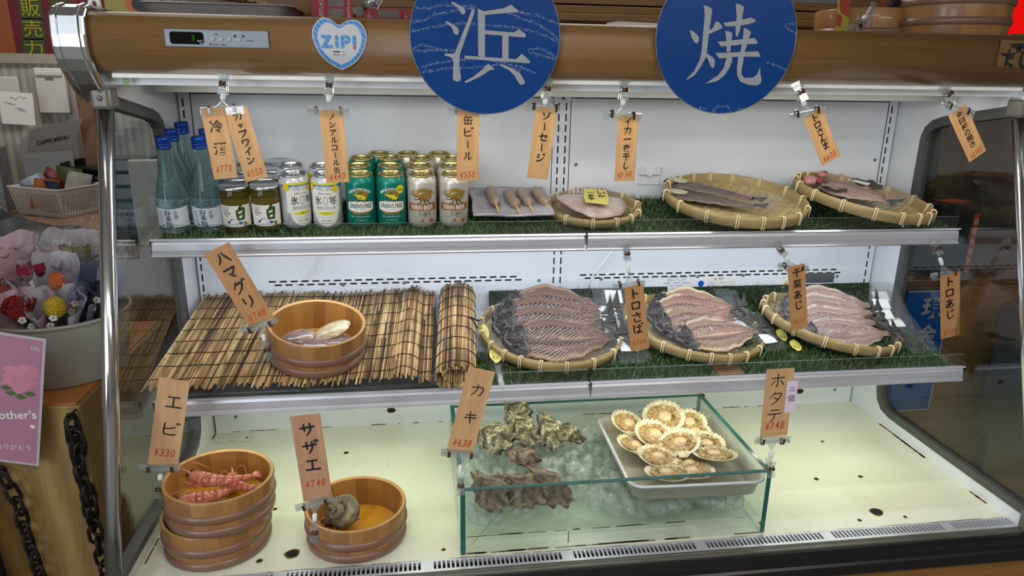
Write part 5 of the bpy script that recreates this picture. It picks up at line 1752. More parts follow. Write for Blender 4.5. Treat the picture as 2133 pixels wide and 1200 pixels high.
fs.append(tuple((len(rings) - 1) * n + i for i in range(n)))
g.add(vs, fs)
m_tin = NT('brushed_aluminium_tray')
_f = m_tin.noise(m_tin.coord('Object', (8, 90, 8)), 4, 4)
m_tin.pbr(m_tin.ramp(_f, [(.3, 'b9b4a4'), (.7, 'd2cdbd')]), .35, .35)
m_tin = m_tin.m
g.build('pan', m_tin, t, solid=.0015)
g = G(); g.smooth = True
g.tube([(x, y, .041) for x, y in rrect(.150, .168, .030)], .003, 8, closed=True); g.build('rolled_rim', m_alu, t)
# scallops
def scal_mat():
    t = NT('scallop_shell')
    f = t.noise(t.coord('Object'), 40, 4)
    t.pbr(t.ramp(f, [(.35, 'ab9874'), (.6, 'd0c6ae')]), .4)
    return t.m
m_sc = scal_mat()
m_frill = NT('scallop_frill')
_f = m_frill.noise(m_frill.coord('Object'), 120, 4, .6, 1)
m_frill.pbr(m_frill.ramp(_f, [(.35, '7c5f36'), (.5, 'a3875a'), (.65, 'c0a87e')]), .25, 0, m_frill.bump(_f, .5, .003)); m_frill = m_frill.m
m_musc = NT('scallop_muscle')
_f = m_musc.noise(m_musc.coord('Object'), 60, 3)
m_musc.pbr(m_musc.ramp(_f, [(.3, 'b89a70'), (.7, 'cdb592')]), .25); m_musc = m_musc.m
def scallop(label):
    t = thing('scallop', label, 'scallop')
    R_ = .046
    g = G(); g.smooth = True
    def f(u, w):
        a = -PI / 2 + 2 * PI * u
        rb = 1 + .030 * math.cos(26 * a) * w ** 3
        # flatten towards the hinge
        k = 1 if math.sin(a) > -.80 else 1
        x = R_ * w * math.cos(a) * rb; y = R_ * w * math.sin(a) * rb * (1.0 if math.sin(a) > 0 else .92)
        return (x, y, .010 * w ** 2.6 + .0012 * math.cos(26 * a) * w ** 2)
    g.grid(104, 10, f, closed_u=True)
    # ears at the hinge
    g.add([(-.022, -R_ * .86, .009), (.022, -R_ * .86, .009), (.020, -R_ * 1.02, .011), (-.020, -R_ * 1.02, .011), (-.030, -R_ * .60, .010), (.030, -R_ * .60, .010)], [(0, 1, 2, 3), (4, 0, 3), (5, 2, 1), (4, 5, 1, 0)])
    g.build('shell', m_sc, t, solid=.0022)
    g = G(); g.smooth = True
    for k, (ra, rr_, z_) in enumerate(((.030, .0042, .007), (.025, .0035, .008), (.033, .0022, .009))):
        g.tube([(ra * math.cos(a) * (1 + .05 * math.sin(7 * a + k)), ra * math.sin(a) * .92 * (1 + .05 * math.sin(9 * a)) + .001, z_ + .0015 * math.sin(17 * a + k)) for a in [2 * PI * i / 60 for i in range(60)]], rr_, 7, closed=True)
    g.blob((.001, .000, .0055), (.0335, .0305, .0045), 30, 10, lambda th_, ph: 1 + .05 * math.sin(11 * th_) + .03 * math.sin(23 * th_))
    g.build('frill', m_frill, t)
    g = G(); g.smooth = True
    g.blob((.002, .000, .0085), (.016, .0155, .0085), 22, 12, lambda th_, ph: 1 + .03 * math.sin(6 * th_)); g.build('muscle', m_musc, t)
    g = G(); g.smooth = True
    g.blob((.019, -.004, .0075), (.006, .013, .006), 12, 8); g.build('roe', plain('dark_gut', '6a5526', .3, var=.4), t)
    g = G(); g.blob((0, -R_ * .97, .0115), (.0028, .0028, .0025), 8, 5); g.build('hinge_spot', m_dark, t)
    return t
s0 = None
SCS = (1, 1.15, 1.0, 1.08, 1.0, .9, 1.08, 1.05, 1.08, 1.10, 1.05, 1.08, 1.0)
SC = [(1.064, -.300, .868, (.35, .15, .35), 'scallop at the far left back corner of the tray'), (1.160, -.292, .876, (.45, -.05, -.25), 'large white-rimmed scallop standing at the back middle of the tray'), (1.218, -.312, .868, (.30, -.15, .1), 'scallop at the back right corner of the tray'),
      (1.112, -.360, .866, (.35, .05, .25), 'scallop with ribbed white rim, second row left of the tray'), (1.058, -.385, .853, (.10, .2, .3), 'scallop lying half under others at the left of the tray'), (1.220, -.350, .862, (.15, -.1, .2), 'scallop seen edge-on, second row right of the tray'),
      (1.160, -.408, .866, (.28, -.20, -.45), 'tilted narrow-looking scallop in the middle of the tray'), (1.228, -.402, .853, (.15, -.2, .4), 'scallop half hidden at the right behind the large open scallop'), (1.090, -.455, .858, (.14, .1, .75), 'round wide open scallop at the left front of the tray'),
      (1.222, -.468, .864, (.20, -.05, 3.3), 'large open scallop at the right front of the tray'), (1.148, -.522, .858, (.18, .0, 3.4), 'scallop just behind the tank front glass, right of the front pair'), (1.086, -.530, .862, (.16, .0, 2.9), 'scallop just behind the tank front glass, left of the front pair'), (1.160, -.478, .849, (.05, .1, 1.2), 'scallop shell half covered in the middle front of the tray')]
for k, (x, y, z, rot, lb) in enumerate(SC):
    if s0 is None:
        s0 = scallop(lb); s0['group'] = 'scallops on the tray'; s0.location = (x, y, z); s0.rotation_euler = rot
    else:
        dup(s0, (x, y, z), rot, lb, scale=(SCS[k],) * 3)
# ------------------------------------------------------------------ round blue signs
def sign_mat():
    def c(t): return lin('0b4f9c')
    return translucent('blue_sign_plastic', lambda t: '084c9c', .35, .25)
m_sign = sign_mat()
m_sign_w = translucent('sign_grey_white', lambda t: 'aeb6bf', .25, .35)
m_sign_o = plain('sign_navy_outline', '0a2247', .4)
m_glint = plain('painted_glint', 'b9cbe6', .35)
HAMA = [[(500,60),(520,58),(600,95),(640,120),(645,150),(630,178),(605,172),(580,130),(545,95),(500,72)],
 [(440,245),(460,248),(520,275),(565,305),(578,340),(570,370),(545,375),(525,355),(500,300),(440,258)],
 [(712,130),(742,122),(735,165),(640,420),(590,555),(583,600),(580,680),(597,800),(590,830),(550,840),(515,825),(510,790),(518,650),(505,605),(470,590),(428,582),(428,562),(520,562),(540,540)],
 [(773,115),(838,140),(1040,105),(1115,68),(1195,125),(1190,140),(1060,150),(848,175),(848,590),(778,580)],
 [(840,322),(1150,338),(1205,305),(1275,350),(1278,375),(1265,385),(848,362)],
 [(1030,345),(1095,345),(1098,610),(1030,605)],
 [(635,578),(1180,603),(1240,548),(1325,615),(1328,635),(1315,643),(637,608)],
 [(885,655),(945,700),(945,718),(912,715),(800,785),(660,850),(640,852),(635,835),(720,790),(790,740)],
 [(1012,655),(1040,660),(1130,695),(1220,740),(1275,820),(1278,850),(1240,865),(1215,850),(1165,770),(1110,720),(1020,675)]]
YAKI = [[(360,342),(385,342),(430,370),(462,400),(460,440),(445,462),(420,450),(390,410)],
 [(482,105),(530,115),(570,140),(572,165),(560,345),(556,540),(545,600),(510,670),(450,760),(362,812),(370,795),(440,720),(490,610),(500,545),(500,190)],
 [(555,340),(600,305),(615,250),(650,255),(690,290),(692,310),(555,372)],
 [(550,545),(615,580),(648,615),(650,660),(640,688),(615,680),(570,600),(545,575)],
 [(697,262),(830,240),(980,205),(1032,225),(1025,245),(960,268),(800,292),(720,290)],
 [(808,80),(860,90),(898,110),(888,200),(878,330),(858,388),(840,380),(830,300),(830,200)],
 [(725,335),(770,340),(803,355),(800,530),(760,530),(750,430)],
 [(917,300),(970,320),(998,345),(975,420),(950,540),(905,540),(918,430)],
 [(655,438),(740,430),(1000,400),(1040,395),(1080,435),(1070,450),(960,455),(700,482)],
 [(645,545),(750,540),(1000,525),(1095,520),(1120,560),(1115,572),(900,575),(690,595)],
 [(770,570),(815,575),(832,605),(810,680),(760,760),(690,815),(570,838),(590,825),(690,760),(745,690)],
 [(888,565),(935,565),(950,590),(938,700),(945,750),(980,778),(1070,772),(1105,745),(1132,670),(1145,740),(1165,800),(1155,830),(1120,848),(1030,845),(940,815),(900,760),(888,690)]]
def grow(poly, d):
    k = len(poly); out = []
    A = sum(poly[i][0] * poly[(i + 1) % k][1] - poly[(i + 1) % k][0] * poly[i][1] for i in range(k))
    s = 1 if A > 0 else -1
    for i in range(k):
        a, b, c = Vector(poly[i - 1]), Vector(poly[i]), Vector(poly[(i + 1) % k])
        n1 = Vector(((b - a).y, -(b - a).x)).normalized(); n2 = Vector(((c - b).y, -(c - b).x)).normalized()
        n = n1 + n2
        n = n.normalized() * min(1.6, 1 / max(.3, (n.length / 2))) if n.length > 1e-6 else n1
        out.append(tuple(b + n * d * s))
    return out
def disc_sign(label, cx, cz, r, polys, norm, waves):
    t = thing('round_sign', label, 'sign', (cx, -.4705, cz), (0, 0, 0))
    g = G(); n = 96
    ring = [(r * math.cos(2 * PI * i / n), r * math.sin(2 * PI * i / n)) for i in range(n)]
    g.prism(ring, lambda x, z: (x, -.0015, z), lambda x, z: (x, .0005, z)); g.build('disc', m_sign, t)
    g = G(); g.smooth = True
    g.tube([(x, -.0008, z) for x, z in ring], .0013, 6, closed=True); g.build('clear_edge', m_acryl_edge, t)
    for nm, m, d, y in (('outline', m_sign_o, 5, -.0018), ('character', m_sign_w, 0, -.0022)):
        g = G()
        for pi_, P in enumerate(polys):
            y = y - 1.2e-5
            Q = [norm(*p) for p in (grow(P, d) if d else P)]
            flat_poly(g, [(a * r, b * r) for a, b in Q], lambda x, z: (x, y, z))
        g.build(nm, m, t)
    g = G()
    for wv in waves:                                                   # glints along the film's wrinkles, painted as broken pale specks
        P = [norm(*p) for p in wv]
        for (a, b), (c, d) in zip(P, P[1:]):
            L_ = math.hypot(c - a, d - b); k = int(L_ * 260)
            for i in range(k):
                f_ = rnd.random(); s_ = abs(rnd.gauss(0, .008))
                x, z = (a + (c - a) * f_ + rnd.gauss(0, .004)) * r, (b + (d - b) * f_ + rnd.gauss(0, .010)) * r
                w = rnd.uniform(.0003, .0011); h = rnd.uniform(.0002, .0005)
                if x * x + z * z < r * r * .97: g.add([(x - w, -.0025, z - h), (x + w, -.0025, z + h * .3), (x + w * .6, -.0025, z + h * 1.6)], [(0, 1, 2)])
    g.build('painted_shine', m_glint, t)
    return t
disc_sign('round blue sign nearer the heart sticker, with character 浜 and many painted wrinkle glints', .688, 1.767, .138, HAMA, lambda X, Y: ((X - 860) / 785, (385 - Y) / 785),
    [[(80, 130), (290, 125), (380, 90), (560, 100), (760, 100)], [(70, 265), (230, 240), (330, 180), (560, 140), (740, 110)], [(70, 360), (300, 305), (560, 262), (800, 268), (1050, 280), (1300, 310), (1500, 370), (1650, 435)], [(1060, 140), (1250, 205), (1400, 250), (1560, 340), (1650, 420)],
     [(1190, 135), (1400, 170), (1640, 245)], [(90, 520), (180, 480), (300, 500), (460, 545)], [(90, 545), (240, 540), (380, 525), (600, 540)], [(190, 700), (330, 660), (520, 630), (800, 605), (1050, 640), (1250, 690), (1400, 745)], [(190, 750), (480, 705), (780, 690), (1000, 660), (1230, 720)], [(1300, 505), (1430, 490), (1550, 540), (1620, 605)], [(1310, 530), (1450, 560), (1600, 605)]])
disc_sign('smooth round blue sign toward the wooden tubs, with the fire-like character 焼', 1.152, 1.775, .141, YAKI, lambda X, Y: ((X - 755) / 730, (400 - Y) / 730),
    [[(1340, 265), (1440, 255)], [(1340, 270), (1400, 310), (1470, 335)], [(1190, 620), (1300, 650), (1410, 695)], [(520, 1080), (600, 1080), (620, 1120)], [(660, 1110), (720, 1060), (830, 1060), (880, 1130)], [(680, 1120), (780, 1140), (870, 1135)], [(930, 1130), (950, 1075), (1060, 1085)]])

# ------------------------------------------------------------------ price cards and their clear clip holders
def veneer(name, a, b, trans, scale=(34, 34, 3)):
    def f(t):
        v = t.coord('Object', scale)
        n1 = t.noise(v, 3, 3, .5, .8)
        w = t.n('TexWave', wave_type='BANDS', bands_direction='X'); w.inputs['Scale'].default_value = 9; w.inputs['Distortion'].default_value = 3; w.inputs['Detail'].default_value = 2
        t.l(v, w.inputs[0])
        return t.ramp(t.math('ADD', t.math('MULTIPLY', n1, .7), t.math('MULTIPLY', w.outputs['Fac'], .3)), [(.3, a), (.7, b)])
    return translucent(name, f, trans, .45)
m_card_top = veneer('thin_cedar_veneer', 'dcb786', 'eed7b2', .65)
m_card_mid = veneer('cedar_card', 'b88453', 'cf9f6c', .15)
m_card_low = veneer('pine_card', 'b78f66', 'd2ab80', .08, (22, 22, 1.6))
m_card_pink = veneer('pinkish_cedar_card', 'a87a60', 'c69a7c', .08, (26, 26, 1.8))
m_orange_ink = plain('orange_ink', 'c4501e', .6)
m_red_ink = plain('faded_red_ink', 'b0452c', .6)
m_yellow_ink = plain('faded_yellow_ink', 'a3601a', .6)
m_brown_metal = plain('brown_spring', '5a4028', .3, .6)
m_ball = plain('milky_plastic', 'e6e8ea', .35)
def clip_holder(label, A, B, y, roll, steel=False, wd=.076):
    """A: where the jaw grips, B: centre of the card bar; both (x, z)"""
    t = thing('card_clip', label, 'card holder', (A[0], y, A[1]), group='clear card holders')
    dx, dz = B[0] - A[0], B[1] - A[1]
    L_ = math.hypot(dx, dz)
    ax = Vector((dx / L_, 0, dz / L_)); sd = Vector((ax.z, 0, -ax.x))
    F = lambda a, s, o=0: tuple(ax * a + sd * s + Vector((0, o, 0)))
    for o in (-.006, .004):                                            # two clear jaw plates, pinched in the middle
        g = G()
        W = [(-.014, .0095), (-.004, .0075), (.006, .0060), (.016, .0075), (.024, .0085)]
        bw = lambda k: o + (.0035 if o > 0 else -.0035) * abs(k - .006) / .018
        vs = []
        for k, w in W: vs += [F(k, -w, bw(k)), F(k, w, bw(k)), F(k, -w, bw(k) + .0016), F(k, w, bw(k) + .0016)]
        fs = []
        for i in range(len(W) - 1):
            a = 4 * i; fs += [(a, a + 1, a + 5, a + 4), (a + 2, a + 6, a + 7, a + 3), (a, a + 4, a + 6, a + 2), (a + 1, a + 3, a + 7, a + 5)]
        fs += [(0, 2, 3, 1), (16, 17, 19, 18)]
        g.add(vs, fs)
        for k in (-.010, -.006, .014, .019):
            g.tube([F(k, -.007, bw(k) - .0005), F(k, .007, bw(k) - .0005)], .0011, 5)
        g.build('jaw', m_clip, t)
    g = G(); g.smooth = True
    g.tube([F(.002, -.0045, -.008), F(.002, -.0045, .007), F(.010, -.0045, .007), F(.010, -.0045, -.008)], .0011, 5)
    g.tube([F(.002, .0045, -.008), F(.002, .0045, .007), F(.010, .0045, .007), F(.010, .0045, -.008)], .0011, 5)
    g.tube([F(.006, -.0055, -.0075), F(.006, .0055, -.0075)], .0035, 8)
    g.build('spring', m_brown_metal, t)
    g = G(); g.smooth = True
    b0, b1 = max(.024, L_ * .42), max(.036, L_ * .66)
    g.tube([F(b0, 0), F(b0 + .002, 0), F((b0 + b1) / 2, 0), F(b1 - .002, 0), F(b1, 0)], .0046, 12, taper=lambda s: (.75, 1, 1.05, 1, .7)[int(round(s * 4))])
    g.build('ball_joint', m_ball, t)
    cr, sr = math.cos(roll), math.sin(roll)
    Bx = Vector((dx, 0, dz)); rx = Vector((cr, 0, sr)); rz = Vector((-sr, 0, cr))
    up = 1 if dz < 0 else -1
    g = G()
    q = Vector(F(b1, 0))
    g.add([tuple(q + Vector((0, -.001, 0))), tuple(Bx - rx * .012 + rz * up * .004), tuple(Bx + rx * .012 + rz * up * .004), tuple(q + Vector((0, .001, 0))), tuple(Bx - rx * .012 + rz * up * .004 + Vector((0, .002, 0))), tuple(Bx + rx * .012 + rz * up * .004 + Vector((0, .002, 0)))],
          [(0, 1, 2), (3, 5, 4), (0, 3, 4, 1), (0, 2, 5, 3), (1, 4, 5, 2)])
    g.tube([q, Bx - rx * .013 + rz * up * .004], .0009, 5); g.tube([q, Bx + rx * .013 + rz * up * .004], .0009, 5)
    g.build('neck', m_clip, t)
    g = G()
    hw = wd / 2
    for o0, o1, zt in ((-.0042, -.0030, -.010), (.0030, .0042, -.006)):
        vs = [Bx + rx * sx_ + rz * (zz * up) + Vector((0, oo, 0)) for sx_ in (-hw, hw) for zz in (.004, zt) for oo in (o0, o1)]
        g.add([tuple(v) for v in vs], [(0, 1, 3, 2), (4, 6, 7, 5), (0, 4, 5, 1), (2, 3, 7, 6), (0, 2, 6, 4), (1, 5, 7, 3)])
    g.smooth = True
    g.tube([tuple(Bx - rx * hw + rz * up * .004), tuple(Bx + rx * hw + rz * up * .004)], .0038, 8)
    g.build('clear_bar', m_clip, t)
    for s_ in (-.022, .022):
        g = G()
        c = Bx + rx * s_
        pts = [c + rz * (zz * up) + Vector((0, oo, 0)) for oo, zz in ((-.0062, -.005), (-.0066, .006), (-.002, .0095), (.004, .0095), (.0062, .005), (.0060, -.003))]
        vs = []
        for p in pts: vs += [tuple(p - rx * .0024), tuple(p + rx * .0024)]
        g.add(vs, [(2 * i, 2 * i + 1, 2 * i + 3, 2 * i + 2) for i in range(5)])
        g.build('spring_clip', m_chrome if steel else m_brown_metal, t, solid=.0008)
    return t
m_clip = clear('clear_clip_plastic', (0.93, 0.95, 0.95), .10, .04, .10, hazecol='d5dcdc')
ST = {   # brush strokes of the larger kana, unit box, y up
 'ハ': [[(.38, .85, .8), (.30, .45, 1.1), (.05, .10, .6)], [(.58, .88, .7), (.72, .55, 1.2), (.98, .12, 1.1)]],
 'マ': [[(.05, .80, 1.1), (.90, .86, 1.2)], [(.90, .86, 1.2), (.65, .50, 1), (.45, .38, .7)], [(.30, .48, .8), (.62, .15, 1.3)]],
 'グ': [[(.32, .95, .8), (.05, .50, .8)], [(.28, .78, 1), (.75, .80, 1.3), (.55, .35, 1), (.12, .02, .6)], [(.82, 1.0, .8), (.90, .88, .9)], [(.98, 1.04, .8), (1.06, .92, .9)]],
 'リ': [[(.18, .85, 1), (.20, .40, .9)], [(.75, .90, 1), (.74, .40, 1.2), (.40, .02, .6)]],
 'エ': [[(.15, .85, 1), (.85, .87, 1)], [(.50, .85, 1), (.48, .15, 1)], [(.02, .14, 1), (.98, .16, 1.1)]],
 'ビ': [[(.15, .90, 1), (.12, .20, 1), (.45, .08, 1), (.85, .14, 1)], [(.80, .66, 1), (.45, .55, 1), (.14, .50, 1)], [(.88, .98, .9), (.94, .88, .9)], [(1.02, 1.02, .9), (1.08, .92, .9)]],
 'サ': [[(.02, .62, 1), (.98, .70, 1.2)], [(.28, .90, 1), (.30, .40, 1)], [(.70, .95, 1), (.70, .45, 1.1), (.42, .02, .6)]],
 'ザ': [[(.02, .62, 1), (.92, .70, 1.2)], [(.28, .90, 1), (.30, .40, 1)], [(.66, .92, 1), (.66, .45, 1.1), (.40, .02, .6)], [(.84, 1.02, 1), (.92, .90, 1)], [(1.0, 1.06, 1), (1.08, .95, 1)]],
 'カ': [[(.05, .68, 1), (.88, .74, 1.1), (.82, .20, 1), (.66, .10, .8)], [(.48, .95, 1), (.42, .45, 1), (.10, .02, .6)]],
 'キ': [[(.12, .66, 1), (.88, .76, 1)], [(.05, .42, 1), (.95, .52, 1.1)], [(.42, .98, 1), (.56, .02, 1)]],
 'ホ': [[(.05, .68, 1), (.95, .72, 1)], [(.50, .98, 1), (.50, .10, 1), (.40, .16, .6)], [(.30, .50, .9), (.05, .18, .7)], [(.70, .50, .9), (.95, .20, 1)]],
 'タ': [[(.42, .98, .9), (.05, .50, .7)], [(.38, .82, 1), (.88, .84, 1), (.60, .30, 1), (.15, .00, .6)], [(.36, .55, .9), (.66, .36, 1)]],
 'テ': [[(.22, .90, 1), (.80, .92, 1)], [(.02, .60, 1), (.98, .64, 1)], [(.52, .60, 1), (.48, .25, 1), (.18, .02, .6)]],
 'ト': [[(.35, .95, 1.2), (.36, .05, 1.1)], [(.38, .60, 1), (.80, .42, 1.2)]],
 'ロ': [[(.12, .78, 1), (.16, .12, 1)], [(.12, .78, 1), (.85, .80, 1.2), (.80, .14, 1)], [(.16, .16, 1), (.80, .18, 1)]],
 'さ': [[(.10, .72, 1), (.85, .80, 1)], [(.48, .98, 1), (.78, .45, 1)], [(.25, .38, 1), (.22, .12, 1), (.50, .02, 1), (.80, .08, .9)]],
 'ば': [[(.12, .90, 1), (.08, .40, 1), (.16, .05, .9)], [(.35, .66, 1), (.85, .70, 1)], [(.62, .92, 1), (.64, .20, 1), (.45, .06, 1), (.38, .18, .8), (.60, .20, .9), (.90, .06, .8)], [(.86, 1.0, .8), (.92, .9, .8)], [(1.0, 1.04, .8), (1.06, .94, .8)]],
 'あ': [[(.12, .78, 1), (.80, .82, 1)], [(.40, .98, 1), (.38, .40, 1), (.50, .12, .8)], [(.66, .66, 1), (.40, .15, 1), (.14, .16, 1), (.22, .42, 1), (.62, .50, 1), (.88, .30, 1), (.62, .02, .7)]],
 'じ': [[(.30, .95, 1), (.28, .30, 1.1), (.50, .05, 1.1), (.92, .28, .6)], [(.66, .92, .9), (.72, .78, .9)], [(.84, .98, .9), (.90, .84, .9)]],
 'ン': [[(.10, .80, 1), (.38, .66, 1.1)], [(.95, .72, .6), (.60, .30, 1.1), (.12, .12, 1.3)]],
 'ツ': [[(.08, .75, .8), (.20, .50, 1)], [(.42, .85, .8), (.50, .58, 1)], [(.92, .80, 1.1), (.72, .35, 1), (.30, .05, .6)]],
 'イ': [[(.85, .95, 1), (.45, .55, 1), (.08, .38, .6)], [(.52, .60, 1.1), (.52, .02, 1)]],
 'ー': [[(.5, .9, .8), (.52, .1, 1.1)]],
 'ソ': [[(.15, .85, .8), (.30, .52, 1.2)], [(.90, .92, 1), (.75, .45, 1.1), (.25, .05, .6)]],
 'セ': [[(.05, .55, 1), (.92, .68, 1.1), (.72, .40, .7)], [(.35, .92, 1), (.34, .20, 1), (.55, .06, 1), (.92, .10, 1)]],
 'ジ': [[(.15, .85, 1), (.38, .74, 1)], [(.08, .58, 1), (.30, .48, 1)], [(.92, .62, .6), (.60, .22, 1.1), (.12, .06, 1.2)], [(.74, .98, .9), (.82, .86, .9)], [(.92, 1.0, .9), (1.0, .88, .9)]],
 'ル': [[(.32, .85, 1), (.28, .40, 1), (.05, .08, .6)], [(.62, .92, 1.1), (.62, .12, 1.1), (.98, .38, .6)]],
 'ノ': [[(.80, .92, 1.1), (.55, .40, 1), (.10, .05, .5)]],
 'ア': [[(.08, .82, 1), (.90, .86, 1.1), (.62, .55, .8)], [(.50, .66, 1), (.42, .30, 1), (.15, .02, .6)]],
 'コ': [[(.10, .80, 1), (.85, .82, 1.2), (.82, .15, 1)], [(.06, .14, 1), (.92, .16, 1)]],
 'プ': [[(.08, .80, 1), (.85, .82, 1.2), (.62, .35, 1), (.18, .02, .6)], [(.94, 1.0, .6), (1.04, .92, .6), (.94, .84, .6), (.86, .92, .6), (.94, 1.0, .6)]],
 'ワ': [[(.12, .80, 1), (.12, .48, 1)], [(.12, .80, 1), (.88, .82, 1.2), (.70, .30, 1), (.30, .02, .6)]],
 'ッ': [[(.15, .60, .8), (.24, .40, 1)], [(.42, .66, .8), (.48, .46, 1)], [(.82, .62, 1), (.66, .25, 1), (.32, .02, .6)]],
 'し': [[(.35, .95, 1), (.30, .25, 1.1), (.50, .04, 1.1), (.92, .28, .6)]],
 'ん': [[(.55, .95, 1), (.10, .05, 1), (.40, .45, .9), (.55, .08, 1), (.95, .30, .6)]],
 'ま': [[(.15, .78, 1), (.85, .80, 1)], [(.18, .56, 1), (.82, .58, 1)], [(.52, .98, 1), (.52, .20, 1), (.30, .05, 1), (.22, .18, .8), (.52, .22, .9), (.90, .05, .8)]],
 '千': [[(.80, .95, .8), (.25, .82, 1)], [(.05, .56, 1), (.95, .60, 1)], [(.52, .85, 1), (.50, .02, 1.1)]],
 '干': [[(.15, .88, 1), (.85, .90, 1)], [(.04, .55, 1), (.96, .58, 1.1)], [(.50, .88, 1), (.50, .02, 1.1)]],
 '一': [[(.05, .48, 1), (.95, .54, 1.3)]],
 '二': [[(.18, .72, 1), (.78, .75, 1)], [(.03, .25, 1), (.97, .28, 1.1)]],
}
def price_card(label, c, y, w, h, roll, m, chars, size, price, price_ink, pen=.0022, ink=None, top=.42, gap=None, px_=0.0, pz=-.40, tilt=0.0):
    t = thing('price_card', label, 'price card', (c[0], y, c[1]), (tilt, math.radians(-roll) * -1, 0), group='wooden price cards')
    t.rotation_euler = (tilt, -math.radians(roll), 0)
    G().box(-w / 2, w / 2, -.0005, .0005, -h / 2, h / 2).build('wooden_plate', m, t)
    q = lambda x, z: (x, -.0009, z)
    g = G()
    gap = gap or size * 1.15
    for i, ch in enumerate(chars):
        z = h * top - gap * (i + .5)
        s_ = size * (.62 if ch in 'ッー' and ch != 'ー' else 1)
        if ch in ST: brush(g, ST[ch], q, px_, z, s_, s_ * 1.0, pen)
        else: put_text(g, ch, q, px_, z, h=s_ * 1.02, w=s_ * 1.02, bold=.02, shear=.04)
    g.build('brush_writing', ink or m_ink, t)
    if price:
        g = G()
        x = -w * .36; step = w * .72 / len(price)
        for i, ch in enumerate(price):
            put_text(g, ch, q, x + step * (i + .5), h * pz + rnd.uniform(-.0005, .0005) + i * .0004, h=(.0130 if ch not in '.,' else .002) * w / .043, w=(step * .74 if ch not in '.,1' else None) if ch not in '.,1' else None, bold=.012, shear=.12, rot=rnd.uniform(-.08, .08))
        g.build('price_writing', price_ink, t)
    return t
m_ink_soft = plain('brown_black_ink', '33261c', .6)
YT = -.459
clip_holder('clear card holder with white-lit bar holding the two leftmost cards', (.216, 1.683), (.209, 1.631), YT + .004, .10, True)
price_card('wooden price card reading 冷酒 hanging in front of the sake bottles', (.199, 1.571), YT, .0425, .128, 5, m_card_top, '冷酒', .023, '¥770', m_orange_ink, .0030, m_ink_soft, .40, .040, 0, -.36)
price_card('wooden price card reading カップワイン hanging above the wine cups', (.246, 1.569), YT + .0016, .0425, .132, 12, m_card_top, 'カップワイン', .0145, '¥550', m_orange_ink, .0026, m_ink_soft, .46, .0162, 0, -.40)
clip_holder('clear card holder of the third card from the left', (.402, 1.683), (.397, 1.630), YT + .004, 0, True)
price_card('wooden price card reading ノンアルコール缶 hanging over the lemon cans', (.405, 1.566), YT, .0425, .134, 2.5, m_card_top, 'ノンアルコール缶', .0115, '¥440', m_orange_ink, .0020, m_ink_soft, .46, .0140, 0, -.42)
clip_holder('clear card holder partly behind the 浜 sign', (.660, 1.684), (.655, 1.633), YT + .004, -.02, True)
price_card('wooden price card reading 缶ビール hanging over the white beer cans', (.655, 1.569), YT, .0425, .134, -.5, m_card_top, '缶ビール', .017, '¥550', m_orange_ink, .0024, m_ink_soft, .44, .0225, 0, -.42)
clip_holder('clear card holder right beside the 浜 sign', (.808, 1.682), (.804, 1.640), YT + .004, -.06)
price_card('wooden price card reading ソーセージ with faded price, above the sausages', (.800, 1.573), YT, .0415, .137, -6.5, m_card_top, 'ソーセージ', .016, None, None, .0026, m_ink, .46, .0200, 0, -.40)
clip_holder('clear card holder just left of the 焼 sign', (.959, 1.682), (.959, 1.627), YT + .004, -.08)
price_card('wooden price card reading イカ一夜干し hanging over the squid basket', (.970, 1.564), YT, .0420, .128, 0, m_card_top, 'イカ一夜干し', .0145, '¥1.540', m_orange_ink, .0022, m_ink, .48, .0172, 0, -.41)
clip_holder('clear card holder right of the 焼 sign', (1.322, 1.682), (1.345, 1.636), YT + .004, .20)
price_card('tilted wooden price card reading トロさんま over the saury basket', (1.383, 1.588), YT, .0425, .112, 30, m_card_top, 'トロさんま', .0150, '¥605', m_orange_ink, .0024, m_ink, .47, .0160, 0, -.40)
clip_holder('clear card holder at the right end of the header', (1.648, 1.682), (1.681, 1.646), YT + .004, -.24)
price_card('tilted wooden price card reading 金目鯛の開き at the right end of the header', (1.711, 1.597), YT, .0420, .118, 36, m_card_top, '金目鯛の開き', .0130, '¥1980', m_orange_ink, .0020, m_ink, .47, .0150, 0, -.42)
YM = -.338
clip_holder('clear card holder on the upper price rail above the centre fish basket', (1.022, 1.326), (1.033, 1.246), YM + .002, .10)
price_card('wooden price card reading トロさば hanging beside the centre fish basket', (1.056, 1.165), YM - .002, .0455, .160, 9.5, m_card_mid, 'トロさば', .0235, '¥748', m_yellow_ink, .0034, m_ink, .47, .029, 0, -.38)
clip_holder('clear card holder on the upper price rail over the right fish basket', (1.388, 1.326), (1.428, 1.278), YM + .002, -.12)
price_card('wooden price card reading 千葉あじ hanging over the right fish basket', (1.449, 1.203), YM - .002, .0430, .164, 10.5, m_card_mid, '千葉あじ', .0215, '¥615', m_yellow_ink, .0030, m_ink, .475, .0275, 0, -.36)
clip_holder('clear card holder at the right end of the upper price rail', (1.787, 1.324), (1.829, 1.252), YM + .002, .12)
price_card('wooden price card reading トロあじ hanging in front of the right side glass', (1.855, 1.172), YM - .002, .0510, .168, 12, m_card_mid, 'トロあじ', .0240, '¥715', m_yellow_ink, .0034, m_ink, .47, .029, -.002, -.42)
YC = -.375
clip_holder('clear card holder clipped to the rim of the clam tub', (.236, 1.128), (.222, 1.186), YC, .30)
price_card('leaning wooden price card reading ハマグリ clipped to the clam tub', (.190, 1.275), YC - .002, .0560, .178, 25, m_card_mid, 'ハマグリ', .0270, '¥748', m_orange_ink, .0038, m_ink, .47, .0345, 0, -.40)
YE = -.515
clip_holder('clear card holder clipped to the left rim of the stacked tubs', (.032, .893), (.040, .943), YE, -.05)
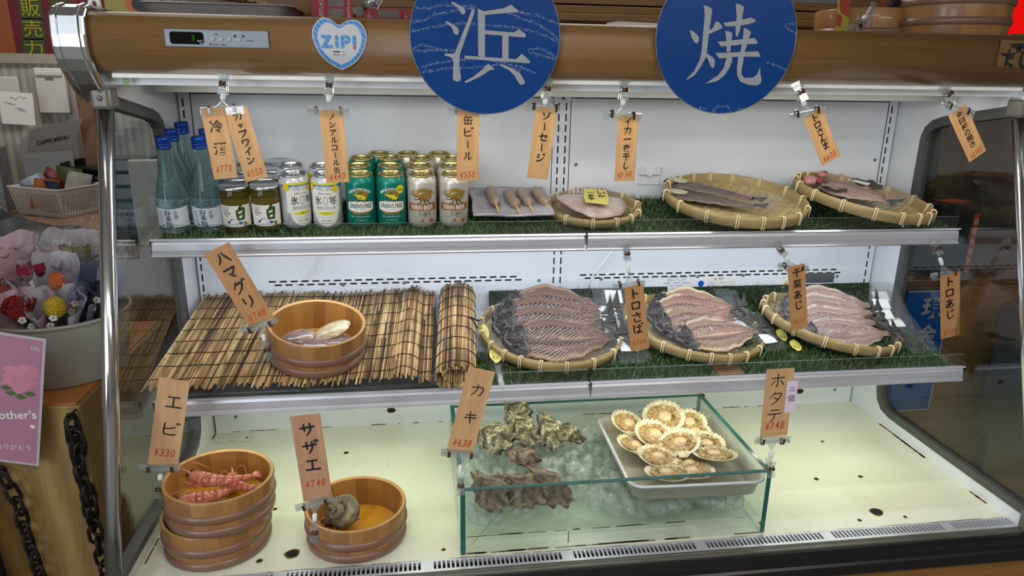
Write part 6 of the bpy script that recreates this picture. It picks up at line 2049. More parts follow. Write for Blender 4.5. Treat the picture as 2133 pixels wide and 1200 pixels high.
price_card('wooden price card reading エビ standing at the stacked tubs', (.067, 1.040), YE - .002, .0560, .190, -13, m_card_low, 'エビ', .0290, '¥330', m_red_ink, .0030, m_ink, .40, .058, .004, -.34)
YS = -.578
clip_holder('clear card holder clipped to the rim of the turban shell tub', (.337, .812), (.341, .882), YS, .24)
price_card('wooden price card reading サザエ standing at the turban shell tub', (.342, .983), YS - .002, .0560, .186, 4, m_card_pink, 'サザエ', .0270, '¥748', m_red_ink, .0038, m_ink, .44, .0385, 0, -.30)
YK = -.604
clip_holder('clear card holder clipped to the left front corner of the tank', (.628, .915), (.628, .989), YK, -.14)
price_card('wooden price card reading カキ standing at the oyster end of the tank', (.648, 1.079), YK - .002, .0520, .180, -14, m_card_low, 'カキ', .0250, '¥638', m_red_ink, .0024, m_ink, .42, .058, .002, -.38)
clip_holder('clear card holder clipped to the right front corner of the tank', (1.281, .910), (1.278, .980), YK, -.03)
hc = price_card('wooden price card reading ホタテ with a small pink slip, at the tank corner', (1.276, 1.066), YK - .002, .0600, .152, 1.5, m_card_low, 'ホタテ', .0290, '¥748', m_red_ink, .0024, m_ink, .46, .0390, -.004, -.34)
g = G().box(.016, .040, -.0024, -.0016, -.022, .048); sl = g.build('pink_slip', plain('pale_pink_paper', 'd3c4d6', .7), hc)
g = G(); q = lambda x, z: (x, -.0027, z); brush(g, ST['二'], q, .028, .030, .014, .012, .0012); put_text(g, '個', q, .028, .010, h=.015); g.build('pen_writing', m_ink, sl)

# ------------------------------------------------------------------ left of the case: box, bucket of crochet bouquets
m_boxwood = NT('pale_board_with_rings')
_v = m_boxwood.coord('Object', (1.0, 1.0, .22))
_w = m_boxwood.n('TexWave', wave_type='RINGS', rings_direction='Y'); _w.inputs['Scale'].default_value = 5; _w.inputs['Distortion'].default_value = 4; _w.inputs['Detail'].default_value = 2; _w.inputs['Detail Scale'].default_value = .8
m_boxwood.l(_v, _w.inputs[0])
_n = m_boxwood.noise(m_boxwood.coord('Object', (60, 60, 3)), 3, 3)
_c = m_boxwood.ramp(m_boxwood.math('ADD', m_boxwood.math('MULTIPLY', _w.outputs['Fac'], .35), m_boxwood.math('MULTIPLY', _n, .5)), [(.25, '7d6236'), (.6, '9a7e4c')])
m_boxwood.pbr(_c, .5); m_boxwood = m_boxwood.m
m_orange = plain('orange_paper_top', 'a86a34', .7)
t = thing('wooden_counter_box', 'wood-grained cabinet box carrying the bucket of bouquets, left of the case', 'cabinet', (-.62, .1, 0))
G().box(-.385, .385, -.31, .28, 0, .945).build('body', m_boxwood, t, bevel=.004)
G().box(-.385, .375, -.305, .28, .9455, .950).build('orange_top_sheet', m_orange, t)
t = thing('bucket', 'large off-white plastic bucket full of crochet bouquets', 'bucket', (-.345, .005, .951))
g = G(); g.smooth = True
g.lathe([(0, .0), (.130, .0), (.136, .004), (.158, .150), (.160, .158), (.164, .160), (.164, .166), (.158, .167), (.154, .160), (.132, .008), (0, .006)], 64)
g.build('body', plain('offwhite_plastic', '9c9a92', .4), t)
m_wrap_p = translucent('pinkish_wrap', lambda t: 'c3a3ac', .35, .5)
m_wrap_w = translucent('pale_wrap', lambda t: 'b9b4bc', .35, .5)
m_wrap_l = translucent('lavender_wrap', lambda t: 'a493b4', .35, .5)
m_wrap_n = translucent('navy_wrap', lambda t: '46506e', .25, .5)
m_bq_film = clear('bouquet_film', (0.97, .97, .98), .06, .06, .012, .7, 60)
m_petal = plain('white_yarn', 'c9c5c0', .9)
m_leaf = plain('dark_leaf_yarn', '2a3a22', .9)
def yarn(name, c):
    t = NT(name)
    v = t.coord('Object')
    w = t.n('TexVoronoi'); w.inputs['Scale'].default_value = 150
    t.l(v, w.inputs[0])
    a = lin(c)
    col = t.ramp(w.outputs['Distance'], [(0.1, a), (.6, tuple(x * .55 for x in a[:3]) + (1,))])
    t.pbr(col, .9, 0, t.bump(w.outputs['Distance'], .9, -.004))
    return t.m
BQ = (-.345, .005)
def bouquet(label, pos, col, kind, wrap, s=1.0, tall=.26, extra=True):
    b = Vector((BQ[0] + (pos[0] - BQ[0]) * .55, BQ[1] + (pos[1] - BQ[1]) * .55, .962))
    p = Vector(pos)
    d = (p - b).normalized()
    L_ = (p - b).length
    # tip the open side of the wrapper to the front
    M_ = Matrix.Translation(b) @ d.to_track_quat('Z', 'Y').to_matrix().to_4x4()
    t = thing('crochet_bouquet', label, 'bouquet', group='crochet bouquets in the bucket')
    t.matrix_world = M_
    inv = M_.inverted()
    fwd = (inv.to_3x3() @ Vector((.25, -1, .25))); fa = math.atan2(fwd.y, fwd.x)
    for nm, m, k, r0, seed in (('paper_wrap', wrap, 1.0, .046 * s, 1), ('clear_film', m_bq_film, 1.12, .052 * s, 2)):
        g = G(); g.smooth = True
        def f(u, w):
            a = fa + .55 + (2 * PI - 1.1) * u
            back = .5 - .5 * math.cos(2 * PI * u)
            top = L_ * (1.0 + tall * min(1, back * 1.6)) * k + .012 * (abs((u * 5 + pos[0] * 17) % 1 - .5) * 2 - .5) + .008 * mn.noise(Vector((u * 6, seed, pos[0] * 30)))
            r = (.010 + (r0 * (1 + .35 * w * w) - .010) * w ** .9) * (1 + .16 * mn.noise(Vector((u * 7, w * 3, pos[1] * 40 + seed))) + .05 * math.sin(u * 37) * w)
            return (r * math.cos(a), r * math.sin(a), .01 + (top - .01) * w)
        g.grid(30, 8, f)
        g.build(nm, m, t)
    m = yarn(label[:12] + '_yarn', col)
    c = Vector((.008 * math.cos(fa), .008 * math.sin(fa), L_ + .004))
    g = G(); g.smooth = True
    if kind == 'ball':
        g.blob(c, (.024 * s, .024 * s, .028 * s), 26, 18, lambda th_, ph: 1 + .035 * math.sin(18 * ph) + .02 * math.sin(14 * th_))
    elif kind == 'rose':
        for k in range(4):
            rr = .030 * s - .007 * s * k
            def f(u, w, rr=rr, k=k):
                a = 2 * PI * u + k
                q = rr * (.55 + .55 * w) * (1 + .12 * math.sin(3 * a + k) * w)
                return (c.x + q * math.cos(a), c.y + q * math.sin(a), c.z - .018 * s + (.034 + .004 * k) * s * w + .004 * math.sin(5 * a + k) * w)
            g.grid(36, 6, f, closed_u=True)
        g.blob(c, (.016 * s, .016 * s, .016 * s))
    else:
        def f(u, w):
            a = 2 * PI * u
            q = .027 * s * (.30 + .80 * math.sin(min(1, w * 1.05) * PI * .62)) * (1 + .07 * math.sin(5 * a) * w)
            return (c.x + q * math.cos(a), c.y + q * math.sin(a), c.z - .026 * s + .052 * s * w + .003 * math.sin(40 * w))
        g.grid(30, 14, f, closed_u=True)
        g.blob(c + Vector((0, 0, .012 * s)), (.020 * s, .020 * s, .012 * s))
    g.build('crochet_bloom', m, t)
    g = G(); g.smooth = True
    g.tube([(0, 0, .004), (.001, 0, L_ * .5), (0, 0, L_ - .015)], .003, 6)
    g.blob((.010, .004, L_ - .030), (.016, .010, .010), 10, 6); g.blob((-.011, .006, L_ - .034), (.012, .014, .010), 10, 6)
    g.build('stem', m_leaf, t)
    if extra:
        for k in range(2):
            a = fa + (.5 if k else .1) * (1 if pos[0] < -.33 else -1)
            cc = Vector((.026 * s * math.cos(a), .026 * s * math.sin(a), L_ - .012 - .024 * k))
            g = G(); g.smooth = True
            n_ = Vector((math.cos(fa), math.sin(fa), .3)).normalized()
            a1 = n_.cross(Vector((0, 0, 1))).normalized(); a2 = n_.cross(a1)
            for j in range(5):
                o = (a1 * math.cos(j * 1.257) + a2 * math.sin(j * 1.257)) * .0055
                g.blob(cc + n_ * .004 + o, (.0045, .0045, .0045), 8, 6)
            g.build('tiny_white_flower', m_petal, t)
    return t
bouquet('red crochet rose in pinkish paper at the front left of the bucket', (-.377, -.105, 1.150), 'a31a14', 'rose', m_wrap_p, 1.15, .13)
bouquet('yellow crochet tulip in pale paper at the front of the bucket', (-.299, -.105, 1.154), 'c9a81c', 'ball', m_wrap_w, 1.0, .13)
bouquet('crimson crochet tulip in clear film behind the red rose', (-.385, -.005, 1.206), '8f1232', 'cup', m_wrap_p, 1.05)
bouquet('orange crochet tulip behind the yellow one', (-.318, -.035, 1.196), 'd4641e', 'ball', m_wrap_w, .85, extra=False)
bouquet('lavender crochet tulip in lavender paper at the right of the bucket', (-.278, -.035, 1.162), '8f8cb8', 'ball', m_wrap_l, .9)
bouquet('navy crochet flower in navy paper at the right rim of the bucket', (-.226, -.03, 1.168), '2a3050', 'rose', m_wrap_n, .9)
bouquet('orange-red crochet flower at the far left of the bucket', (-.452, -.025, 1.172), 'a8432a', 'rose', m_wrap_p, 1.0)
bouquet('salmon pink crochet carnation at the back left of the bucket', (-.470, .045, 1.226), 'b5706a', 'rose', m_wrap_p, 1.25)
bouquet('olive crochet tulip in pale paper at the back of the bucket', (-.318, .07, 1.228), '8a7d48', 'cup', m_wrap_w, 1.2, extra=False)
bouquet('dark brown crochet flower at the back right of the bucket', (-.262, .055, 1.208), '2b2220', 'rose', m_wrap_w, .95)
bouquet('white and grey crochet flower between crimson and olive blooms', (-.352, .030, 1.205), '6f7480', 'rose', m_wrap_w, .9, extra=False)
# pink poster
PQ = bm((-.385, -.252, 1.000), (0.02, math.radians(-3), 0))
PQ = Matrix.Translation((-.405, -.250, .995)) @ Euler((.03, math.radians(12.5), 0)).to_matrix().to_4x4()
t = thing('poster', 'pink poster with carnation picture and white lettering in front of the bucket', 'poster'); t.matrix_world = PQ
G().box(-.115, .115, -.0006, .0006, -.162, .162).build('paper', plain('poster_white', 'b3a9b2', .45), t)
G().box(-.109, .109, -.0010, -.0006, -.156, .156).build('pink_print', plain('poster_pink', 'a8748c', .45), t)
g = G(); g.smooth = True
for k in range(26):
    a, r_ = rnd.uniform(0, 6.28), rnd.uniform(0, .036)
    g.add([(.065 + r_ * math.cos(a) + .013 * math.cos(j) * (1 + .2 * math.sin(j * 3)), -.0012 - k * 1e-5, .062 + r_ * math.sin(a) + .011 * math.sin(j)) for j in [q_ * .698 for q_ in range(9)]], [tuple(range(9))])
g.build('flower_print', plain('carnation_print', 'c27e92', .5, var=.25), t)
g = G()
for x, z in ((.05, .018), (.07, .012), (.088, .022), (.04, .030)): g.add([(x - .012, -.0016, z), (x, -.0016, z + .008), (x + .014, -.0016, z), (x, -.0016, z - .007)], [(0, 1, 2, 3)])
g.build('leaf_print', plain('leaf_print', '4d6238', .5), t)
g = G(); q = lambda x, z: (x, -.0016, z)
put_text(g, "Mother's", q, .055, -.036, w=.10, bold=.015, rot=.18); put_text(g, '(日)', q, .095, .135, h=.011)
put_text(g, '♥', q, .098, -.060, h=.010); put_text(g, 'ありがとう', q, .06, -.118, w=.072, rot=.1)
g.build('lettering', m_paper, t)
# iron chains
m_iron = plain('dark_iron', '2c2622', .55, .7, var=.25)
def chain(label, pts):
    t = thing('chain', label, 'chain', group='iron chains on the box front')
    P = [Vector(p) for p in pts]; acc = []; step = .0315
    for a, b in zip(P, P[1:]):
        n_ = max(1, int(round((b - a).length / step)))
        for k in range(n_): acc.append((a.lerp(b, k / n_), a.lerp(b, (k + 1) / n_)))
    g0 = None
    for k, (a, b) in enumerate(acc):
        c = (a + b) / 2; d = (b - a).normalized()
        mw = Matrix.Translation(c) @ d.to_track_quat('Z', 'Y').to_matrix().to_4x4() @ Matrix.Rotation((k % 2) * PI / 2 + .35 + rnd.uniform(-.25, .25), 4, 'Z')
        if g0 is None:
            g = G(); g.smooth = True
            g.tube([(x, 0, z) for x, z in rrect(.0135, .024, .0132, 4)], .0042, 8, closed=True)
            o = g0 = g.build('link', m_iron, t)
        else:
            o = g0.copy(); COL.objects.link(o); o.parent = t
        o.matrix_local = mw
    return t
chain('dark iron chain hanging double from a nail near the box corner', [(-.248, -.232, .925), (-.252, -.232, .83), (-.240, -.234, .70), (-.236, -.232, .56), (-.228, -.230, .42)])
chain('second strand of the doubled iron chain near the box corner', [(-.240, -.246, .922), (-.231, -.246, .86), (-.242, -.246, .80), (-.226, -.246, .72), (-.232, -.246, .66), (-.224, -.246, .62)])
chain('dark iron chain hanging lower down at the left of the box front', [(-.448, -.235, .80), (-.418, -.235, .795), (-.395, -.235, .72), (-.390, -.235, .62), (-.378, -.235, .50), (-.37, -.235, .40)])
g = G(); g.smooth = True; g.tube([(-.244, -.209, .935), (-.244, -.245, .935), (-.244, -.252, .945)], .0025, 6)
tag(g.build('nail_hook', m_iron), 'bent iron nail holding the doubled chain', 'nail')
g = G(); g.prism([(-.60, .0), (-.395, 0), (-.435, .62), (-.462, .86), (-.60, .86)], lambda x, z: (x, -.295, z), lambda x, z: (x, -.262, z))
tag(g.build('black_signboard', plain('black_panel', '0d0d0e', .6), bevel=.01), 'black slanted board at the lower left edge behind the chain', 'board')

# ------------------------------------------------------------------ counter behind at the left
m_counter = wood('brown_counter_top', '6a4a30', '7d5a3c', (3, 30, 30), .3, .02)
t = thing('counter', 'brown counter behind the bouquets carrying the white basket', 'counter', (-1.1, 1.25, 0))
G().box(-.69, .80, -.50, .48, 1.06, 1.10).build('counter_top', m_counter, t, bevel=.006)
G().box(-.68, .78, -.46, .48, 0, 1.06).build('counter_body', m_base, t)
m_wplastic = plain('white_basket_plastic', 'bdbab4', .45)
# low partition wall with panels behind the counter
struct('wall_counter_back', G().box(-1.8, -.30, 1.75, 1.80, 0, 1.755), m_wall)
struct('trim_1', G().box(-1.8, -.30, 1.735, 1.81, 1.718, 1.760), plain('trim_cream', '8f887c', .5))
t = thing('wall_phone_panel', 'grey-white intercom panel on the wall behind the counter', 'panel', (-1.048, 1.745, 1.60))
G().box(-.064, .064, -.025, 0, -.098, .10).build('housing', m_wplastic, t, bevel=.006)
G().box(-.056, .056, -.032, -.024, .066, .085).build('top_lip', m_wplastic, t, bevel=.003)
G().box(-.018, .018, -.0265, -.024, .048, .060).build('small_grille', m_bracket, t)
t = thing('wall_switch_box', 'grey switch box on the wall at the far left', 'panel', (-1.235, 1.745, 1.56))
G().box(-.05, .05, -.02, 0, -.10, .10).build('housing', m_wplastic, t, bevel=.006)
tag(G().box(-.94, -.925, 1.735, 1.749, 1.25, 1.70).build('dark_strip', plain('dark_strip', '3c3a3a', .6)), 'dark vertical strip beside the intercom panel', 'strip')
tag(G().box(-.925, -.86, 1.66, 1.74, 1.1, 1.66).build('wooden_post', wood('brown_post', '5a4028', '74563a', (30, 30, 3))), 'brown wooden post standing behind the letter trays', 'post')
# basket with square holes
t = thing('plastic_basket', 'white plastic basket with square holes full of small packets', 'basket', (-.965, 1.444, 1.1015), (0, 0, -.45))
wb, db, hb = .120, .096, .118
def side(g, a, b, n):
    a, b = Vector(a), Vector(b); d = b - a
    nrm = Vector((-d.y, d.x, 0)).normalized() * .0012
    out = Vector((a.x, a.y, 0)).normalized()
    def quad(u0, u1, z0, z1):
        P = []
        for u, z in ((u0, z0), (u1, z0), (u1, z1), (u0, z1)):
            k = 1 + .16 * (z / hb); p = a + d * u; P.append(Vector((p.x * k, p.y * k, z)))
        g.add([tuple(p - nrm) for p in P] + [tuple(p + nrm) for p in P], [(0, 1, 2, 3), (7, 6, 5, 4), (0, 4, 5, 1), (1, 5, 6, 2), (2, 6, 7, 3), (3, 7, 4, 0)])
    rows = 10
    quad(0, 1, 0, .012); quad(0, 1, hb - .022, hb)
    for i in range(n + 1): u = .06 + .88 * i / n; quad(u - .016, u + .016, .012, hb - .022)
    quad(0, .06, .012, hb - .022); quad(.94, 1, .012, hb - .022)
    for j in range(1, rows): z = .012 + (hb - .034) * j / rows; quad(.05, .95, z - .0024, z + .0024)
for k, (a, b, n_) in enumerate((((-wb, -db, 0), (wb, -db, 0), 14), ((wb, -db, 0), (wb, db, 0), 12), ((wb, db, 0), (-wb, db, 0), 14), ((-wb, db, 0), (-wb, -db, 0), 12))):
    g = G(); side(g, a, b, n_); g.build('lattice_side', m_wplastic, t)
G().box(-wb, wb, -db, db, 0, .003).build('bottom', m_wplastic, t)
g = G(); g.tube([(x * 1.17, y * 1.17, hb) for x, y in ((-wb, -db), (wb, -db), (wb, db), (-wb, db))], .004, 6, closed=True); g.build('rim', m_wplastic, t)
pk = [('7a2f2a', 'red-brown snack packet', (-.02, .02, .15), (.2, .5, .3)), ('5d6a3a', 'green round fan', (.06, .03, .165), (.3, .2, .1)), ('8a8f98', 'silver packet', (-.08, -.02, .13), (.1, -.4, .2)), ('3a4258', 'navy packet', (.0, -.04, .125), (.5, .1, -.3)), ('a8a49c', 'pale card', (.10, .0, .14), (.1, .3, .8)), ('b06a3a', 'orange packet', (-.04, -.06, .12), (.2, .2, .9))]
for c, nm, p, r_ in pk:
    g = G(); g.smooth = True
    g.grid(10, 8, lambda u, w: ((u - .5) * .10, .012 * math.sin(PI * u) * math.sin(PI * w) - .006, (w - .5) * .13))
    g.grid(10, 8, lambda u, w: ((u - .5) * .10, -.012 * math.sin(PI * u) * math.sin(PI * w) - .006, (w - .5) * .13), flip=True)
    o = g.build('snack_packet' if 'packet' in nm else ('paper_fan' if 'fan' in nm else 'paper_card'), plain(nm.replace(' ', '_'), c, .25, var=.35), loc=(-.965 + p[0] * .8, 1.444 + p[1] * .8, 1.1 + p[2] - .03), rot=r_)
    tag(o, nm + ' standing in the white basket', 'packet' if 'packet' in nm else ('fan' if 'fan' in nm else 'card'), 'small packets in the white basket')
# menu stand, papers, letter trays
t = thing('menu_stand', 'grey menu sheet reading CAFFE MENU leaning behind the basket', 'menu', (-1.06, 1.60, 1.10), (.12, 0, .1))
g = G(); g.prism([(-.09, 0), (.10, 0), (.12, .26), (.185, .395), (-.03, .345), (-.085, .28)], lambda x, z: (x, 0, z), lambda x, z: (x, .004, z)); g.build('sheet', plain('grey_sheet', '8b8a88', .4), t)
g = G(); g.prism([(-.03, .345), (.185, .395), (.12, .26), (-.06, .25)], lambda x, z: (x, -.0012, z), lambda x, z: (x, -.0004, z)); g.build('dark_header', plain('sheet_header', '77746f', .4), t)
g = G(); put_text(g, 'CAFFE MENU', lambda x, z: (x, -.002, z), .05, .300, w=.135, bold=.03, rot=.22, shear=.1); g.build('lettering', m_ink, t)
t = thing('notice_paper', 'white paper with pen notes pinned at the far left', 'paper', (-1.16, 1.62, 1.535), (0, .06, 0))
G().box(-.06, .075, 0, .001, -.075, .062).build('sheet', m_paper, t)
g = G()
for k in range(7): brush(g, [[(0, .5), (.3, .8), (.6, .2), (1, .6)]], lambda x, z: (x, -.001, z), rnd.uniform(-.03, .05), rnd.uniform(-.05, .05), .03, .012, .0022)
g.build('pen_notes', m_label_ink, t)
tag(G().box(-.05, .03, -.08, .06, 0, .27).build('file_sheaf', clear('grey_film', (.7, .72, .75), .1, .1, .35, .3, 40, '77797c'), loc=(-1.215, 1.50, 1.1015), rot=(0, 0, .2)), 'sheaf of clear file sleeves at the left end of the counter', 'files')
tag(G().box(-.10, .02, 0, .012, 0, .34).build('manila_board', plain('manila', 'a08a62', .6), loc=(-1.06, 1.66, 1.1015), rot=(-.1, 0, 0)), 'tan board standing behind the menu sheet', 'board')
t = thing('letter_trays', 'black stacked letter trays beside the white basket', 'tray', (-.89, 1.60, 1.1015))
for k in range(5): G().box(-.075, .12, -.10, .10, k * .042, k * .042 + .006).box(-.075, -.070, -.10, .10, k * .042, k * .042 + .036).box(-.075, .12, .094, .10, k * .042, k * .042 + .036).box(.115, .12, -.10, .10, k * .042, k * .042 + .036).box(-.075, .12, -.10, -.095, k * .042, k * .042 + .02).build('tray_tier', m_black, t)
g = G(); g.smooth = True
g.grid(24, 16, lambda u, w: (-1.05 + .30 * u, .86 + .26 * w, 1.103 + .13 * (1 - u) * math.sin(PI * min(1, w + .1)) + .014 * mn.noise(Vector((u * 4, w * 4, 1)))))
tag(g.build('black_cloth_bag', plain('black_cloth', '0c0d10', .85), solid=.006), 'black cloth bag lying on the brown counter at the left', 'bag')
tag(G().box(-.05, .05, -.03, .03, 0, .05).build('wooden_block', wood('block_wood', '6a4a26', '866238', (20, 20, 20)), loc=(-1.10, 1.18, 1.1015), bevel=.003), 'small wooden block beside the white basket', 'block')
tag(G().box(-.14, .14, -.08, .08, 0, .012).build('grey_folder', plain('grey_folder', '55565a', .4), loc=(-.62, .84, 1.1015), rot=(0, 0, .3)), 'dark grey folder lying on the counter behind the bouquets', 'folder')
t = thing('plastic_case_stack', 'stack of dark blue clear cases seen through the left side glass', 'cases', (-.465, .92, 1.1015))
for k in range(6): G().box(-.10 + .004 * k, .10 - .004 * k, -.07, .07, k * .05, k * .05 + .044).build('case', plain('dark_blue_case', '2a3242', .2) if k == 0 else bpy.data.materials['dark_blue_case'], t, bevel=.004)
tag(G().box(-.05, .05, -.02, .02, 0, .30).build('white_box', m_wplastic, loc=(-.372, .80, 1.1015), rot=(.05, 0, .2), bevel=.004), 'tall white plastic box seen through the left side glass', 'box')
# nobori banner at the top left
t = thing('banner', 'dark red banner with yellow-green characters hanging at the top left', 'banner', (-1.03, 1.95, 1.78))
G().box(-.30, .24, 0, .006, -.02, .60).build('cloth', plain('banner_red', '5c1424', .8), t)
G().box(-.36, -.245, -.004, 0, -.02, .60).build('orange_border', plain('banner_orange', '8a4a26', .8), t)
g = G(); q = lambda x, z: (x, -.004, z)
m_bg, m_by = plain('banner_green', '38421c', .8), plain('banner_yellow', '94902a', .8)
for ch, x, z in (('販', -.150, .185), ('売', -.155, .095), ('力', -.165, .005), ('信', -.015, .175), ('用', -.02, .085), ('人', -.03, .0)):
    g = G(); g.add([(x - .05, -.003, z - .05), (x + .05, -.003, z - .05), (x + .05, -.003, z + .045), (x - .05, -.003, z + .045)], [(0, 1, 2, 3)])
    hb_ = g.build('green_halo', m_bg, t)
    g = G(); put_text(g, ch, lambda x_, z_: (x_, -.006, z_), x, z, h=.075, w=.08); g.build('character', m_by, hb_)
t = thing('food_poster', 'yellow-green poster with dark fish picture behind the tray', 'poster', (-.62, 1.9, 1.93))
G().box(-.22, .22, 0, .004, -.10, .35).build('paper', plain('poster_olive', '76713a', .6), t)
g = G()
for r_, z_ in ((.075, 0), (.055, 1)): g.add([(-.02 + 1.5 * r_ * math.cos(a * PI / 12), -.001 - .001 * z_, .06 + .75 * r_ * math.sin(a * PI / 12)) for a in range(24)], [tuple(range(24))])
g.m = [0, 1]; g.build('picture', [plain('poster_brown', '8a4a24', .6), m_black], t)

# ------------------------------------------------------------------ on top of and behind the case
m_steel = plain('dull_steel_tray', '9a9593', .38, .1)
t = thing('steel_tray', 'dull steel tray standing on the case top at the left', 'tray', (.185, -.245, 1.7935))
t.scale = (.95, 1, .80)
g = G(); vs = []
rg = [(.150, .10, .03, .034), (.146, .096, .03, .036), (.143, .093, .03, .034), (.133, .083, .025, .003), (.128, .078, .02, 0)]
for a, b, r_, z_ in rg: vs += [(x, y, z_) for x, y in rrect(a, b, r_)]
fs = []
for k in range(4):
    for i in range(28): fs.append((k * 28 + i, k * 28 + (i + 1) % 28, (k + 1) * 28 + (i + 1) % 28, (k + 1) * 28 + i))
fs.append(tuple(4 * 28 + i for i in range(28))); g.smooth = True; g.add(vs, fs); g.build('pan', m_steel, t, solid=.0015)
t = thing('straw_mat', 'plaited straw mat lying over the steel tray', 'mat', (.21, -.235, 1.832), (0, .10, 0))
for k in range(9):
    g = G(); g.smooth = True
    g.tube([(-.05 + i * .006, -.05 + k * .0125 + .002 * math.sin(i * 1.2), .008 + .003 * math.sin(i * 2.2 + k * 2) - .0000045 * (i - 6) ** 3) for i in range(24)], .0048, 6); g.build('plait', plain('straw', '8a744c', .8) if k == 0 else bpy.data.materials['straw'], t)
for k in range(5):
    g = G(); g.smooth = True; g.blob((0, 0, 0), (.018, .012, .008), 12, 8)
    tag(g.build('plastic_packet', m_clip, loc=(.055 + k * .024, -.26 + .02 * (k % 2), 1.838)), 'small clear plastic clip lying in the steel tray', 'clip', 'clear clips in the steel tray')
g = G(); g.smooth = True; g.tube([(-.010, -.40, 1.800), (-.012, -.40, 1.812), (-.006, -.40, 1.819), (.002, -.40, 1.815), (.004, -.40, 1.800)], .0042, 10)
tag(g.build('white_hook', m_ball), 'white plastic hook on the case top at the left end', 'hook')
def booklet(label, x, y, z, w, h, rz, cols, txt):
    t = thing('leaflet', label, 'leaflet', (x, y, z), (-.25, 0, rz), group='red leaflets on the case top')
    G().box(-w / 2, w / 2, 0, .006, 0, h).build('paper', plain('leaflet_red' + str(len(MATS)), '8a1f28', .5), t)
    g = G(); 
    for k in range(2): g.add([(-w * .10, -.001, h * (.08 + .46 * k)), (w * .28, -.001, h * (.08 + .46 * k)), (w * .28, -.001, h * (.48 + .46 * k)), (-w * .10, -.001, h * (.48 + .46 * k))], [(0, 1, 2, 3)])
    g.build('picture', plain('leaflet_picture' + str(len(MATS)), '6a5f58', .5, var=.7), t)
    g = G(); put_text(g, txt, lambda a, b: (a, -.0015, b), -w * .26, h * .45, h=.010, w=h * .75, rot=PI / 2); put_text(g, txt, lambda a, b: (a, -.0015, b), w * .40, h * .5, h=.006, w=h * .6, rot=PI / 2); g.build('lettering', m_paper, t)
booklet('red leaflet with two pictures standing on the case top', .390, -.22, 1.793, .085, .075, .0, None, '2026円プレゼント')
booklet('wide red leaflet lying behind the clear clip on the case top', .495, -.18, 1.793, .12, .042, .02, None, 'カレンダー')
tag(G().box(-.03, .03, -.01, .01, 0, .10).build('kraft_box', plain('kraft_board', '7a5c38', .8), loc=(.335, -.16, 1.793)), 'kraft cardboard box beside the red leaflets', 'box')
def loose_clip(label, x, y, z, rz):
    o = clip_holder(label, (x, z), (x + .045 * math.cos(rz), z - .012), y, .1, True, .05)
    o.rotation_euler = (.2, -.9, rz); o['group'] = 'clear card holders'
    return o
loose_clip('spare clear card holder standing on the case top over the heart sticker', .455, -.30, 1.822, .2)
loose_clip('spare clear card holder on the case top beside the wooden tubs', 1.535, -.28, 1.818, .3)
# shelf of boards behind
m_board_w = wood('shelf_board_wood', '6a4a24', '8a6434', (2, 40, 40), .5, .05)
t = thing('plank_shelf', 'rack of long wooden planks behind the case top', 'plank rack', (1.1, .45, 0))
for k, z in enumerate((1.862, 1.885, 1.912)):
    G().box(-.78, .85, -.05 + .012 * k, .20, z, z + .021).build('plank', m_board_w, t, bevel=.002)
for x in (-.70, .0, .78): G().box(x - .03, x + .03, .02, .16, 0, 1.862).build('upright', m_board_w, t)
G().box(-.78, .85, -.02, .18, 1.935, 1.955).build('lid_plank', plain('grey_lid', '77787c', .4), t)
tag(G().box(-.06, .06, -.03, .03, 0, .045).build('white_carton', m_paper, loc=(1.135, .10, 1.793), rot=(0, 0, .2)), 'white carton lying on the case top left of the 焼 sign', 'carton')
tag(G().box(-.006, .006, -.02, .02, 0, .036).build('red_white_box', plain('red_card', 'b02a38', .5), loc=(.832, -.22, 1.793)), 'small red and white box peeping out beside the 浜 sign', 'box')
# tubs on the case top
def big_tub(label, x, y, r, h, hoops):
    t = tub(label, r, h, (x, y, 1.793), (0, 0, .7), hoops, .96, group='wooden tubs on the case top')
    return t
big_tub('large wooden tub with two brown hoops on the case top at the right', 1.832, -.190, .126, .125, (.33, .68))
big_tub('smaller wooden tub with copper hoop behind the large tub', 1.700, -.060, .125, .075, (.30,))
t = thing('small_flag', 'yellow and red paper flag standing on the case top', 'flag', (1.575, -.16, 1.793), (0, -.06, 0))
G().box(-.014, .018, 0, .001, .01, .13).build('yellow_paper', plain('flag_yellow', 'a89a3c', .6), t)
g = G(); g.add([(.018, -.001, .05), (.018, -.001, .115), (-.006, -.001, .105), (-.010, -.001, .08), (-.004, -.001, .062)], [(0, 1, 2, 3, 4)]); g.add([(-.014, -.001, .035), (-.002, -.001, .03), (.0, -.001, .055), (-.014, -.001, .06)], [(0, 1, 2, 3)]); g.build('red_print', plain('flag_red', 'a03a34', .6), t)
g = G(); g.tube([(0, .002, 0), (0, .002, .14)], .002, 6); g.build('stick', m_stick, t)
g = G(); g.smooth = True
for k in range(40):
    a = rnd.uniform(0, 6.28); e = rnd.uniform(.2, 1.4); L_ = rnd.uniform(.02, .04)
    d = Vector((math.cos(a) * math.cos(e), math.sin(a) * math.cos(e), math.sin(e)))
    g.tube([(0, 0, 0), d * L_ * .6, d * L_], .0022, 5, taper=lambda s: 1.2 - s)
tag(g.build('dark_plant', plain('dark_needles', '14181a', .7), loc=(1.700, -.17, 1.870)), 'dark spiky plant between the two wooden tubs', 'plant')
t = thing('red_lantern', 'glowing red lantern at the top right corner', 'lantern', (2.945, .85, 2.00))
g = G(); g.smooth = True; g.lathe([(.05, -.16), (.11, -.13), (.14, -.05), (.145, .03), (.12, .12), (.06, .17)], 28, caps=(True, True)); g.build('shade', emit('lantern_red', 'ff1210', .8), t)
g = G(); g.tube([(0, 0, .17), (0, 0, .58)], .004, 6); g.build('cord', m_black, t)
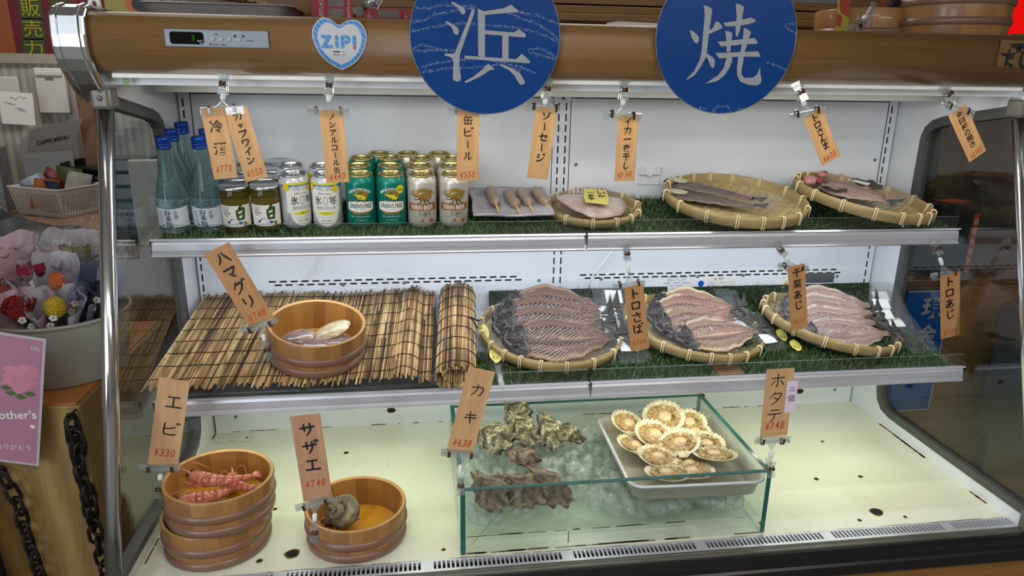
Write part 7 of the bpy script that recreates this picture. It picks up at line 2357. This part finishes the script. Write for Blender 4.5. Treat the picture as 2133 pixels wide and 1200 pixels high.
g = G(); g.smooth = True; g.lathe([(.05, -.165), (.10, -.165), (.105, -.185), (.10, -.215), (.05, -.22)], 28, caps=(True, True)); g.build('pink_ring', plain('pink_ring', 'b03a5a', .5), t)
struct('wall_back_rack', G().box(-.3, 3.55, 1.06, 1.10, 1.3, 2.6), wood('rack_boards', '5c4024', '7a5630', (16, 16, 1.5), .5, .1))

# ------------------------------------------------------------------ right of the case, behind the side glass
t = thing('cash_counter', 'wooden counter seen through the right side glass', 'counter', (2.75, .62, 0))
G().box(-.55, .55, -.32, .40, 0, 1.03).build('body', wood('cash_counter_wood', '7a5a34', '8f6d42', (2, 30, 30), .5), t)
G().box(-.57, .57, -.34, .42, 1.03, 1.05).build('top', m_counter, t)
G().box(-.53, -.365, -.345, -.325, .56, 1.015).build('blue_sign', m_blue, t)
o = t.children[-1]
g = G(); q = lambda x, z: (x, -.347, z)
put_text(g, '現', q, -.432, .950, h=.075, w=.075, bold=.03); put_text(g, '金', q, -.432, .855, h=.075, w=.075, bold=.03)
for a, b, c_, d_ in ((-.53, -.365, 1.010, 1.015), (-.370, -.365, .56, 1.015), (-.53, -.365, .56, .565)): g.box(a, b, -.3465, -.345, c_, d_)
g.build('lettering', plain('sign_letter_grey', 'a3a8ae', .5), o)
t = thing('card_reader', 'black payment terminal with orange label on the cash counter', 'payment terminal', (2.40, .36, 1.052), (0, 0, .1))
G().box(-.08, .08, -.04, .10, .0, .255).build('body', plain('terminal_black', '24262a', .35), t, bevel=.008)
G().box(-.05, .05, -.02, .04, .2555, .257).build('orange_label', plain('terminal_orange', 'b0552c', .5), t)
G().box(.050, .074, -.042, -.0405, .01, .22).build('side_label', plain('terminal_orange_side', 'a04a28', .5), t)
g = G()
for i, ch in enumerate('回収BOX'): put_text(g, ch, lambda a, b: (a, -.043, b), .062, .19 - i * .034, h=.018, w=.016)
g.build('lettering', m_paper, t)
t = thing('till', 'dark grey till drawer unit under the payment terminal', 'till', (2.42, .55, 1.052))
G().box(-.18, .10, -.16, .16, 0, .135).build('body', plain('till_grey', '3c4048', .4), t, bevel=.006)
G().box(-.02, .00, -.162, -.16, .05, .06).build('keyhole', m_alu, t)
t = thing('till_screen', 'black glossy till screen behind the right side glass', 'screen', (2.50, .85, 1.052), (-.12, 0, .25))
G().box(-.26, .30, -.015, .02, .16, .56).build('panel', plain('screen_black', '0b0c0e', .35), t, bevel=.006)
G().box(-.06, .06, 0, .05, 0, .20).build('stand', m_black, t)
g = G(); g.smooth = True
g.blob((0, 0, 0), (.20, .16, .24), 26, 18, lambda th_, ph: 1 + .14 * math.sin(3 * th_ + 4 * ph) + .05 * math.sin(9 * th_))
tag(g.build('black_bag', plain('black_plastic_bag', '17171a', .3, var=.4), loc=(2.56, -.36, .30)), 'black plastic bag on the floor beside the right side glass', 'bag')
t = thing('grey_cabinet', 'dark grey cabinet beside the right end of the case', 'cabinet', (2.66, .02, 0))
G().box(-.16, .4, -.14, .16, .52, 1.0).build('body', plain('cabinet_grey', '3f4348', .35), t, bevel=.006)
for x_ in (-.14, .38):
    for y_ in (-.12, .14): G().box(x_ - .012, x_ + .012, y_ - .012, y_ + .012, 0, .52).build('leg', m_black, t)
